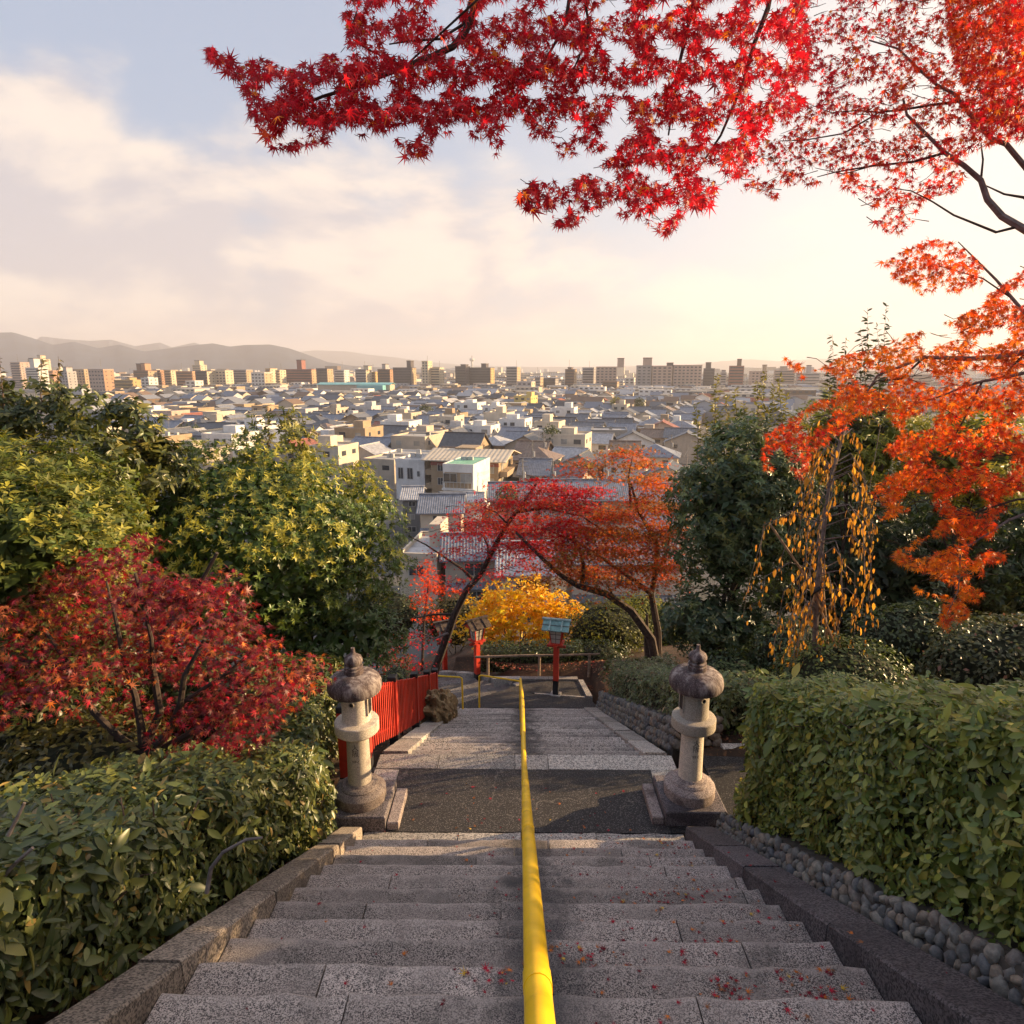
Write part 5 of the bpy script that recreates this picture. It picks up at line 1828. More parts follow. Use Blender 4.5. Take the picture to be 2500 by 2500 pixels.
def layered(root, specs, rng, size, cols, tmpl, mat, per=42, dens=1.0):
    """fine sprays in flat tiers: every tier keeps one colour of its own"""
    P, O, C = [], [], []
    w = np.array([c[0] for c in cols], float)
    kk = np.array([c[1] for c in cols], float)
    for x, y, z, rx, ry, rz, n in specs:
        m = max(2, int(n * dens / per))
        for _ in range(m):
            a, r = rng.random() * 6.283, math.sqrt(rng.random())
            c0 = np.array([x + rx * r * math.cos(a), y + ry * r * math.sin(a), z + rz * rng.normal(0, 0.33)])
            q = per
            d = rng.normal(0, 1, (q, 3)) * np.array([0.30, 0.28, 0.03]) * rng.uniform(0.7, 1.4)
            d[:, 2] -= 0.35 * (d[:, 0] ** 2 + d[:, 1] ** 2)
            P.append(c0 + d)
            O.append(unit(d + 1e-6))
            h = (c0[2] - z) / max(rz, 1e-3)          # tiers low in the crown turn last
            pw = w * np.exp(np.where(kk[:, 1] > 0.11, -0.5 * h, 0.25 * h))
            cc = kk[rng.choice(len(kk), p=pw / pw.sum())]
            C.append(np.clip(cc * np.exp(rng.normal(0, 0.12)) * np.exp(rng.normal(0, 0.2, (q, 1))), 0.001, 0.9))
    P, O, C = np.concatenate(P), np.concatenate(O), np.concatenate(C)
    n = len(P)
    N_ = unit(np.array([0, 0, 0.8]) + rng.normal(0, 0.4, (n, 3)))
    H_ = unit(O * np.array([1, 1, 0]) + rng.normal(0, 0.6, (n, 3)) + np.array([0, 0, -0.35]))
    foliage('crown', P, N_, H_, size * np.exp(rng.normal(0, 0.2, n)), C, tmpl, mat, root)


def pal(*cols):
    """random mix of colours with weights, patchy in space"""
    w = np.array([c[0] for c in cols], float)
    k = np.array([c[1] for c in cols], float)

    def f(P, rng):
        n = len(P)
        q = rng.random(n) * 0.65 + 0.35 * (0.5 + 0.5 * lump(P, 2.6, 5.0))
        q = np.argsort(np.argsort(q)) / max(1, n)
        cw = np.cumsum(w / w.sum())
        i = np.searchsorted(cw, q).clip(0, len(k) - 1)
        return np.clip(k[i] * np.exp(rng.normal(0, 0.22, (n, 1))), 0.001, 0.9)
    return f


rngM = np.random.default_rng(55)
M['leaf_red'] = leaf_mat('dark_maple_leaf', 0.38, 0.42, 0.4, (1.7, 1.2, 1.0))
CRIM, SCAR, ORAN, AMBR, WINE, BRWN, OLIV = (0.42, 0.006, 0.022), (0.60, 0.03, 0.02), (0.68, 0.14, 0.015), (0.66, 0.30, 0.02), (0.20, 0.012, 0.025), (0.22, 0.07, 0.025), (0.17, 0.13, 0.03)

# dark red maple on the left
mb_ = PY(352, 1985, 5.3)
mt = thing('dark_red_maple', 'bushy dark red maple behind the left hedge, tips reaching the fence side lantern', 'tree', (mb_.x, mb_.y, gz(mb_.x, mb_.y)))
root_p = np.array((mb_.x, mb_.y, gz(mb_.x, mb_.y) - 0.1))
Ym = 5.2
fork = np.array(PY(350, 1840, 5.3))
MB().tube([root_p, (root_p + fork) / 2 + np.array([0.02, 0, 0]), fork], [0.075, 0.065, 0.06], 9).build('trunk', M['bark_dark'], mt)
limbs = [[(350, 1840), (345, 1780), (330, 1700), (300, 1600), (280, 1500), (260, 1420)], [(352, 1830), (390, 1740), (372, 1620), (400, 1540), (440, 1470)], [(355, 1845), (410, 1790), (440, 1720), (450, 1650), (500, 1560)],
         [(352, 1845), (290, 1800), (230, 1740), (180, 1640), (110, 1540)], [(358, 1850), (450, 1800), (560, 1740), (680, 1680), (790, 1640)], [(372, 1620), (370, 1560), (350, 1480), (330, 1400)], [(180, 1640), (120, 1620), (40, 1610)], [(440, 1720), (560, 1640), (640, 1570)], [(400, 1540), (480, 1440), (530, 1350)]]
for i, lp in enumerate(limbs):
    q = [PY(px, py, Ym + (0.35 * math.sin(2.1 * i) * j / len(lp))) for j, (px, py) in enumerate(lp)]
    MB().tube(q, [0.042 * (1 - 0.16 * j) if i < 5 else 0.02 * (1 - 0.15 * j) for j in range(len(q))], 7).build('limb', M['bark_dark'], mt)
specs = []
for px, py, rpx, rpz, n in ((250, 1385, 150, 60, 520), (160, 1450, 150, 70, 520), (380, 1440, 130, 60, 420), (480, 1450, 110, 60, 320), (80, 1560, 130, 65, 380), (250, 1520, 170, 70, 520), (420, 1540, 140, 60, 420), (550, 1420, 50, 70, 90), (560, 1500, 60, 60, 140), (590, 1560, 80, 50, 210),
                            (640, 1610, 60, 40, 150), (760, 1640, 70, 26, 130), (700, 1660, 60, 40, 130), (60, 1650, 120, 60, 320), (200, 1640, 130, 60, 380), (460, 1620, 110, 60, 330), (330, 1610, 110, 50, 260), (580, 1680, 100, 60, 330), (330, 1740, 130, 50, 300), (480, 1740, 130, 60, 330), (600, 1760, 80, 50, 200), (520, 1840, 90, 35, 180), (430, 1870, 70, 40, 120), (660, 1720, 60, 50, 140), (30, 1500, 70, 50, 120), (330, 1330, 60, 40, 90), (15, 1720, 80, 60, 160)):
    Y = Ym + rngM.uniform(-0.55, 0.55)
    p = PY(px, py, Y)
    s = Y * 1.03 / FPX
    specs.append((p.x, p.y, p.z, rpx * s, 0.42, rpz * s * 0.8, int(n * 0.95)))
pads(mt, specs, rngM, 0.055, pal((5, (0.13, 0.012, 0.024)), (4, (0.24, 0.014, 0.03)), (2.4, (0.22, 0.06, 0.025)), (1.6, (0.40, 0.014, 0.03)), (1.4, (0.42, 0.14, 0.06)), (0.8, (0.55, 0.16, 0.03)), (0.5, (0.15, 0.14, 0.03))), MAPLE7, M['leaf_red'], indiv=300, flat=0.55, droop=0.55)

# two maples below the lower landing
tb = PY(1612, 1612, 17.0)
m2 = thing('orange_maple', 'spreading orange and red maple with a forked trunk, right of the lower landing', 'tree', (tb.x, tb.y, gz(tb.x, tb.y)))
def limb_px(root, pts, Y, r, mat, name='limb', dy=0.0, sides=8):
    q = [PY(px, py, Y + dy * i) for i, (px, py) in enumerate(pts)]
    n = len(q)
    MB().tube(q, [r * (1 - 0.75 * i / (n - 1)) for i in range(n)], sides).build(name, mat, root)
limb_px(m2, [(1604, 1640), (1590, 1560), (1540, 1490), (1480, 1450), (1410, 1430), (1370, 1405), (1320, 1360), (1260, 1300)], 17.0, 0.14, M['bark'], 'trunk', -0.08)
limb_px(m2, [(1608, 1640), (1606, 1540), (1590, 1450), (1600, 1400), (1605, 1330), (1560, 1250), (1540, 1180)], 17.2, 0.115, M['bark'], 'trunk')
limb_px(m2, [(1586, 1640), (1578, 1560), (1580, 1500)], 17.3, 0.12, M['bark'], 'trunk')
limb_px(m2, [(1420, 1432), (1425, 1380), (1415, 1340), (1380, 1300)], 16.9, 0.07, M['bark'])
limb_px(m2, [(1590, 1450), (1540, 1410), (1480, 1370), (1420, 1330), (1330, 1290)], 17.1, 0.07, M['bark'])
limb_px(m2, [(1500, 1465), (1490, 1440), (1478, 1420)], 17.1, 0.05, M['bark'])
limb_px(m2, [(1540, 1240), (1535, 1160), (1545, 1110)], 17.2, 0.04, M['bark'])
limb_px(m2, [(1595, 1420), (1630, 1340), (1640, 1260), (1620, 1190)], 17.1, 0.05, M['bark'])
def pads_px(lst, Y0, spread, dens, ry=0.5):
    out = []
    for px, py, rx, rz, n in lst:
        Y = Y0 + rngM.uniform(-spread, spread)
        p = PY(px, py, Y)
        s = Y * 1.02 / FPX
        out.append((p.x, p.y, p.z, rx * s, ry, rz * s, int(n * dens)))
    return out
sp_o = pads_px([(1545, 1100, 45, 14, 60), (1510, 1105, 25, 12, 30), (1560, 1130, 40, 12, 50), (1460, 1130, 60, 10, 60), (1570, 1165, 60, 16, 90), (1430, 1150, 50, 10, 50), (1600, 1190, 45, 30, 110), (1590, 1240, 50, 22, 110), (1640, 1240, 35, 16, 50), (1530, 1260, 70, 22, 130), (1600, 1290, 60, 24, 140), (1550, 1310, 70, 24, 150), (1470, 1300, 70, 24, 150), (1440, 1340, 70, 20, 120), (1520, 1350, 80, 26, 170), (1610, 1340, 50, 30, 120), (1630, 1380, 40, 24, 90), (1560, 1390, 60, 18, 100), (1380, 1320, 60, 18, 90), (1410, 1400, 50, 20, 90), (1350, 1380, 40, 16, 60), (1470, 1400, 50, 20, 80), (1480, 1250, 70, 20, 110), (1440, 1290, 60, 20, 90), (1560, 1220, 60, 18, 80), (1640, 1300, 40, 20, 60), (1600, 1420, 60, 20, 70), (1500, 1430, 60, 16, 60), (1330, 1420, 40, 16, 40), (1400, 1360, 60, 20, 80)], 17.0, 0.8, 5.4, 0.5)
layered(m2, sp_o, rngM, 0.068, ((3, (0.52, 0.13, 0.025)), (1.0, (0.48, 0.05, 0.03)), (3, (0.56, 0.19, 0.022)), (2.6, (0.22, 0.17, 0.035)), (1.8, (0.26, 0.10, 0.028)), (1.2, (0.48, 0.25, 0.03))), MAPLE5, M['leaf_thin'], 46, 1.5)
tb = PY(1085, 1600, 18.2)
m3 = thing('red_maple', 'red maple with one leaning dark trunk over the lamp posts', 'tree', (tb.x, tb.y, gz(tb.x, tb.y)))
limb_px(m3, [(1060, 1640), (1095, 1545), (1110, 1500), (1140, 1440), (1175, 1400), (1215, 1320), (1245, 1270), (1280, 1225), (1310, 1180)], 18.0, 0.13, M['bark_dark'], 'trunk', -0.1)
limb_px(m3, [(1158, 1418), (1130, 1390), (1085, 1360), (1040, 1330), (1000, 1310)], 17.8, 0.05, M['bark_dark'])
limb_px(m3, [(1195, 1365), (1190, 1330), (1180, 1310)], 17.6, 0.05, M['bark_dark'])
limb_px(m3, [(1240, 1280), (1210, 1250), (1180, 1240)], 17.4, 0.03, M['bark_dark'])
limb_px(m3, [(1110, 1500), (1060, 1500), (1010, 1510)], 17.8, 0.05, M['bark_dark'])
limb_px(m3, [(1095, 1545), (1060, 1560), (1030, 1545)], 17.8, 0.04, M['bark_grey'])
limb_px(m3, [(1260, 1250), (1330, 1240), (1420, 1260), (1480, 1300)], 17.4, 0.05, M['bark_dark'])
sp_r = pads_px([(1310, 1190, 90, 20, 170), (1380, 1200, 80, 18, 140), (1250, 1225, 90, 18, 150), (1190, 1245, 60, 14, 80), (1330, 1225, 90, 22, 190), (1400, 1235, 60, 18, 100), (1150, 1270, 60, 14, 80), (1220, 1290, 80, 18, 130), (1310, 1290, 90, 20, 170), (1370, 1275, 60, 18, 110), (1290, 1330, 60, 24, 130), (1330, 1350, 45, 22, 80), (1140, 1300, 60, 14, 70), (1120, 1345, 60, 10, 60), (1230, 1340, 60, 14, 60), (1300, 1170, 30, 10, 40), (1430, 1200, 40, 12, 50), (1260, 1260, 80, 18, 110), (1380, 1310, 50, 18, 80), (1180, 1275, 50, 12, 60), (1270, 1320, 60, 16, 70), (1100, 1420, 70, 14, 50), (1180, 1400, 50, 14, 40), (1250, 1380, 60, 14, 50), (965, 1590, 60, 26, 70), (985, 1632, 50, 14, 45), (1000, 1560, 40, 14, 30)], 17.4, 0.8, 4.4, 0.5)
layered(m3, sp_r, rngM, 0.068, ((4, (0.50, 0.016, 0.03)), (3, (0.60, 0.035, 0.03)), (2.0, (0.54, 0.13, 0.03)), (1.2, BRWN), (0.8, (0.30, 0.02, 0.03))), MAPLE5, M['leaf_thin'], 46, 1.3)
tw = MB()
for sp_ in sp_r:
    for _ in range(7):
        a = np.array(sp_[:3]) + rngM.normal(0, 1, 3) * np.array([sp_[3], 0.5, sp_[5]]) * 0.6
        b = a + rngM.normal(0, 1, 3) * np.array([0.35, 0.2, 0.16]) - np.array([0, 0, 0.1])
        tw.tube([tuple(a), tuple((a + b) / 2 + rngM.normal(0, 0.03, 3)), tuple(b)], [0.006, 0.009, 0.012], 4, caps=False)
tw.build('twigs', M['bark_grey'], m3, kind='stuff')
tb = PY(1040, 1500, 24.0)
m4 = thing('small_maple', 'small glowing orange red maple beside the cream gable, left of the leaning trunk', 'tree', (tb.x, tb.y, gz(tb.x, tb.y)))
limb_px(m4, [(1030, 1640), (1035, 1520), (1045, 1440), (1045, 1380)], 24.0, 0.06, M['bark_dark'], 'trunk')
pads(m4, pads_px([(1040, 1390, 32, 34, 90), (1050, 1430, 40, 26, 90), (1030, 1460, 40, 24, 70), (1090, 1440, 60, 10, 50), (1060, 1500, 50, 18, 60)], 24.0, 0.4, 2.0, 0.5), rngM, 0.10, pal((3, (0.66, 0.08, 0.02)), (2, ORAN)), MAPLE5, M['leaf_thin'])
# ------------------------------------------------------------------ the city below
rngC = np.random.default_rng(77)
GRID = R(-17.0)          # the street grid is turned clockwise from the line of view
CG, SG = math.cos(GRID), math.sin(GRID)
WALLS = {
    'cream': (0.58, 0.50, 0.40), 'white': (0.70, 0.68, 0.66), 'beige': (0.46, 0.39, 0.315), 'light grey': (0.45, 0.445, 0.46),
    'tan': (0.36, 0.265, 0.175), 'brown': (0.17, 0.115, 0.08), 'pale pink': (0.46, 0.36, 0.31), 'grey': (0.22, 0.215, 0.215)}
ROOFS = {
    'blue grey tiled': (0.20, 0.215, 0.26), 'dark grey tiled': (0.085, 0.088, 0.10), 'brown tiled': (0.20, 0.135, 0.10),
    'pale grey metal': (0.38, 0.38, 0.40), 'slate tiled': (0.14, 0.145, 0.165), 'rust red': (0.30, 0.10, 0.06)}


def tile_mat(name, color):
    m, N, out = new_mat(name)
    tcn = N.n('ShaderNodeTexCoord')
    sx = N.n('ShaderNodeSeparateXYZ')
    N.l(tcn.outputs['Object'], sx.inputs[0])
    p = pos(N)
    rows = N.math('FRACT', N.math('MULTIPLY', sx.outputs[2], 5.5))
    nz = N.noise(p, 1.4, 5.0, 0.65)
    c = N.mix(N.smooth(nz, 0.3, 0.7), tuple(x * 0.72 for x in color), tuple(min(1, x * 1.25) for x in color))
    c = N.mix(N.math('MULTIPLY', N.smooth(rows, 0.12, 0.0), 0.45), c, tuple(x * 0.5 for x in color))
    principled(N, out, c, 0.42, 0, 0.5, rows, 0.03, 0.5)
    return m


WM = {k: simple(k.replace(' ', '_') + '_wall', v, rough=0.85, var=0.10, scale=0.6, streak=0.22) for k, v in WALLS.items()}
RM = {k: tile_mat(k.replace(' ', '_') + '_roof', v) for k, v in ROOFS.items()}
M['glass'] = simple('window_glass', (0.05, 0.055, 0.065), rough=0.12, var=0.3, scale=0.5, spec=0.6)
M['glass_pale'] = simple('curtained_glass', (0.30, 0.29, 0.27), rough=0.25, var=0.25, scale=0.4, spec=0.5)
M['frame'] = simple('window_frame', (0.45, 0.44, 0.42), rough=0.5, var=0.1)
M['concrete'] = simple('roof_concrete', (0.42, 0.40, 0.37), rough=0.9, var=0.2, scale=0.4)
M['green_roof'] = simple('green_roof', (0.22, 0.46, 0.32), rough=0.7, var=0.12, scale=0.8)
M['teal_roof'] = simple('teal_roof', (0.16, 0.42, 0.45), rough=0.6, var=0.12, scale=0.1)
M['pole'] = simple('pole_concrete', (0.26, 0.24, 0.22), rough=0.9, var=0.2)
M['dark_metal'] = simple('dark_metal', (0.05, 0.05, 0.055), rough=0.5, var=0.2)

PANE = mesh_py('pane', [(-0.5, -0.03, -0.5), (0.5, -0.03, -0.5), (0.5, -0.03, 0.5), (-0.5, -0.03, 0.5), (-0.5, 0.03, -0.5), (0.5, 0.03, -0.5), (0.5, 0.03, 0.5), (-0.5, 0.03, 0.5)],
               [(0, 1, 2, 3), (0, 4, 5, 1), (1, 5, 6, 2), (2, 6, 7, 3), (3, 7, 4, 0)], [M['glass']])
PANE_P = PANE.copy()
PANE_P.materials.clear()
PANE_P.materials.append(M['glass_pale'])


def window(root, x, y, z, w, h, face='f', pale=False, framed=False):
    o = bpy.data.objects.new('window', PANE_P if pale else PANE)
    link(o, root)
    o.location = (x, y, z)
    o.scale = (w, 1, h)
    o.rotation_euler = (0, 0, {'f': 0, 'r': math.pi / 2, 'l': -math.pi / 2}[face])
    if framed:
        mb = MB()
        for a in (-1, 0, 1):
            mb.box(a * w / 2 - 0.035, a * w / 2 + 0.035, -0.075, -0.032, -h / 2 - 0.04, h / 2 + 0.04)
        for a in (-1, 1):
            mb.box(-w / 2, w / 2, -0.070, -0.033, a * h / 2 - 0.03, a * h / 2 + 0.03)
        f = mb.build('window_frame', M['frame'], o, local=True)
        f.scale = (1 / w, 1, 1 / h)
    return o


def roof_slope(w, d, rise, ov, corr, sign, th=0.12):
    """one slope, ridge along x at y=0; sign -1 faces the viewer"""
    n = max(2, int((w + 2 * ov) / corr)) if corr else 1
    if corr and n % 2:
        n += 1
    V, F = [], []
    run = d / 2 + ov
    drop = rise * run / (d / 2)
    for i in range(n + 1):
        x = -w / 2 - ov + (w + 2 * ov) * i / n
        b = (0.055 if i % 2 else 0.0) if corr else 0.0
        V += [(x, 0, rise + b), (x, sign * run, rise - drop + b), (x, sign * run, rise - drop - th), (x, 0, rise - th)]
    for i in range(n):
        for k in range(3):
            q = (i * 4 + k, i * 4 + k + 1, (i + 1) * 4 + k + 1, (i + 1) * 4 + k)
            F.append(q if sign < 0 else q[::-1])
    e = n * 4
    F += [(0, 3, 2, 1), (e, e + 1, e + 2, e + 3)]
    return V, F


CITY_THINGS = []


def house(x, y, w, d, h, rot, kind, wall, roof, near=0, floors=2, z=CITY_Z, label=None, cat='house', name='house', group='houses of the town below', rise=None):
    root = thing(name, label, cat, (x, y, z), group, rotz=rot)
    root['_look'] = ''
    wm, rm = (WM[wall] if isinstance(wall, str) else wall), (RM[roof] if isinstance(roof, str) else roof)
    rise = rise or d * 0.23
    V = [(-w / 2, -d / 2, -0.3), (w / 2, -d / 2, -0.3), (w / 2, d / 2, -0.3), (-w / 2, d / 2, -0.3), (-w / 2, -d / 2, h), (w / 2, -d / 2, h), (w / 2, d / 2, h), (-w / 2, d / 2, h)]
    F = [(0, 1, 5, 4), (1, 2, 6, 5), (2, 3, 7, 6), (3, 0, 4, 7), (4, 5, 6, 7)]
    if kind == 'gable':
        V += [(-w / 2, 0, h + rise - 0.1), (w / 2, 0, h + rise - 0.1)]
        F += [(4, 8, 7), (5, 6, 9), (4, 5, 9, 8), (6, 7, 8, 9)]
        F.remove((4, 5, 6, 7))
    me = mesh_py('wall', V, F, [wm])
    obj('wall', me, root)
    corr = 0.16 if near >= 2 else (0.33 if near == 1 else 0)
    if kind == 'gable':
        for sg in (-1, 1):
            V, F = roof_slope(w, d, rise, 0.55, corr, sg)
            MB().add([(a, b, c + h) for a, b, c in V], F).build('roof', rm, root, local=True)
        MB().box(-w / 2 - 0.57, w / 2 + 0.57, -0.16, 0.16, h + rise - 0.02, h + rise + 0.2).build('ridge', rm, root, local=True)
        if h > 5 and near and w > 5:      # skirt roof between the storeys on the front
            hh = h * 0.48
            V, F = roof_slope(w * 0.98, 1.6, 0.42, 0.12, corr, -1, 0.08)
            MB().add([(a, b - d / 2 + 0.06, c + hh) for a, b, c in V], F).build('skirt_roof', rm, root, local=True)
    elif kind == 'hip':
        o = 0.55
        X, Y_ = w / 2 + o, d / 2 + o
        rl = max(0.3, w / 2 - d / 2)
        V = [(-X, -Y_, h - 0.1), (X, -Y_, h - 0.1), (X, Y_, h - 0.1), (-X, Y_, h - 0.1), (-rl, 0, h + rise), (rl, 0, h + rise), (-X, -Y_, h - 0.25), (X, -Y_, h - 0.25), (X, Y_, h - 0.25), (-X, Y_, h - 0.25)]
        F = [(0, 1, 5, 4), (1, 2, 5), (2, 3, 4, 5), (3, 0, 4), (6, 7, 1, 0), (7, 8, 2, 1), (8, 9, 3, 2), (9, 6, 0, 3), (9, 8, 7, 6)]
        MB().add(V, F).build('roof', rm, root, local=True)
    else:      # flat roof with a parapet
        t = 0.18
        mb = MB()
        mb.box(-w / 2 - 0.05, w / 2 + 0.05, -d / 2 - 0.05, -d / 2 + t, h + 0.005, h + 0.55)
        mb.box(-w / 2 - 0.05, w / 2 + 0.05, d / 2 - t, d / 2 + 0.05, h + 0.005, h + 0.55)
        mb.box(-w / 2 - 0.05, -w / 2 + t, -d / 2 + t, d / 2 - t, h + 0.005, h + 0.55)
        mb.box(w / 2 - t, w / 2 + 0.05, -d / 2 + t, d / 2 - t, h + 0.005, h + 0.55)
        mb.build('parapet', wm, root, local=True)
        MB().box(-w / 2 + t, w / 2 - t, -d / 2 + t, d / 2 - t, h + 0.006, h + 0.16).build('roof', rm if roof == 'pale grey metal' else M['concrete'], root, local=True)
        if rngC.random() < 0.6:
            q = rngC.uniform(-0.3, 0.3) * w
            MB().box(q - w * 0.16, q + w * 0.16, -d * 0.05, d * 0.38, h + 0.16, h + rngC.uniform(1.6, 2.6)).build('stair_house', wm, root, local=True)
        elif near:
            for k in range(2):
                q = rngC.uniform(-0.35, 0.35) * w
                MB().box(q - 0.5, q + 0.5, d * 0.1, d * 0.1 + 0.6, h + 0.16, h + 1.0).build('rooftop_unit', M['frame'], root, local=True)
    return root


def house_windows(root, w, d, h, floors, near, sides='fr'):
    fh = h / floors
    for fl in range(floors):
        zc_ = fh * (fl + 0.56)
        n = max(1, int(w / 3.2))
        for k in range(n):
            if rngC.random() < 0.14:
                continue
            ww = min(1.9, w / n * 0.55) * rngC.uniform(0.7, 1.0)
            window(root, -w / 2 + w * (k + 0.5) / n + rngC.uniform(-0.2, 0.2), -d / 2 - 0.02, zc_, ww, fh * rngC.uniform(0.34, 0.46), 'f', rngC.random() < 0.3, near >= 2)
        n = max(1, int(d / 4))
        for k in range(n):
            if rngC.random() < 0.3:
                continue
            yy = -d / 2 + d * (k + 0.5) / n
            ww = min(1.5, d / n * 0.5) * rngC.uniform(0.6, 1.0)
            for fc, sx in (('r', 1), ('l', -1)):
                if fc in sides:
                    window(root, sx * (w / 2 + 0.02), yy, zc_, ww, fh * 0.36, fc, rngC.random() < 0.25, False)


USED = []


def used(x, y, r):
    for a, b, q in USED:
        if (a - x) ** 2 + (b - y) ** 2 < (r + q) ** 2:
            return True
    return False


def px_house(px0, px1, ytop, Y, kind, wall, roof, label, d=8.0, floors=2, rot=0.0, near=2, fill=None, rise=None, cat='house', name='house', win=True, sides='fr', group='houses of the town below'):
    """a house seen between two pixel columns with its highest line at ytop"""
    a, b = PY(px0, ytop, Y), PY(px1, ytop, Y)
    w = b.x - a.x
    top = a.z - CITY_Z
    rs = rise or (d * 0.23 if kind in ('gable', 'hip') else 0.5)
    h = top - rs
    x = (a.x + b.x) / 2
    r = house(x, Y + d / 2, w, d, h, rot, kind, wall, roof, near, floors, label=label, rise=rs if kind != 'flat' else None, cat=cat, name=name, group=group)
    if win:
        house_windows(r, w, d, h, floors, near, sides)
    USED.append((x, Y + d / 2, max(w, d) * 0.55))
    return r, w, d, h


# --- landmarks one can name
r, w, d, h = px_house(1096, 1174, 1134, 104, 'flat', 'white', 'pale grey metal', 'white narrow building with a pale green flat roof and a wide balcony window', d=9.5, floors=3, rot=R(-14), win=False)
MB().box(-w / 2 + 0.2, w / 2 - 0.2, -d / 2 + 0.2, d / 2 - 0.2, h + 0.165, h + 0.45).build('green_roof', M['green_roof'], r, local=True)
z1 = h * 0.755
MB().box(-w / 2 + 0.25, w / 2 - 0.25, -d / 2 - 0.012, -d / 2 + 0.3, z1 - 1.45, z1 + 1.3).build('loggia_shade', WM['tan'], r, local=True)  # flat panel, its darker colour stands in for a shaded recess
for k, (q, ww) in enumerate(((-1.35, 2.3), (1.35, 1.7))):
    window(r, q, -d / 2 - 0.05, z1 + 0.35, ww, 1.5, 'f', k == 1, True)
bal = MB()
for k in range(9):
    q = -w / 2 + 0.1 + (w - 0.2) * k / 8
    bal.box(q - 0.025, q + 0.025, -d / 2 - 0.62, -d / 2 - 0.57, z1 - 1.3, z1 - 0.25)
bal.box(-w / 2, w / 2, -d / 2 - 0.64, -d / 2 - 0.55, z1 - 0.25, z1 - 0.19)
bal.build('balcony_rail', M['frame'], r, local=True)
MB().box(-w / 2 - 0.03, w / 2 + 0.03, -d / 2 - 0.7, -d / 2 - 0.015, z1 - 1.62, z1 - 1.3).build('balcony_floor', WM['white'], r, local=True)
window(r, -1.0, -d / 2 - 0.03, h * 0.47, 1.9, 0.8, 'f', True, True)
window(r, 1.3, -d / 2 - 0.03, h * 0.48, 1.5, 0.55, 'f', False, True)
for k in range(3):
    window(r, w / 2 + 0.02, -1.5 + k * 2, h * 0.35, 0.5, 1.4, 'r', True)
r, w, d, h = px_house(1064, 1236, 1122, 117, 'flat', 'tan', 'pale grey metal', 'tan apartment house with a cream corrugated roof behind the green roofed building', d=12, floors=3, rot=R(-12), win=False, cat='apartment house', name='apartment_house')
V, F = roof_slope(w + 1.5, d * 1.02, 1.6, 0.8, 0.42, -1, 0.2)
MB().add([(a, b, c * 0.8 + h + 0.5) for a, b, c in V], F).build('corrugated_roof', WM['cream'], r, local=True)
V, F = roof_slope(w + 1.5, d * 1.02, 1.6, 0.8, 0.42, 1, 0.2)
MB().add([(a, b, c * 0.8 + h + 0.5) for a, b, c in V], F).build('corrugated_roof', WM['cream'], r, local=True)
MB().box(-w / 2 - 0.06, w / 2 + 0.06, -d / 2 - 0.09, -d / 2 - 0.055, h - 0.7, h - 0.05).build('red_band', simple('dull_red_band', (0.30, 0.10, 0.08)), r, local=True)
for fl in range(3):
    z1 = h / 3 * (fl + 0.5)
    MB().box(w / 2 + 0.02, w / 2 + 1.5, -d / 2 + 0.6, d / 2 - 1, z1 - 1.3, z1 - 0.35).build('balcony', WM['tan'], r, local=True)
    MB().box(-w / 2 - 1.2, -w / 2 - 0.02, -d / 2 + 0.2, -d / 2 + 3, z1 - 1.3, z1 - 0.35).build('balcony', WM['tan'], r, local=True)
    for k in range(2):
        window(r, w / 2 + 0.03, -d / 4 + k * d / 2, z1, 2.0, 1.8, 'r', k == 0)
    window(r, -w / 2 + 1.8, -d / 2 - 0.03, z1 + 0.2, 1.0, 1.3, 'f', False, True)
    window(r, w / 2 - 1.6, -d / 2 - 0.03, z1 + 0.2, 1.5, 1.6, 'f', True, True)
r, w, d, h = px_house(976, 1052, 1122, 121, 'flat', 'white', 'pale grey metal', 'white box house with three dark windows left of the tan apartment house', d=9, floors=2, rot=R(-14), win=False)
for q, ww, hh in ((-1.9, 1.0, 2.1), (0.0, 1.1, 2.1), (1.7, 0.45, 1.0)):
    window(r, q, -d / 2 - 0.03, h * 0.70, ww, hh, 'f', False, True)
window(r, 2.2, -d / 2 - 0.03, h * 0.3, 0.5, 0.9, 'f')
px_house(1023, 1122, 1219, 86, 'gable', 'cream', 'blue grey tiled', 'cream two storey house with a grey tiled roof nearest the big round evergreen', d=7, floors=2, rot=R(2), rise=1.6)
px_house(1078, 1172, 1211, 95, 'gable', 'light grey', 'pale grey metal', 'house with a low pale metal roof just under the green roofed building', d=5, floors=2, rot=R(3), rise=0.7)
px_house(978, 1018, 1200, 93, 'gable', 'grey', 'pale grey metal', 'tall narrow dark grey house beside the big round evergreen', d=8, floors=3, rot=R(4), rise=1.0)
px_house(1196, 1300, 1190, 98, 'gable', 'light grey', 'blue grey tiled', 'long house with a pale blue tiled roof right of the green roofed building', d=9, floors=2, rot=R(1), rise=1.9)
px_house(1318, 1545, 1184, 103, 'gable', 'tan', 'blue grey tiled', 'long low house with a wide blue grey tiled roof behind the orange maple', d=10, floors=2, rot=R(-2), rise=2.2)
px_house(1560, 1690, 1192, 105, 'gable', 'cream', 'blue grey tiled', 'cream house with a blue grey roof between the orange maple and the tall dark evergreen', d=9, floors=2, rot=R(-4), rise=2.0)
px_house(1080, 1228, 1324, 62, 'gable', 'beige', 'blue grey tiled', 'house roof with fresh grey tiles seen through the red maple branches', d=7, floors=2, rot=R(4), rise=1.5)
px_house(1222, 1345, 1352, 57, 'gable', 'cream', 'pale grey metal', 'cream house with a ribbed metal roof just above the yellow tree', d=8, floors=2, rot=R(0), rise=1.7)
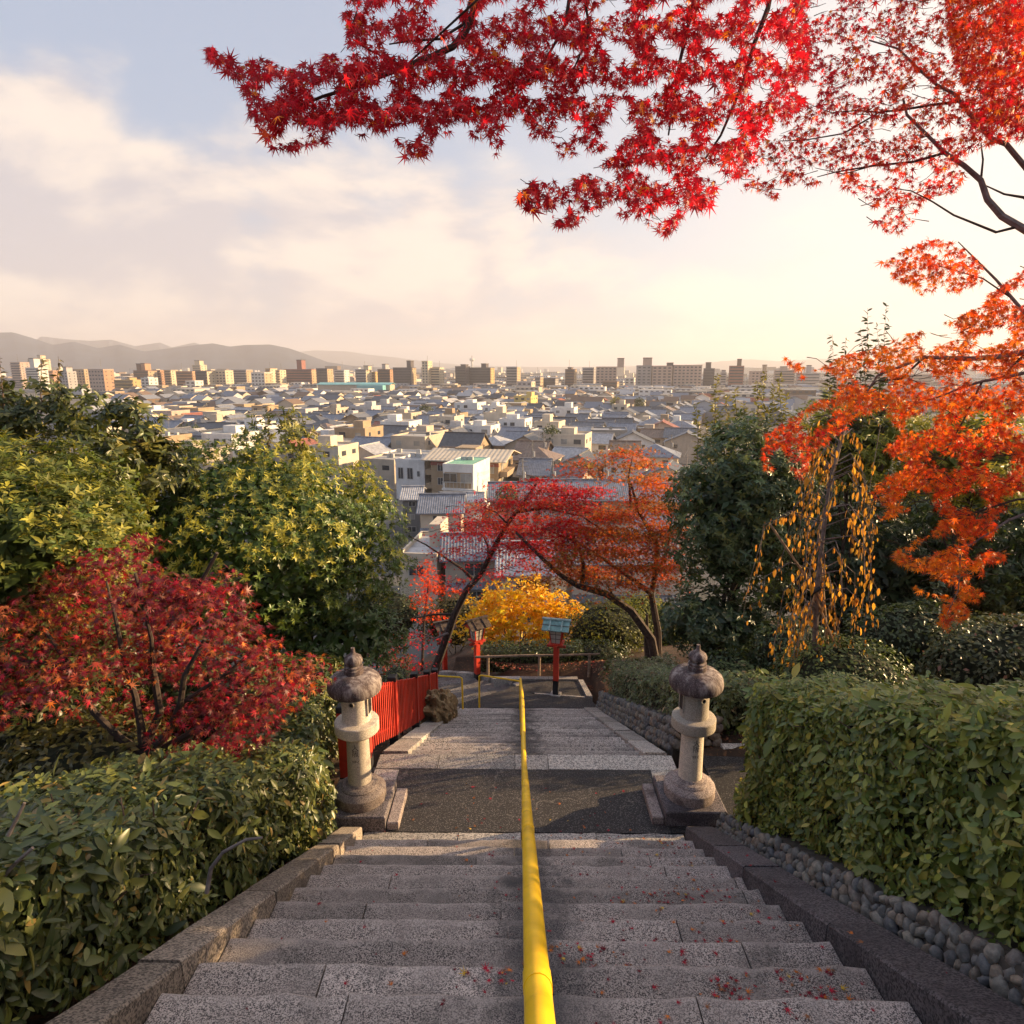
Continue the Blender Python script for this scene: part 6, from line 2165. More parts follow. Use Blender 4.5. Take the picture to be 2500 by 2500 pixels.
px_house(1400, 1660, 1335, 57, 'gable', 'cream', 'slate tiled', 'cream walled house behind the orange maple trunk', d=9, floors=2, rot=R(0), rise=1.4)
px_house(985, 1078, 1352, 62, 'flat', 'cream', 'pale grey metal', 'flat roofed cream house behind the small orange red maple', d=9, floors=2, rot=R(-6))
px_house(1150, 1215, 1290, 78, 'gable', 'beige', 'slate tiled', 'beige house behind the upper twigs of the red maple', d=7, floors=2, rot=R(3), rise=1.5)
px_house(1560, 1650, 1262, 84, 'gable', 'white', 'blue grey tiled', 'white house with a grey tiled roof left of the tall dark evergreen', d=8, floors=2, rot=R(-5), rise=1.7)
px_house(1330, 1420, 1258, 88, 'gable', 'cream', 'dark grey tiled', 'cream house with a dark roof glimpsed through the middle of the maples', d=8, floors=2, rot=R(5), rise=1.6)
px_house(1000, 1090, 1268, 104, 'flat', 'light grey', 'pale grey metal', 'pale grey flat roofed house just left of the grey tiled roof', d=8, floors=2, rot=R(-10))
px_house(1275, 1345, 1128, 120, 'gable', 'light grey', 'blue grey tiled', 'grey tiled house right of the tan apartment house', d=9, floors=2, rot=R(-8), rise=2.2)
px_house(1350, 1440, 1150, 116, 'gable', 'beige', 'slate tiled', 'beige house with a slate roof and a pale ridge, above the maples', d=10, floors=2, rot=R(-28), rise=2.4)
px_house(1600, 1700, 1140, 118, 'gable', 'cream', 'slate tiled', 'cream gabled house low beside the tall dark evergreen', d=10, floors=2, rot=R(70), rise=2.4, sides='frl')
px_house(1082, 1180, 1062, 152, 'gable', 'tan', 'dark grey tiled', 'wide house with a dark navy tiled roof and a lit tan gable', d=11, floors=2, rot=R(-16), rise=3.6)
px_house(1116, 1176, 983, 305, 'flat', 'white', 'pale grey metal', 'white three storey block in the middle of the town', d=12, floors=3, rot=GRID, near=1, cat='apartment house', name='apartment_house')
px_house(1184, 1226, 990, 290, 'flat', 'white', 'pale grey metal', 'white stepped block with a stair house right of the white three storey block', d=10, floors=3, rot=GRID, near=1, cat='apartment house', name='apartment_house')
px_house(1263, 1306, 967, 365, 'flat', simple('yellow_wall', (0.60, 0.45, 0.16)), 'pale grey metal', 'yellow block with a green edged roof in the middle of the town', d=14, floors=4, rot=GRID, near=1, cat='apartment house', name='apartment_house')
px_house(1256, 1352, 1022, 222, 'gable', 'light grey', 'dark grey tiled', 'long pale grey hall with a dark roof edge and a row of windows', d=10, floors=2, rot=GRID * 0.3, rise=1.2)
px_house(1138, 1215, 950, 520, 'gable', 'beige', 'pale grey metal', 'large hall with a pale striped metal roof below the dark twin block', d=30, floors=2, rot=GRID, near=1, rise=7, cat='hall', name='hall')
px_house(1075, 1140, 947, 540, 'gable', 'tan', 'brown tiled', 'large hall with a brown roof left of the pale striped hall', d=26, floors=2, rot=GRID, near=0, rise=6, cat='hall', name='hall')
px_house(1448, 1536, 1050, 190, 'flat', 'grey', 'pale grey metal', 'blue grey metal clad house with two small windows, above the orange maple', d=10, floors=2, rot=GRID * 0.4, near=1)
px_house(1518, 1590, 1057, 172, 'gable', 'white', 'dark grey tiled', 'white house with a broad dark roof beside the street', d=11, floors=2, rot=R(80), near=1, sides='frl')
px_house(1665, 1720, 1058, 168, 'gable', 'beige', 'slate tiled', 'beige gabled house at the right side of the narrow street', d=11, floors=2, rot=R(72), near=1, sides='frl')
px_house(1360, 1440, 1100, 140, 'gable', 'light grey', 'pale grey metal', 'pale grey house with a broad metal roof above the orange maple', d=11, floors=2, rot=R(-24), near=1)
px_house(1500, 1568, 1082, 150, 'gable', 'cream', 'brown tiled', 'cream house with a low dark brown roof right of the pale grey metal roof', d=9, floors=2, rot=R(-6), near=2)

# --- rows of houses on the street grid
cand = []
v = 0
row = 0
vv = 74.0
while vv < 470:
    uu = -420.0
    while uu < 330:
        fw = rngC.uniform(6.5, 10.5)
        x = CG * uu - SG * vv
        y = SG * uu + CG * vv
        cand.append((uu, vv, x + rngC.uniform(-0.5, 0.5), y + rngC.uniform(-0.7, 0.7), fw))
        uu += fw + rngC.uniform(0.4, 2.2)
        if rngC.random() < 0.07:
            uu += 4.0
    row += 1
    vv += 10.5 if row % 2 else 14.0


def seen(x, y, h=7.0):
    """in frame and not behind the near trees"""
    px, py, dep = project([(x, y, CITY_Z + h), (x, y, CITY_Z + 2)])
    if y < 112 or px[0] < 235 or px[0] > 2500:
        return False
    top, bot = py[0], py[1]
    if px[0] < 380 and top > 1030:
        return False
    if px[0] < 990 and top > 1090 + 0.09 * abs(px[0] - 660) * (px[0] > 660):
        return False
    if px[0] > 1690 and top > 1000:
        return False
    if px[0] > 1930 and top > 960:
        return False
    if top > 1420:
        return False
    return True


wall_names = list(WALLS)
roof_names = list(ROOFS)
WPROB = np.array([0.26, 0.20, 0.18, 0.12, 0.09, 0.06, 0.05, 0.04])
RPROB = np.array([0.34, 0.22, 0.16, 0.12, 0.13, 0.03])
houses = []
for uu, vv, x, y, fw in cand:
    dpt = rngC.uniform(8.0, 10.0)
    if seen(x, y) and not used(x, y, max(fw, dpt) * 0.42):
        houses.append((x, y, fw, dpt))
houses.sort(key=lambda t: t[1])
SINGLE = houses[:268]
REST = houses[268:]
look_of = {}
made = []
for i, (x, y, fw, dpt) in enumerate(SINGLE):
    kd = rngC.choice(['gable', 'gable', 'gable', 'hip', 'flat', 'flat']) if y > 120 else rngC.choice(['gable', 'gable', 'gable', 'hip'])
    wl = wall_names[rngC.choice(8, p=WPROB)]
    rf = roof_names[rngC.choice(6, p=RPROB)]
    if kd == 'flat' and wl == 'brown':
        wl = 'white'
    floors = 3 if (kd == 'flat' and rngC.random() < 0.4) else 2
    h = floors * 2.75 + rngC.uniform(-0.4, 0.5)
    side = rngC.random() < 0.45
    rot = GRID + (math.pi / 2 if side else 0) + rngC.normal(0, 0.03)
    near = 2 if y < 135 else (1 if y < 230 else 0)
    w_, d_ = (dpt, fw) if side else (fw, dpt)
    r = house(x, y, w_, d_, h, rot, kd, wl, rf, near, floors)
    house_windows(r, w_, d_, h, floors, near, 'f' + ('r' if not side else 'l'))
    if side:      # the end that looks at us is the -x gable of the turned house: give it windows too
        for fl in range(floors):
            window(r, -w_ / 2 - 0.02, rngC.uniform(-0.15, 0.15) * d_, h / floors * (fl + 0.56), 1.5, 1.1, 'l', rngC.random() < 0.3)
    if kd == 'gable' and rngC.random() < 0.5 and y < 260:
        a = MB()
        q = rngC.uniform(-0.3, 0.3) * w_
        top = h + d_ * 0.23
        a.tube([(q, 0, top), (q, 0, top + 2.6)], 0.035, 5)
        for zz in (1.7, 2.1, 2.5):
            a.tube([(q - 0.7, 0, top + zz), (q + 0.7, 0, top + zz)], 0.022, 4)
        a.build('aerial', M['pole'], r, local=True)
        aer = True
    else:
        aer = False
    shape = {'gable': 'gabled', 'hip': 'hip roofed', 'flat': 'flat roofed'}[kd]
    if kd == 'flat':
        look = '%s %s house, %s storeys' % (wl, shape, 'three' if floors == 3 else 'two')
    else:
        look = '%s %s house%s, %s roof%s' % (wl, shape, ' end-on' if side and kd == 'gable' else '', rf, ' and aerial' if aer else '')
    px, py, _ = project([(x, y, CITY_Z + h)])
    made.append((r, look, px[0], py[0]))
groups = {}
for r, look, px, py in made:
    groups.setdefault(look, []).append((px, py, r))
ORD = 'leftmost|second from left|third from left|fourth from left|fifth from left|sixth from left|seventh from left|eighth from left|ninth from left|tenth from left|eleventh from left|twelfth from left'.split('|')
for look, lst in groups.items():
    lst.sort(key=lambda t: t[0])
    for k, (px, py, r) in enumerate(lst):
        if len(lst) == 1:
            r['label'] = look + ' in the town'
        else:
            r['label'] = '%s, %s of those' % (look, ORD[k] if k <= (len(lst) - 1) // 2 else (ORD[len(lst) - 1 - k].replace('left', 'right')))
        if '_look' in r:
            del r['_look']
for o in bpy.data.objects:
    if '_look' in o:
        del o['_look']


# --- the rest of the houses, and the far city, as two joined masses
def mass(name, items, kind='stuff'):
    V, T, C = [], [], []
    nv = 0
    for (x, y, w, d, h, rot, wc, rc, rise) in items:
        c, s = math.cos(rot), math.sin(rot)
        pts = [(-w / 2, -d / 2, 0), (w / 2, -d / 2, 0), (w / 2, d / 2, 0), (-w / 2, d / 2, 0), (-w / 2, -d / 2, h), (w / 2, -d / 2, h), (w / 2, d / 2, h), (-w / 2, d / 2, h)]
        fc = [(0, 1, 5), (0, 5, 4), (1, 2, 6), (1, 6, 5), (2, 3, 7), (2, 7, 6), (3, 0, 4), (3, 4, 7)]
        col = [wc] * 8
        o = 0.5
        if rise > 0:
            pts += [(-w / 2 - o, -d / 2 - o, h - 0.2), (w / 2 + o, -d / 2 - o, h - 0.2), (w / 2 + o, d / 2 + o, h - 0.2), (-w / 2 - o, d / 2 + o, h - 0.2), (-w / 2 - o, 0, h + rise), (w / 2 + o, 0, h + rise), (-w / 2, 0, h + rise - 0.15), (w / 2, 0, h + rise - 0.15)]
            fc += [(8, 9, 13), (8, 13, 12), (10, 11, 12), (10, 12, 13), (4, 14, 7), (5, 6, 15)]
            col += [rc] * 6 + [wc] * 2
        else:
            pts += [(-w / 2, -d / 2, h), (w / 2, -d / 2, h), (w / 2, d / 2, h), (-w / 2, d / 2, h)]
            fc += [(8, 9, 10), (8, 10, 11)]
            col += [rc] * 4
        # window strips as recessed-looking dark bands of real geometry
        nf = max(1, int(h / 3.0))
        if h > 4:
            b0 = len(pts)
            for f in range(nf):
                z0, z1 = h * (f + 0.38) / nf, h * (f + 0.74) / nf
                for seg in range(max(1, int(w / 4))):
                    n_ = max(1, int(w / 4))
                    xa, xb = -w / 2 + w * (seg + 0.2) / n_, -w / 2 + w * (seg + 0.72) / n_
                    b = len(pts)
                    pts += [(xa, -d / 2 - 0.08, z0), (xb, -d / 2 - 0.08, z0), (xb, -d / 2 - 0.08, z1), (xa, -d / 2 - 0.08, z1)]
                    col += [(0.09, 0.09, 0.10)] * 4
                    fc += [(b, b + 1, b + 2), (b, b + 2, b + 3)]
        V += [(x + c * a - s * b, y + s * a + c * b, CITY_Z + z) for a, b, z in pts]
        T += [(i + nv, j + nv, k + nv) for i, j, k in fc]
        C += col
        nv += len(pts)
    me = mesh_arrays(name, np.array(V), np.array(T), [M['attr']], np.array(C))
    return obj(name, me, kind=kind)


M['attr'] = attr_mat('painted_plaster')
wcols = list(WALLS.values())
rcols = list(ROOFS.values())
items = []
for (x, y, fw, dpt) in REST:
    flat = rngC.random() < 0.3
    items.append((x, y, fw, dpt, rngC.choice([5.4, 6.0, 8.2], p=[0.45, 0.4, 0.15]), GRID + (math.pi / 2 if rngC.random() < 0.45 else 0), wcols[rngC.choice(8, p=WPROB)], (0.4, 0.38, 0.36) if flat else rcols[rngC.choice(6, p=RPROB)], 0 if flat else 2.1))
vv = 455.0
while vv < 900:
    uu = -560.0
    while uu < 760:
        fw = rngC.uniform(8, 14) if rngC.random() < 0.8 else rngC.uniform(16, 28)
        x, y = CG * uu - SG * vv, SG * uu + CG * vv
        hp = project([(x, y, CITY_Z + 8)])[0][0]
        if rngC.random() < 0.85 and not used(x, y, fw * 0.6) and not (755 < hp < 975 and 560 < y < 720):
            flat = rngC.random() < 0.35
            big = fw > 15
            items.append((x, y, fw * 0.9, rngC.uniform(8, 12), rngC.uniform(6, 10.5) if big else rngC.uniform(4.5, 7), GRID + (math.pi / 2 if (rngC.random() < 0.4 and not big) else 0), wcols[rngC.choice(8, p=WPROB)], (0.42, 0.4, 0.37) if flat or big else rcols[rngC.choice(6, p=RPROB)], 0 if flat or big else 2.3))
        uu += fw + 1.5
    vv += rngC.uniform(12, 19)
mass('distant_houses', items)
items = []
for k in range(3600):
    y = 900 + 3300 * rngC.random() ** 1.25
    x = rngC.uniform(-0.86, 0.86) * y
    hgt = rngC.choice([7, 10, 15, 22, 32], p=[0.36, 0.28, 0.2, 0.12, 0.04]) * rngC.uniform(0.8, 1.2)
    if y < 1700:
        hgt = min(hgt, 9 + 9 * (y - 900) / 800 + rngC.uniform(0, 4))
    items.append((x, y, rngC.uniform(10, 40), rngC.uniform(10, 20), hgt, GRID, tuple(np.array(wcols[rngC.choice(8, p=WPROB)]) * rngC.uniform(0.75, 1.1)), (0.4, 0.38, 0.36), 0))
mass('distant_city', items)


# --- apartment blocks one can name; px0, px1, ytop, Y, wall, side wall coloured as if sunlit, label, extras
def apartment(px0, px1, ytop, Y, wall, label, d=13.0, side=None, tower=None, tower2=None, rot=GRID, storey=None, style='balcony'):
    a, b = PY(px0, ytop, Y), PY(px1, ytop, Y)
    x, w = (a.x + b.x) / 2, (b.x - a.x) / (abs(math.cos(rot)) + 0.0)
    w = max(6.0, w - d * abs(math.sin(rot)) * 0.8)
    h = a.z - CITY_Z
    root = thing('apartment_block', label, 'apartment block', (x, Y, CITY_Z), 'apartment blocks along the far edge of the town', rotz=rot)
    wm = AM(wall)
    sm = AM(side) if side else wm  # end walls take a colour that stands in for sunlight
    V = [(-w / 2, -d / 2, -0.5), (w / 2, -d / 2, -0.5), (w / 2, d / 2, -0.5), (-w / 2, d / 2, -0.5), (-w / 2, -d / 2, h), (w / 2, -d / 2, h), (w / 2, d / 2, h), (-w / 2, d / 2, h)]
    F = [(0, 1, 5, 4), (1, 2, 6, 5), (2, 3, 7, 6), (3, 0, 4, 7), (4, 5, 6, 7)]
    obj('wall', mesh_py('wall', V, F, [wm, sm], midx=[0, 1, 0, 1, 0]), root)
    MB().box(-w / 2 - 0.15, w / 2 + 0.15, -d / 2 - 0.15, d / 2 + 0.15, h + 0.01, h + 0.9).build('parapet', wm, root, local=True)
    st = storey or 3.0
    nf = max(2, int(h / st))
    win = MB()
    for f in range(nf):
        z = h * (f + 0.5) / nf
        if style == 'balcony':
            mbb = MB()
            mbb.box(-w / 2 + 0.4, w / 2 - 0.4, -d / 2 - 1.3, -d / 2 - 0.01, z - 1.35, z - 0.25)
            mbb.build('balcony', wm, root, local=True)
            win.box(-w / 2 + 0.8, w / 2 - 0.8, -d / 2 - 0.04, -d / 2 - 0.005, z - 0.25, z + 0.95)
        else:
            n = max(2, int(w / 4.2))
            for k in range(n):
                q = -w / 2 + w * (k + 0.5) / n
                win.box(q - w / n * 0.28, q + w / n * 0.28, -d / 2 - 0.06, -d / 2 - 0.005, z - 0.75, z + 0.75)
        n = max(1, int(d / 6))
        for k in range(n):
            q = -d / 2 + d * (k + 0.5) / n
            win.box(w / 2 + 0.005, w / 2 + 0.06, q - 0.8, q + 0.8, z - 0.6, z + 0.6)
            win.box(-w / 2 - 0.06, -w / 2 - 0.005, q - 0.8, q + 0.8, z - 0.6, z + 0.6)
    win.build('windows', M['glass'], root, local=True, kind='stuff')
    for tw in (tower, tower2):
        if tw:
            ta, tb_ = PY(tw[0], tw[2], Y), PY(tw[1], tw[2], Y)
            tx = (ta.x + tb_.x) / 2 - x
            th = ta.z - CITY_Z
            hw = (tb_.x - ta.x) / 2 * 0.9
            tl = tx * math.cos(rot)
            MB().box(tl - hw, tl + hw, -d * 0.36, d * 0.30, h + 0.02, th).build('roof_tower', AM(tw[3]) if len(tw) > 3 else wm, root, local=True)
            MB().box(tl - hw - 0.3, tl + hw + 0.3, -d * 0.36 - 0.3, d * 0.30 + 0.3, th + 0.01, th + 0.8).build('tower_cap', AM('dark'), root, local=True)
    if rngC.random() < 0.45:
        q = rngC.uniform(-0.3, 0.3) * w
        MB().tube([(q, 0, h), (q, 0, h + rngC.uniform(6, 12))], 0.16, 5).build('mast', M['pole'], root, local=True)
    USED.append((x, Y, max(w, d) * 0.6))
    return root


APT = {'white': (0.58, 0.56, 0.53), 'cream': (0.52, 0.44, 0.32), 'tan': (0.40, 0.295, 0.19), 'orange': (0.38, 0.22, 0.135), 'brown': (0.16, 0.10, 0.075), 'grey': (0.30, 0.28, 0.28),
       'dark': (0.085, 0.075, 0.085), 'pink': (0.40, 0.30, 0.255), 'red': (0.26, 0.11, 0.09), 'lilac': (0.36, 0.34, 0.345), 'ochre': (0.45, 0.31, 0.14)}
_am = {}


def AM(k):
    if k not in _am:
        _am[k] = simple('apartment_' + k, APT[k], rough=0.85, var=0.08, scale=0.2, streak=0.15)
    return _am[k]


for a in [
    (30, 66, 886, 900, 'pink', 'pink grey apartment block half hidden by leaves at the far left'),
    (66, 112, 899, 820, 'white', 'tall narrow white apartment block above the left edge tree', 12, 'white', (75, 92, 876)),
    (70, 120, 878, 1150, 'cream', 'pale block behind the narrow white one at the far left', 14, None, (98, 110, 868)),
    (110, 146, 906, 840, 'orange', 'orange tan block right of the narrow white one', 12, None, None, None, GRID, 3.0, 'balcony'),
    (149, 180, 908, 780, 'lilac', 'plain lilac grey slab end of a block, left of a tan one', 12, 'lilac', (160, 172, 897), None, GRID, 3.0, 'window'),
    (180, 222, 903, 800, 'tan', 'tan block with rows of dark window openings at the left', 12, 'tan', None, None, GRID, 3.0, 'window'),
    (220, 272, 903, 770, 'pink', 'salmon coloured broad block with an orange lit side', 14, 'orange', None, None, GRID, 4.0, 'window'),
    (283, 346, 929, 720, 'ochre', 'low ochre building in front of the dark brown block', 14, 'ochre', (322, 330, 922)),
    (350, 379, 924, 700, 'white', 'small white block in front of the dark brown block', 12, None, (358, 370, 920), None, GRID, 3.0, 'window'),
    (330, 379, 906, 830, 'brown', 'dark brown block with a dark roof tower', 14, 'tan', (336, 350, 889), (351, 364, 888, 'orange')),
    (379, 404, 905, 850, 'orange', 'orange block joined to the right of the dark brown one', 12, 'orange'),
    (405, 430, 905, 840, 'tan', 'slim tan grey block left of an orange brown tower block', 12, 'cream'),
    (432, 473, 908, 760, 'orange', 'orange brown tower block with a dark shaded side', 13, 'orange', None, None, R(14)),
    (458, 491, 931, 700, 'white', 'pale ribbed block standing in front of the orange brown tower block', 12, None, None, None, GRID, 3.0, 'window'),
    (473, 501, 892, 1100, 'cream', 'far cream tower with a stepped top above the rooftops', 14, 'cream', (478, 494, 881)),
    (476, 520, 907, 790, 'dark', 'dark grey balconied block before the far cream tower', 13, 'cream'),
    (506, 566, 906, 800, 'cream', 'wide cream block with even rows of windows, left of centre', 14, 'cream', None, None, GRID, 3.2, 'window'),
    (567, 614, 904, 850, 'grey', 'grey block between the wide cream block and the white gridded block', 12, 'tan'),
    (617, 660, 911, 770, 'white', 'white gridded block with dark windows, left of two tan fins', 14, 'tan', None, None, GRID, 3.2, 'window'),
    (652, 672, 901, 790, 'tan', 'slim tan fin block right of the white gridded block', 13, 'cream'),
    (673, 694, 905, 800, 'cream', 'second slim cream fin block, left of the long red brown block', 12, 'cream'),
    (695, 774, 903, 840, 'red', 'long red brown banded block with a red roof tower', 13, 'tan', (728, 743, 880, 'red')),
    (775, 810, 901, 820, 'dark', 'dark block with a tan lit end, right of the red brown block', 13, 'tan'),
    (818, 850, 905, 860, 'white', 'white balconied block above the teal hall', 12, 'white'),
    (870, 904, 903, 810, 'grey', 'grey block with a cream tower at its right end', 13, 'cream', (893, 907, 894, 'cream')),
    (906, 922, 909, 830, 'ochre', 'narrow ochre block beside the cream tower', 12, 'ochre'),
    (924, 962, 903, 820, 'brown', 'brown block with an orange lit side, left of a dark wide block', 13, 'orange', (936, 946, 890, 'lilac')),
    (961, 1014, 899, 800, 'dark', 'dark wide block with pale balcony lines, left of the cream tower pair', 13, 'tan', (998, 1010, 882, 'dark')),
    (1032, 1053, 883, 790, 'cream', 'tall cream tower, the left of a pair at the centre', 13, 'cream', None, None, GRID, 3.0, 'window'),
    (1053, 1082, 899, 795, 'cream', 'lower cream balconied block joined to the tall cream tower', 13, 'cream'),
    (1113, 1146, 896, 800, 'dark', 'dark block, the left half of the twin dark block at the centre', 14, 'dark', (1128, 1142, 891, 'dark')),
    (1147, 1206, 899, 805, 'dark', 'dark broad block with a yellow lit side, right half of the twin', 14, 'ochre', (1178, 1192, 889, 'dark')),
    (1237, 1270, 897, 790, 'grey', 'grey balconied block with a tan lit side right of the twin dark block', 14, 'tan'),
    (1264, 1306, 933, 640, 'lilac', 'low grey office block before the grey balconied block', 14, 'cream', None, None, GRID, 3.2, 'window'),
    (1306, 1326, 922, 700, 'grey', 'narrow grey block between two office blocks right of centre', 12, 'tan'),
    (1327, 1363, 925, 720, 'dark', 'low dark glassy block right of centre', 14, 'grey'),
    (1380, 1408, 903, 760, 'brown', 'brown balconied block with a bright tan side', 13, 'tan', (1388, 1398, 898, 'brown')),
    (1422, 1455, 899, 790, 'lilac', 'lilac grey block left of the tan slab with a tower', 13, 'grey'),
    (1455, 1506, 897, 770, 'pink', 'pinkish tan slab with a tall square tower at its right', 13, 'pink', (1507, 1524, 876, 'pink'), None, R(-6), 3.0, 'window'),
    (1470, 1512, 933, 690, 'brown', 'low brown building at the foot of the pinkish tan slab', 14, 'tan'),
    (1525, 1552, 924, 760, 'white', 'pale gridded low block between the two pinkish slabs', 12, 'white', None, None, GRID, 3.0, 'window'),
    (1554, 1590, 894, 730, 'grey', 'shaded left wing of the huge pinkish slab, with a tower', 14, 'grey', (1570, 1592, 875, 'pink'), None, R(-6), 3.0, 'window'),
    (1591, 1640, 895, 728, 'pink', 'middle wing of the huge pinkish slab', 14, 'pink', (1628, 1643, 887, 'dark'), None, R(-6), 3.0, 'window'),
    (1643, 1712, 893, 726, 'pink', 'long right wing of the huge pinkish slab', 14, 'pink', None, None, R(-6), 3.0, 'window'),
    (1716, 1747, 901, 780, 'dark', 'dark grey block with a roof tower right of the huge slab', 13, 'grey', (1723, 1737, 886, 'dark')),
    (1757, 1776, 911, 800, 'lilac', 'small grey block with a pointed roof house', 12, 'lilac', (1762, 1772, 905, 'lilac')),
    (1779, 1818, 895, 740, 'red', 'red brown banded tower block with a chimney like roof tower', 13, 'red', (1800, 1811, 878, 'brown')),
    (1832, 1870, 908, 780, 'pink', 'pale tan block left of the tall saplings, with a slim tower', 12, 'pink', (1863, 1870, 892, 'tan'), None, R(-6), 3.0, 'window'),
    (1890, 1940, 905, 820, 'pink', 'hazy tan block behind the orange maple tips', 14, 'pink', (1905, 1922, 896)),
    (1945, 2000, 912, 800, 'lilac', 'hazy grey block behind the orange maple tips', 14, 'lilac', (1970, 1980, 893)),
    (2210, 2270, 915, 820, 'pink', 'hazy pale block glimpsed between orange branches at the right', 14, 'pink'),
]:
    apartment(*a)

# teal roofed hall and the thin white tower far off
r = thing('market_hall', 'long low hall with a bright teal roof, left of centre', 'hall', (PY(865, 945, 690).x, 700, CITY_Z), None, rotz=R(-4))
wd = PY(955, 945, 690).x - PY(775, 945, 690).x
MB().box(-wd / 2, wd / 2, -10, 10, -0.5, 10).build('wall', WM['beige'], r, local=True)
hz = PY(865, 934, 690).z - CITY_Z
for sg in (-1, 1):
    V, F = roof_slope(wd, 20, hz - 10.2, 1.0, 0, sg, 0.4)
    MB().add([(a, b, c + 10.2) for a, b, c in V], F).build('roof', M['teal_roof'], r, local=True)
MB().box(wd * 0.1, wd * 0.45, -24, -10.6, -0.5, 9.5).build('annex', M['teal_roof'], r, local=True)
tw = PY(1152.5, 905, 2300)
r = thing('observation_tower', 'thin white observation tower standing above the skyline at the centre', 'tower', (tw.x, 2300, CITY_Z))
zt_ = PY(1152.5, 868, 2300).z
zd = PY(1152.5, 878, 2300).z
MB().lathe((tw.x, 2300, 0), [(6, CITY_Z), (3.6, CITY_Z + 30), (3.2, zd - 6), (3.2, zd)], 12).build('shaft', AM('white'), r)
MB().lathe((tw.x, 2300, 0), [(3.4, zd - 6), (8.5, zd - 2), (8.5, zd + 3), (3.4, zd + 6)], 14).build('deck', AM('white'), r)
MB().tube([(tw.x, 2300, zd + 5), (tw.x, 2300, zt_)], 1.0, 6).build('mast', AM('red'), r)

# utility poles with cross arms and wires along the street on the right, and a few in the lanes
pole_specs = [(1328, 1055, 140), (1300, 1075, 128), (1350, 1120, 112), (1610, 1030, 210), (1640, 1060, 165), (1678, 1110, 130), (1702, 1045, 185), (1655, 1015, 250), (1545, 1010, 240), (1130, 1090, 130), (1215, 1010, 255), (1470, 1035, 205), (870, 1020, 235), (690, 1035, 210), (470, 1050, 190), (1010, 1060, 165), (1276, 1120, 108), (1480, 1120, 118)]
tops = []
for i, (px, py, Y) in enumerate(pole_specs):
    p = PY(px, py, Y)
    where = ['in the street right of centre', 'left of the wide navy roof', 'behind the red maple', 'far up the narrow street', 'at the near side of the narrow street', 'nearest the tall dark evergreen', 'right side of the narrow street', 'at the far end of the narrow street', 'above the white dark roofed house', 'among roofs above the tan apartment house', 'in the middle of the town', 'above the blue grey clad house', 'between far rooftops left of centre', 'just over the round evergreen', 'left, over the round evergreen', 'right of the round evergreen crown', 'right of the green roofed building', 'beside the orange maple top'][i]
    t = thing('utility_pole', 'grey utility pole ' + where, 'utility pole', (p.x, p.y, CITY_Z), 'utility poles of the town')
    MB().tube([(p.x, p.y, CITY_Z), (p.x, p.y, p.z)], [0.17, 0.10], 7).build('pole', M['pole'], t)
    for k in (0.5, 1.3):
        MB().obox((p.x, p.y, p.z - k), (0.85 * CG, 0.85 * SG, 0), (0, 0.05, 0), (0, 0, 0.05)).build('cross_arm', M['pole'], t)
    MB().tube([(p.x + 0.3, p.y - 0.2, p.z - 3.2), (p.x + 0.3, p.y - 0.2, p.z - 2.2)], 0.22, 8).build('transformer', M['frame'], t)
    tops.append(p)
for a, b in ((0, 1), (1, 16), (2, 0), (3, 4), (4, 5), (3, 7), (6, 7), (6, 5), (11, 3), (17, 2), (9, 15)):
    w_ = MB()
    for off in (-0.7, 0.0, 0.7):
        A, B = tops[a] + Vector((off, 0, -0.4)), tops[b] + Vector((off, 0, -0.4))
        w_.tube([A.lerp(B, k / 6) - Vector((0, 0, 1.2 * 4 * (k / 6) * (1 - k / 6))) for k in range(7)], 0.022, 4, caps=False)
    o = w_.build('power_lines', M['dark_metal'], None, kind='stuff')

# town trees, small
for px, py, Y, rr, colr, lab in ((1505, 985, 330, 3.2, (0.22, 0.2, 0.04), 'yellow green street tree among the far roofs'), (470, 1075, 200, 4.5, (0.05, 0.075, 0.03), 'dark garden tree between roofs above the round evergreen'), (1345, 1060, 160, 2.2, (0.06, 0.08, 0.03), 'small green tree by the poles right of centre'), (1040, 1005, 280, 3.0, (0.06, 0.075, 0.035), 'small dark tree left of the white three storey block'), (1238, 1205, 97, 1.6, (0.06, 0.085, 0.03), 'green shrub right of the green roofed building'), (1560, 985, 330, 3.0, (0.07, 0.08, 0.035), 'small tree beside the far end of the narrow street')):
    c = PY(px, py, Y)
    t = thing('garden_tree', lab, 'tree', (c.x, c.y, CITY_Z))
    P, Nn = ellip(rngC, 700, tuple(c), (rr, rr, rr), 0.25, 2.2, px * 0.1, -0.8, 0.4)
    foliage('crown', P, unit(Nn + rngC.normal(0, 0.5, (len(P), 3))), unit(rngC.normal(0, 1, (len(P), 3))), np.full(len(P), rr * 0.26), jitter_col(rngC, len(P), colr, 0.25), OVAL, M['leaf_soft'], t)
    MB().tube([(c.x, c.y, CITY_Z), (c.x, c.y, c.z)], [0.3, 0.15], 7).build('trunk', M['bark_dark'], t)


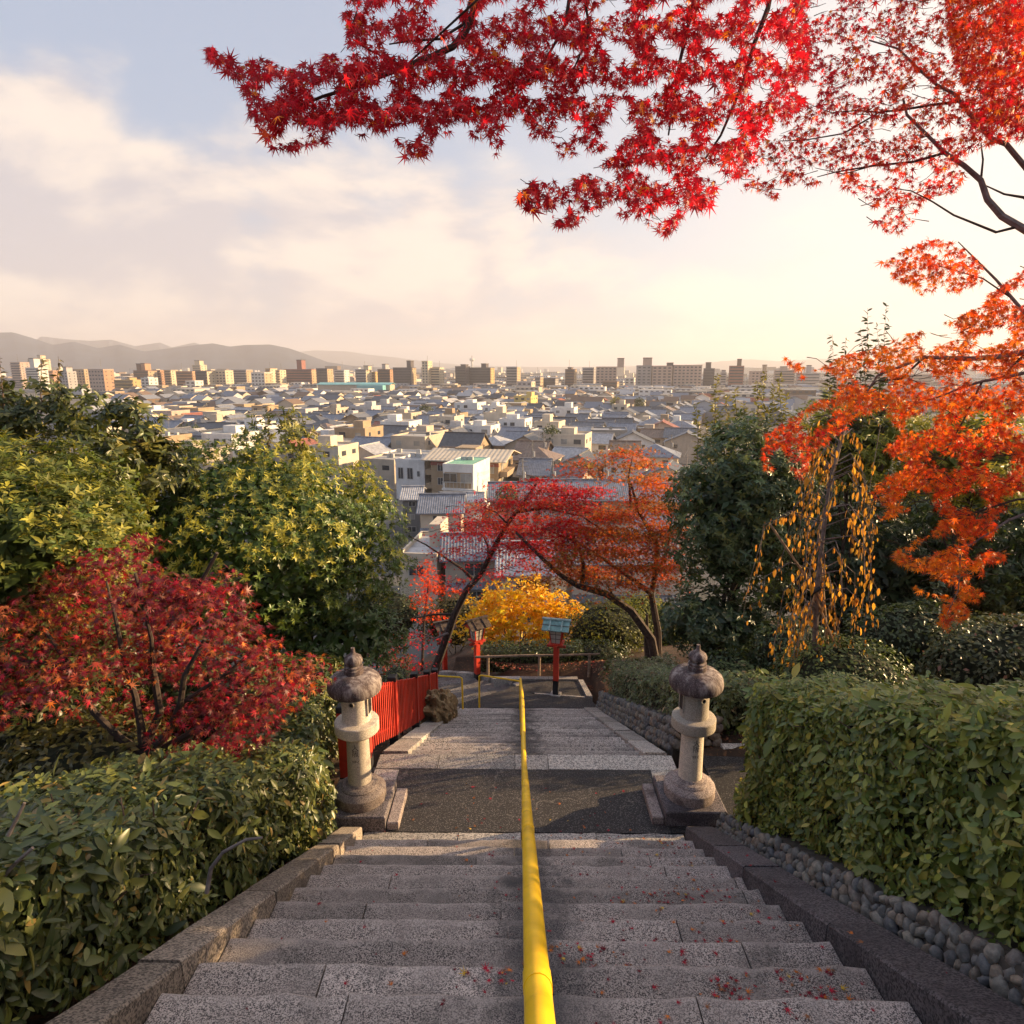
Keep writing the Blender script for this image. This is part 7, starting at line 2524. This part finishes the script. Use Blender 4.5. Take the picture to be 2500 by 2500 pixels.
# ------------------------------------------------------------------ hills
def hill(name, pts, Y, depth, color):
    xs = [p[0] for p in pts]
    n = 220
    V, F = [], []
    rng = np.random.default_rng(int(Y))
    prof_ = []
    for i in range(n + 1):
        px = xs[0] + (xs[-1] - xs[0]) * i / n
        py = np.interp(px, xs, [p[1] for p in pts])
        prof_.append(PY(px, py, Y))
    rows = 14
    for j in range(rows + 1):
        t = j / rows
        for i, p in enumerate(prof_):
            tri = 1 - abs(2 * t - 1) ** 1.15
            sp = 1 + 0.10 * math.sin(i * 0.37 + 3 * t) * (1 - abs(2 * t - 1)) * (t < 0.5) + 0.07 * math.sin(i * 0.9 + 5 * t)
            zz = CITY_Z - 3 + max(0.5, p.z - CITY_Z + 3) * (tri if abs(t - 0.5) < 1e-6 else tri * min(1.0, sp))
            y = Y + depth * (t - 0.5) * 2
            nz = 0 if abs(t - 0.5) < 1e-6 else rng.normal(0, 2.0)
            V.append((p.x * y / Y, y, zz + nz))
    for j in range(rows):
        for i in range(n):
            a = j * (n + 1) + i
            F.append((a, a + 1, a + n + 2, a + n + 1))
    m = simple(name + '_hazed_forest', color, rough=1.0, var=0.4, scale=0.008, spec=0.0)  # forest colour shifted to blue, distance haze put into the colour
    obj(name, mesh_py(name, V, F, [m], True), kind='structure')


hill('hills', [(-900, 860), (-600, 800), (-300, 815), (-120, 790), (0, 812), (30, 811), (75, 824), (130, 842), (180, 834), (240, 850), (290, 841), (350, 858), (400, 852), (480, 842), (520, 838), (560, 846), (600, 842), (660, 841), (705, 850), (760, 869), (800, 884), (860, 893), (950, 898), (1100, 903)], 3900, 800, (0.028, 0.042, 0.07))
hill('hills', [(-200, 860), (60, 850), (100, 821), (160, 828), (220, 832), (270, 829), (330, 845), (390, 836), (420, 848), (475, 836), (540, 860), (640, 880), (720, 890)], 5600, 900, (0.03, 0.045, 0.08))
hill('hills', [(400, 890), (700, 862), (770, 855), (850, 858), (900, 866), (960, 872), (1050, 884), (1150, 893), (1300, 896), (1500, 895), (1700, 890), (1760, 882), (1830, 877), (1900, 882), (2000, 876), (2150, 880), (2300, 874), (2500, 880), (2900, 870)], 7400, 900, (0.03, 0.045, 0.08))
# ------------------------------------------------------------------ overhanging maples
def in_poly(pts, poly):
    x, y = pts[:, 0], pts[:, 1]
    inside = np.zeros(len(pts), bool)
    j = len(poly) - 1
    for i in range(len(poly)):
        xi, yi = poly[i]
        xj, yj = poly[j]
        c = ((yi > y) != (yj > y)) & (x < (xj - xi) * (y - yi) / (yj - yi + 1e-9) + xi)
        inside ^= c
        j = i
    return inside


rngO = np.random.default_rng(91)
MAP7F = tmpl_maple(7, 0.22)


def spray_points(poly, n, depth, thick, rng, gapf=26.0, gap=0.0):
    """points of a leafy spray: a slab of real thickness round the depth surface"""
    P2 = np.zeros((0, 2))
    xs, ys = [p[0] for p in poly], [p[1] for p in poly]
    while len(P2) < n:
        c = np.stack([rng.uniform(min(xs), max(xs), n), rng.uniform(min(ys), max(ys), n)], 1)
        c = c[in_poly(c, poly)]
        if gap > 0:
            q = np.stack([c[:, 0] / gapf, c[:, 1] / gapf, c[:, 0] * 0], 1)
            c = c[lump(q, 1.0, 3.3) > -1 + gap + rng.uniform(-0.25, 0.25, len(c))]
        P2 = np.concatenate([P2, c])
    P2 = P2[:n]
    dep = np.array([depth(a, b) for a, b in P2]) + rng.normal(0, thick, n)
    R0 = np.array([tuple(ray(a, b)) for a, b in P2])
    return R0 * dep[:, None], P2


def spray(root, polys, size, colf, rng, indiv=0, tmpl=None, face=0.55):
    P, Q = [], []
    for poly, n, depth, thick, gap in polys:
        a, b = spray_points(poly, n, depth, thick, rng, 21.0, gap)
        P.append(a)
        Q.append(b)
    P, Q = np.concatenate(P), np.concatenate(Q)
    n = len(P)
    az = rng.random(n) * 6.28
    # blades hang from their stalks: tips down and outward, faces tilted every way
    H = unit(np.stack([np.cos(az) * 0.55, np.sin(az) * 0.55, -0.75 + rng.normal(0, 0.45, n)], 1))
    Nn = unit(rng.normal(0, 0.75, (n, 3)) + np.array([0, -face, face]))
    S = size * np.exp(rng.normal(0, 0.2, n))
    C = colf(P, Q, rng)
    tm = tmpl or MAP7F
    if indiv:
        k = leaf_parts(P, Nn, H, S, C, tm, M['leaf_thin'], root, indiv, root.name)
        P, Nn, H, S, C, Q = P[k], Nn[k], H[k], S[k], C[k], Q[k]
    foliage('crown', P, Nn, H, S, C, tm, M['leaf_thin'], root)


def branch_px(root, pts, dep, r0, r1, mat, name='branch', sides=7):
    q = []
    n = len(pts)
    for i, (px, py) in enumerate(pts):
        d = dep if not callable(dep) else dep(px, py)
        q.append(PD(px, py, d))
    MB().tube(q, [r0 + (r1 - r0) * i / (n - 1) for i in range(n)], sides).build(name, mat, root)
    return q


def twigs_px(root, polys, depth, n, rng, mat, length=30, r=0.0016):
    mb = MB()
    for poly in polys:
        P, Q = spray_points(poly, n, depth, 0.12, rng)
        for p, q in zip(P, Q):
            a = rng.normal(0, 0.5)
            d = PD(q[0] + length * math.cos(a) * rng.choice([-1, 1]), q[1] + length * 0.6 * math.sin(a) - 10, depth(q[0], q[1]) + rng.normal(0, 0.1))
            p = Vector(p)
            md = p.lerp(d, 0.5) + Vector((0, 0, rng.normal(0, 0.015)))
            mb.tube([p, md, d], [r * 0.5, r * 0.8, r], 4, caps=False)
    mb.build('twigs', mat, root, kind='stuff')


# --- crimson maple reaching over the stairs from above and behind on the right
dA = lambda px, py: 2.75 + 0.0004 * (px - 900)
tA = Vector((3.9, -1.2, gz(3.9, -1.2)))
mA = thing('crimson_maple', 'crimson maple whose leafy limbs hang into the top of the view', 'tree', tuple(tA))
hub = Vector((3.3, -0.2, 2.0))
MB().tube([tA - Vector((0, 0, 0.2)), (3.8, -0.9, 0.9), hub, (2.6, 0.6, 2.6)], [0.17, 0.14, 0.11, 0.06], 10).build('trunk', M['bark'], mA)
polyA = [(495, 112), (560, 128), (600, 150), (640, 140), (700, 165), (760, 150), (830, 120), (850, 80), (835, 30), (830, -80), (1050, -80), (1070, 60), (1120, 90), (1130, -80), (1560, -80), (1560, 230), (1500, 250), (1490, 330), (1470, 372), (1440, 372), (1420, 340), (1400, 385), (1365, 378), (1330, 340), (1290, 330), (1250, 320), (1210, 375), (1190, 345), (1100, 320), (1070, 340), (1050, 380), (990, 388), (970, 345), (950, 330), (870, 330), (830, 345), (770, 352), (710, 368), (660, 362), (640, 330), (610, 290), (600, 250), (585, 205), (545, 170), (510, 145)]
polyB = [(1540, -80), (1550, 160), (1535, 250), (1535, 300), (1500, 380), (1440, 420), (1390, 440), (1300, 445), (1268, 470), (1262, 500), (1330, 540), (1390, 558), (1440, 530), (1500, 525), (1570, 530), (1590, 555), (1625, 575), (1645, 560), (1680, 510), (1740, 505), (1755, 450), (1830, 430), (1860, 330), (1960, 260), (1980, 120), (1960, -80)]
spray(mA, [(polyA, 4900, dA, 0.18, 0.58), ([(620, 180), (900, 170), (1100, 110), (1450, 60), (1450, 240), (1200, 290), (900, 310), (660, 320)], 1300, dA, 0.18, 0.45),
           (polyB, 5000, lambda px, py: 3.0 + 0.0003 * (px - 1500), 0.22, 0.56)], 0.038,
      lambda P, Q, rng: np.where((rng.random(len(P)) < 0.035)[:, None], np.array([[0.66, 0.25, 0.02]]), np.array([[0.46, 0.008, 0.032]]) * (1 - 0.55 * rng.random((len(P), 1)) ** 2) + np.array([[0.10, 0.015, 0.0]]) * rng.random((len(P), 1))) * np.exp(rng.normal(0, 0.15, (len(P), 1))), rngO, indiv=300)
for pts, r0, r1 in (([(1165, -70), (1155, 30), (1135, 80), (1105, 115), (1050, 140), (985, 165), (920, 190), (860, 215), (790, 235), (720, 262)], 0.019, 0.005),
                    ([(1170, -70), (1130, 60), (1075, 95), (1000, 100), (950, 108)], 0.008, 0.003), ([(985, 165), (880, 110), (860, 60), (880, 0)], 0.004, 0.002),
                    ([(1710, -70), (1690, 20), (1660, 150), (1642, 260), (1632, 330)], 0.012, 0.004), ([(1890, -70), (1875, 20), (1840, 110), (1815, 200), (1790, 260), (1760, 330), (1700, 420)], 0.014, 0.004),
                    ([(1400, -70), (1380, 60), (1330, 150), (1260, 230)], 0.010, 0.003), ([(1420, -60), (1440, 80), (1400, 170), (1370, 230)], 0.007, 0.003)):
    q = branch_px(mA, pts, dA, r0, r1, M['bark_dark'])
    # out of the frame the limb runs back to the trunk
    MB().tube([q[0], q[0].lerp(hub, 0.5) + Vector((0, 0, 0.25)), hub], [r0, r0 * 1.8, r0 * 2.6], 7).build('limb', M['bark_dark'], mA)
twigs_px(mA, [polyA, polyB], dA, 110, rngO, M['bark_dark'])

# --- orange and red maple at the right
dB = lambda px, py: 4.3 + 0.0007 * (2500 - px) + 0.0004 * max(0, py - 600)
tB = Vector((5.0, 4.4, gz(5.0, 4.4)))
mB = thing('orange_red_maple', 'maple turning from red to orange, leaning in from the right edge', 'tree', tuple(tB))
f1 = PD(2560, 640, 4.4)
f2 = PD(2600, 880, 4.4)
MB().tube([tB - Vector((0, 0, 0.2)), (4.75, 4.3, -1.4), tuple(f2 + Vector((0.35, 0, -0.1))), tuple(f1 + Vector((0.3, 0, 0.1))), tuple(f1 + Vector((0.35, -0.1, 1.4)))], [0.15, 0.125, 0.10, 0.075, 0.04], 10).build('trunk', M['bark_grey'], mB)
BR = [([(2620, 660), (2560, 595), (2500, 559), (2447, 528), (2411, 487), (2395, 440), (2354, 404), (2307, 373), (2276, 342), (2214, 280), (2205, 240)], 0.030, 0.007),
      ([(2307, 373), (2230, 395), (2130, 405), (2040, 420), (1995, 432)], 0.010, 0.003), ([(2130, 405), (2060, 425), (1990, 410)], 0.005, 0.002),
      ([(2580, 520), (2530, 440), (2457, 352), (2421, 339), (2364, 274), (2328, 228), (2287, 207), (2245, 171), (2194, 119), (2121, 98)], 0.020, 0.005),
      ([(2338, 248), (2276, 256), (2209, 267), (2147, 274), (2059, 326), (1966, 342), (1904, 344)], 0.010, 0.003), ([(2147, 274), (2090, 270), (2030, 275), (1970, 252)], 0.006, 0.002),
      ([(2560, 540), (2483, 554), (2432, 567), (2380, 546), (2328, 525), (2276, 492), (2225, 466), (2188, 461)], 0.011, 0.003),
      ([(2600, 560), (2500, 482), (2452, 474), (2400, 450)], 0.012, 0.004), ([(2395, 440), (2400, 390), (2395, 350)], 0.008, 0.004),
      ([(2600, 880), (2473, 730), (2432, 683), (2380, 631), (2339, 590)], 0.014, 0.003), ([(2473, 730), (2400, 680), (2330, 660), (2260, 640)], 0.006, 0.002),
      ([(2620, 850), (2500, 860), (2442, 871), (2371, 876), (2305, 874), (2257, 872), (2191, 898), (2143, 916), (2112, 964)], 0.024, 0.006), ([(2257, 872), (2200, 925), (2140, 930), (2100, 975)], 0.009, 0.003),
      ([(2620, 890), (2500, 911), (2451, 922), (2398, 931), (2336, 951), (2301, 966), (2240, 985)], 0.015, 0.004), ([(2520, 850), (2475, 890), (2451, 920)], 0.009, 0.008),
      ([(2398, 931), (2350, 1030), (2312, 1098), (2275, 1112)], 0.007, 0.003), ([(2620, 1240), (2500, 1256), (2462, 1270), (2420, 1298), (2345, 1345), (2340, 1440), (2312, 1500)], 0.013, 0.003),
      ([(2600, 1210), (2480, 1220), (2400, 1245), (2330, 1270), (2290, 1262)], 0.010, 0.003), ([(2230, 1215), (2240, 1250), (2220, 1270)], 0.003, 0.002)]
for pts, r0, r1 in BR:
    branch_px(mB, pts, dB, r0, r1, M['bark_grey'] if r0 > 0.012 else M['bark_dark'])
for a in ((2620, 660), (2580, 520), (2620, 850), (2620, 890), (2620, 1240), (2600, 1210)):
    p = PD(a[0], a[1], dB(*a))
    MB().tube([p, p.lerp(Vector((4.5, 4.4, p.z - 0.3)), 0.6), (4.62, 4.35, p.z - 0.55)], [0.028, 0.04, 0.05], 8).build('limb', M['bark_grey'], mB)
pR1 = [(1940, -80), (1965, 120), (1940, 260), (1850, 350), (1830, 440), (1800, 470), (1860, 470), (1900, 490), (1905, 455), (1960, 450), (2050, 445), (2060, 470), (2110, 470), (2130, 540), (2110, 520), (2150, 560), (2200, 575), (2220, 545), (2260, 530), (2250, 490), (2330, 470), (2370, 420), (2350, 380), (2420, 350), (2440, 300), (2540, 330), (2540, -80)]
pR2 = [(2300, -80), (2320, 130), (2350, 200), (2370, 300), (2420, 350), (2560, 330), (2560, -80)]
pC1 = [(2150, 640), (2195, 620), (2270, 575), (2350, 600), (2400, 650), (2400, 690), (2330, 720), (2300, 700), (2240, 722), (2230, 700), (2185, 680), (2170, 660)]
pC2 = [(2540, 620), (2470, 680), (2390, 730), (2370, 760), (2300, 790), (2350, 800), (2200, 815), (2150, 840), (2060, 868), (1985, 905), (1930, 880), (1918, 870), (1915, 890), (1950, 905), (1960, 925), (2010, 905), (2035, 960), (1960, 1000), (1920, 1030), (1870, 1060), (1855, 1110), (1870, 1150), (1935, 1150), (1965, 1170), (1980, 1110), (2040, 1060), (2110, 1010), (2180, 1030), (2200, 1060), (2160, 1100), (2210, 1140), (2280, 1160), (2340, 1130), (2420, 1120), (2540, 1110)]
pC3 = [(2100, 1220), (2160, 1170), (2240, 1130), (2380, 1110), (2540, 1100), (2540, 1230), (2440, 1250), (2420, 1330), (2465, 1345), (2450, 1370), (2400, 1375), (2410, 1440), (2380, 1470), (2350, 1460), (2370, 1500), (2320, 1540), (2290, 1520), (2310, 1460), (2270, 1450), (2230, 1440), (2250, 1400), (2210, 1385), (2175, 1360), (2200, 1340), (2260, 1310), (2310, 1260), (2260, 1240), (2200, 1250), (2150, 1270)]


def colB(P, Q, rng):
    n = len(P)
    red = np.array([0.36, 0.010, 0.022])
    ora = np.array([0.62, 0.105, 0.014])
    amb = np.array([0.66, 0.27, 0.02])
    bro = np.array([0.25, 0.06, 0.02])
    t = np.clip((Q[:, 1] - 380) / 480, 0, 1) * 0.78 + np.clip((Q[:, 0] - 1900) / 900, 0, 1) * 0.15 + 0.42 * lump(P, 3.4, 6.0) + rng.normal(0, 0.22, n)
    # the lowest left tongue of leaves is redder again
    t -= 0.35 * np.exp(-((Q[:, 0] - 1980) / 140) ** 2 - ((Q[:, 1] - 1080) / 90) ** 2)
    t = np.clip(t, 0, 1.25)[:, None]
    c = np.where(t < 0.75, red + (ora - red) * t / 0.75, ora + (amb - ora) * (t - 0.75) / 0.5)
    b = rng.random(n) < 0.07
    c[b] = bro
    y = rng.random(n) < 0.05
    c[y] = amb
    return np.clip(c * np.exp(rng.normal(0, 0.2, (n, 1))), 0.001, 0.9)


spray(mB, [(pR1, 5400, dB, 0.30, 0.42), (pR2, 3800, dB, 0.3, 0.15), (pC1, 620, dB, 0.15, 0.35), (pC2, 5600, lambda a, b: dB(a, b) + 0.1, 0.32, 0.58), (pC3, 2700, lambda a, b: dB(a, b) + 0.2, 0.25, 0.70)], 0.040, colB, rngO, indiv=300, face=0.4)
twigs_px(mB, [pR1, pC2, pC3], dB, 120, rngO, M['bark_dark'], 50, 0.003)


# ------------------------------------------------------------------ unseen trees added out of frame on the right slope to shade the stairs
for lab, c, rad in (('unseen evergreen added beyond the right edge to shade the stairs', (9.0, 6.6, -1.6), (1.5, 1.2, 1.9)), ('unseen evergreen added uphill on the right bank for its shade', (7.2, 4.2, -0.8), (1.5, 1.7, 1.75))):
    t = thing('evergreen_tree', lab, 'tree', (c[0], c[1], gz(c[0], c[1])))
    tree_trunk(t, (c[0], c[1], gz(c[0], c[1]) - 0.2), c, rad, rngT, 0.13, 6)
    whorl_crown(t, c, rad, rngT, 120, 8, 0.15, (0.04, 0.06, 0.03), (0.06, 0.08, 0.03), 0.8, SLIM_D, M['leaf_wax'], clump=0.45, m=7, droop=0.4)


# ------------------------------------------------------------------ fallen leaves
rngF = np.random.default_rng(12)
FV = []
fcols = {'crimson': (0.36, 0.014, 0.035), 'dark red': (0.17, 0.014, 0.025), 'orange': (0.55, 0.16, 0.03), 'brown': (0.24, 0.10, 0.045), 'yellow': (0.60, 0.38, 0.05)}
variants = {}
for cn, cc in fcols.items():
    for q in range(3):
        tv, tt = tmpl_maple(7, 0.0)
        tv = tv.copy()
        a = rngF.uniform(0.15, 0.45)
        r_ = np.hypot(tv[:, 0], tv[:, 1])
        tv[:, 2] = a * r_ ** 2 * np.where(np.sin(3 * np.arctan2(tv[:, 0], tv[:, 1]) + q) > 0, 1, 0.2) + 0.05
        variants[(cn, q)] = mesh_arrays('fallen_leaf', tv, tt, [M['leaf_dry']], np.tile(np.array(cc) * rngF.uniform(0.8, 1.2), (len(tv), 1)), True)


def stair_z(x, y):
    """top of whatever stone lies at x, y"""
    if 1.80 < x < 2.07 and y < 5.95:
        return nose1(y) + 0.105
    if y < LAND_Y0:
        k = math.ceil((y - Y1) / T1 - 1e-6)
        return -(H1 + k * R1) + 0.006
    if y < LAND_Y1:
        return LAND_Z + 0.001
    if y < F2_Y0:
        return LAND_Z + 0.007
    k = math.ceil((y - F2_Y0) / T2 - 1e-6)
    return LAND_Z - k * R2 + 0.006


n_f = 0
spots = []
clusters = [(1.35, 4.05), (1.55, 5.75), (0.35, 3.05), (1.2, 3.3), (1.62, 4.9), (-0.15, 2.75), (1.0, 2.6), (1.5, 2.65), (0.45, 2.9), (0.9, 3.95)]
while len(spots) < 300:
    u = rngF.random()
    if u < 0.28:
        cx, cy_ = clusters[rngF.integers(len(clusters))]
        x, y = cx + rngF.normal(0, 0.10), cy_ + rngF.normal(0, 0.05)
    elif u < 0.72:
        x, y = 1.75 - abs(rngF.normal(0, 0.75)), rngF.uniform(2.05, 6.0)
    elif u < 0.86:
        x, y = rngF.uniform(-1.6, 1.75), rngF.uniform(2.05, 6.0)
    elif u < 0.93:
        x, y = rngF.uniform(-1.2, 1.4), LAND_Y0 + abs(rngF.normal(0, 0.35))
    elif u < 0.97:
        x, y = rngF.uniform(1.82, 2.05), rngF.uniform(2.3, 5.8)
    else:
        x, y = rngF.uniform(-1.3, 1.6), rngF.uniform(7.6, 13)
    if x < -1.6 or (1.76 < x < 1.82) or x > 2.06:
        continue
    k = (y - Y1) / T1
    if y < LAND_Y0 and (k - math.floor(k) < 0.12 or k - math.floor(k) > 0.95):
        continue
    if LAND_Y0 < y < LAND_Y1 and (x < -1.2 or x > 1.4):
        continue
    spots.append((x, y))
cn_l = list(fcols)
for x, y in spots:
    cn = cn_l[rngF.choice(5, p=[0.36, 0.26, 0.20, 0.12, 0.06])]
    o = bpy.data.objects.new('fallen_leaf', variants[(cn, int(rngF.integers(3)))])
    link(o)
    s = rngF.uniform(0.024, 0.040)
    o.scale = (s, s, s * rngF.uniform(0.5, 1.3))
    o.location = (x, y, stair_z(x, y))
    sl = math.atan(SL1) if x > 1.8 else 0
    o.rotation_euler = (-sl + rngF.normal(0, 0.12), rngF.normal(0, 0.12), rngF.random() * 6.28)
    side = 'right' if x > 0.08 else 'left'
    if sl == 0 and y < LAND_Y0:
        up_ = max(0, 11 - math.ceil((y - Y1) / T1 - 1e-6))
        nth = 'zero first second third fourth fifth sixth seventh eighth ninth tenth eleventh twelfth thirteenth'.split()[up_] if up_ else ''
        wh = ('on the %s step above the landing, %s of the handrail' % (nth, side)) if up_ else 'on the pale edge of the landing, %s of the handrail' % side
    elif sl:
        wh = 'on the %s stretch of the dark sloping curb' % ('upper' if y < 3.2 else 'middle' if y < 4.6 else 'lower')
    elif y < LAND_Y1:
        wh = 'on the asphalt landing, %s of the handrail' % side
    else:
        wh = 'on the lower flight of stairs, %s of the handrail' % side
    tag(o, '%s fallen leaf %s' % (cn, wh), 'fallen leaf', 'fallen maple leaves on the stairs')

# many more small curled ones past the first three hundred
P, S = [], []
while len(P) < 420:
    u = rngF.random()
    if u < 0.35:
        cx, cy_ = clusters[rngF.integers(len(clusters))]
        x, y = cx + rngF.normal(0, 0.13), cy_ + rngF.normal(0, 0.07)
    elif u < 0.8:
        x, y = 1.75 - abs(rngF.normal(0, 0.9)), rngF.uniform(2.05, 6.0)
    else:
        x, y = rngF.uniform(-1.6, 1.5), rngF.uniform(2.05, 6.9)
    k = (y - Y1) / T1
    if x < -1.6 or x > 1.76 or (y < LAND_Y0 and (k - math.floor(k) < 0.1 or k - math.floor(k) > 0.96)) or (y > LAND_Y0 and abs(x) > 1.1):
        continue
    P.append((x, y, stair_z(x, y) + 0.004))
P = np.array(P)
n = len(P)
tm_ = tmpl_maple(7, -0.5)
cl = np.array([fcols[c] for c in cn_l])[rngF.choice(5, n, p=[0.36, 0.28, 0.18, 0.14, 0.04])] * np.exp(rngF.normal(0, 0.2, (n, 1)))
foliage('fallen_leaves', P, unit(np.array([0, 0, 1.0]) + rngF.normal(0, 0.14, (n, 3))), rngF.normal(0, 1, (n, 3)) * np.array([1, 1, 0.1]), rngF.uniform(0.014, 0.026, n), cl, tm_, M['leaf_dry'], None)

# leaf litter on the soil, nobody could count it
P, S = [], []
while len(P) < 9000:
    if rngF.random() < 0.5:
        x, y = rngF.uniform(2.2, 7), rngF.uniform(7.7, 16)
    elif rngF.random() < 0.6:
        x, y = rngF.uniform(-6, -1.98), rngF.uniform(1.5, 16)
    else:
        x, y = rngF.uniform(-1.2, 2.6), rngF.uniform(16.2, 18)
    P.append((x, y, gz(x, y) + 0.015))
P = np.array(P)
n = len(P)
foliage('leaf_litter', P, unit(np.array([0, 0, 1.0]) + rngF.normal(0, 0.3, (n, 3))), rngF.normal(0, 1, (n, 3)), rngF.uniform(0.03, 0.06, n), jitter_col(rngF, n, (0.26, 0.10, 0.05), 0.4, (0.4, 0.28, 0.18), 0.6, (0.3, 0.03, 0.03), 0.15), MAPLE5, M['leaf_dry'], None)

# ------------------------------------------------------------------ haze
hm, N, out = new_mat('haze')
pv_ = N.n('ShaderNodeVolumePrincipled')
pv_.inputs['Color'].default_value = (0.90, 0.89, 0.97, 1)
pv_.inputs['Density'].default_value = 0.00021
pv_.inputs['Anisotropy'].default_value = 0.2
N.l(pv_.outputs[0], out.inputs['Volume'])
mb = MB().box(-9050, 9050, -70, 9450, -33, 330)
hz_ = mb.build('haze', hm)
hz_['kind'] = 'stuff'
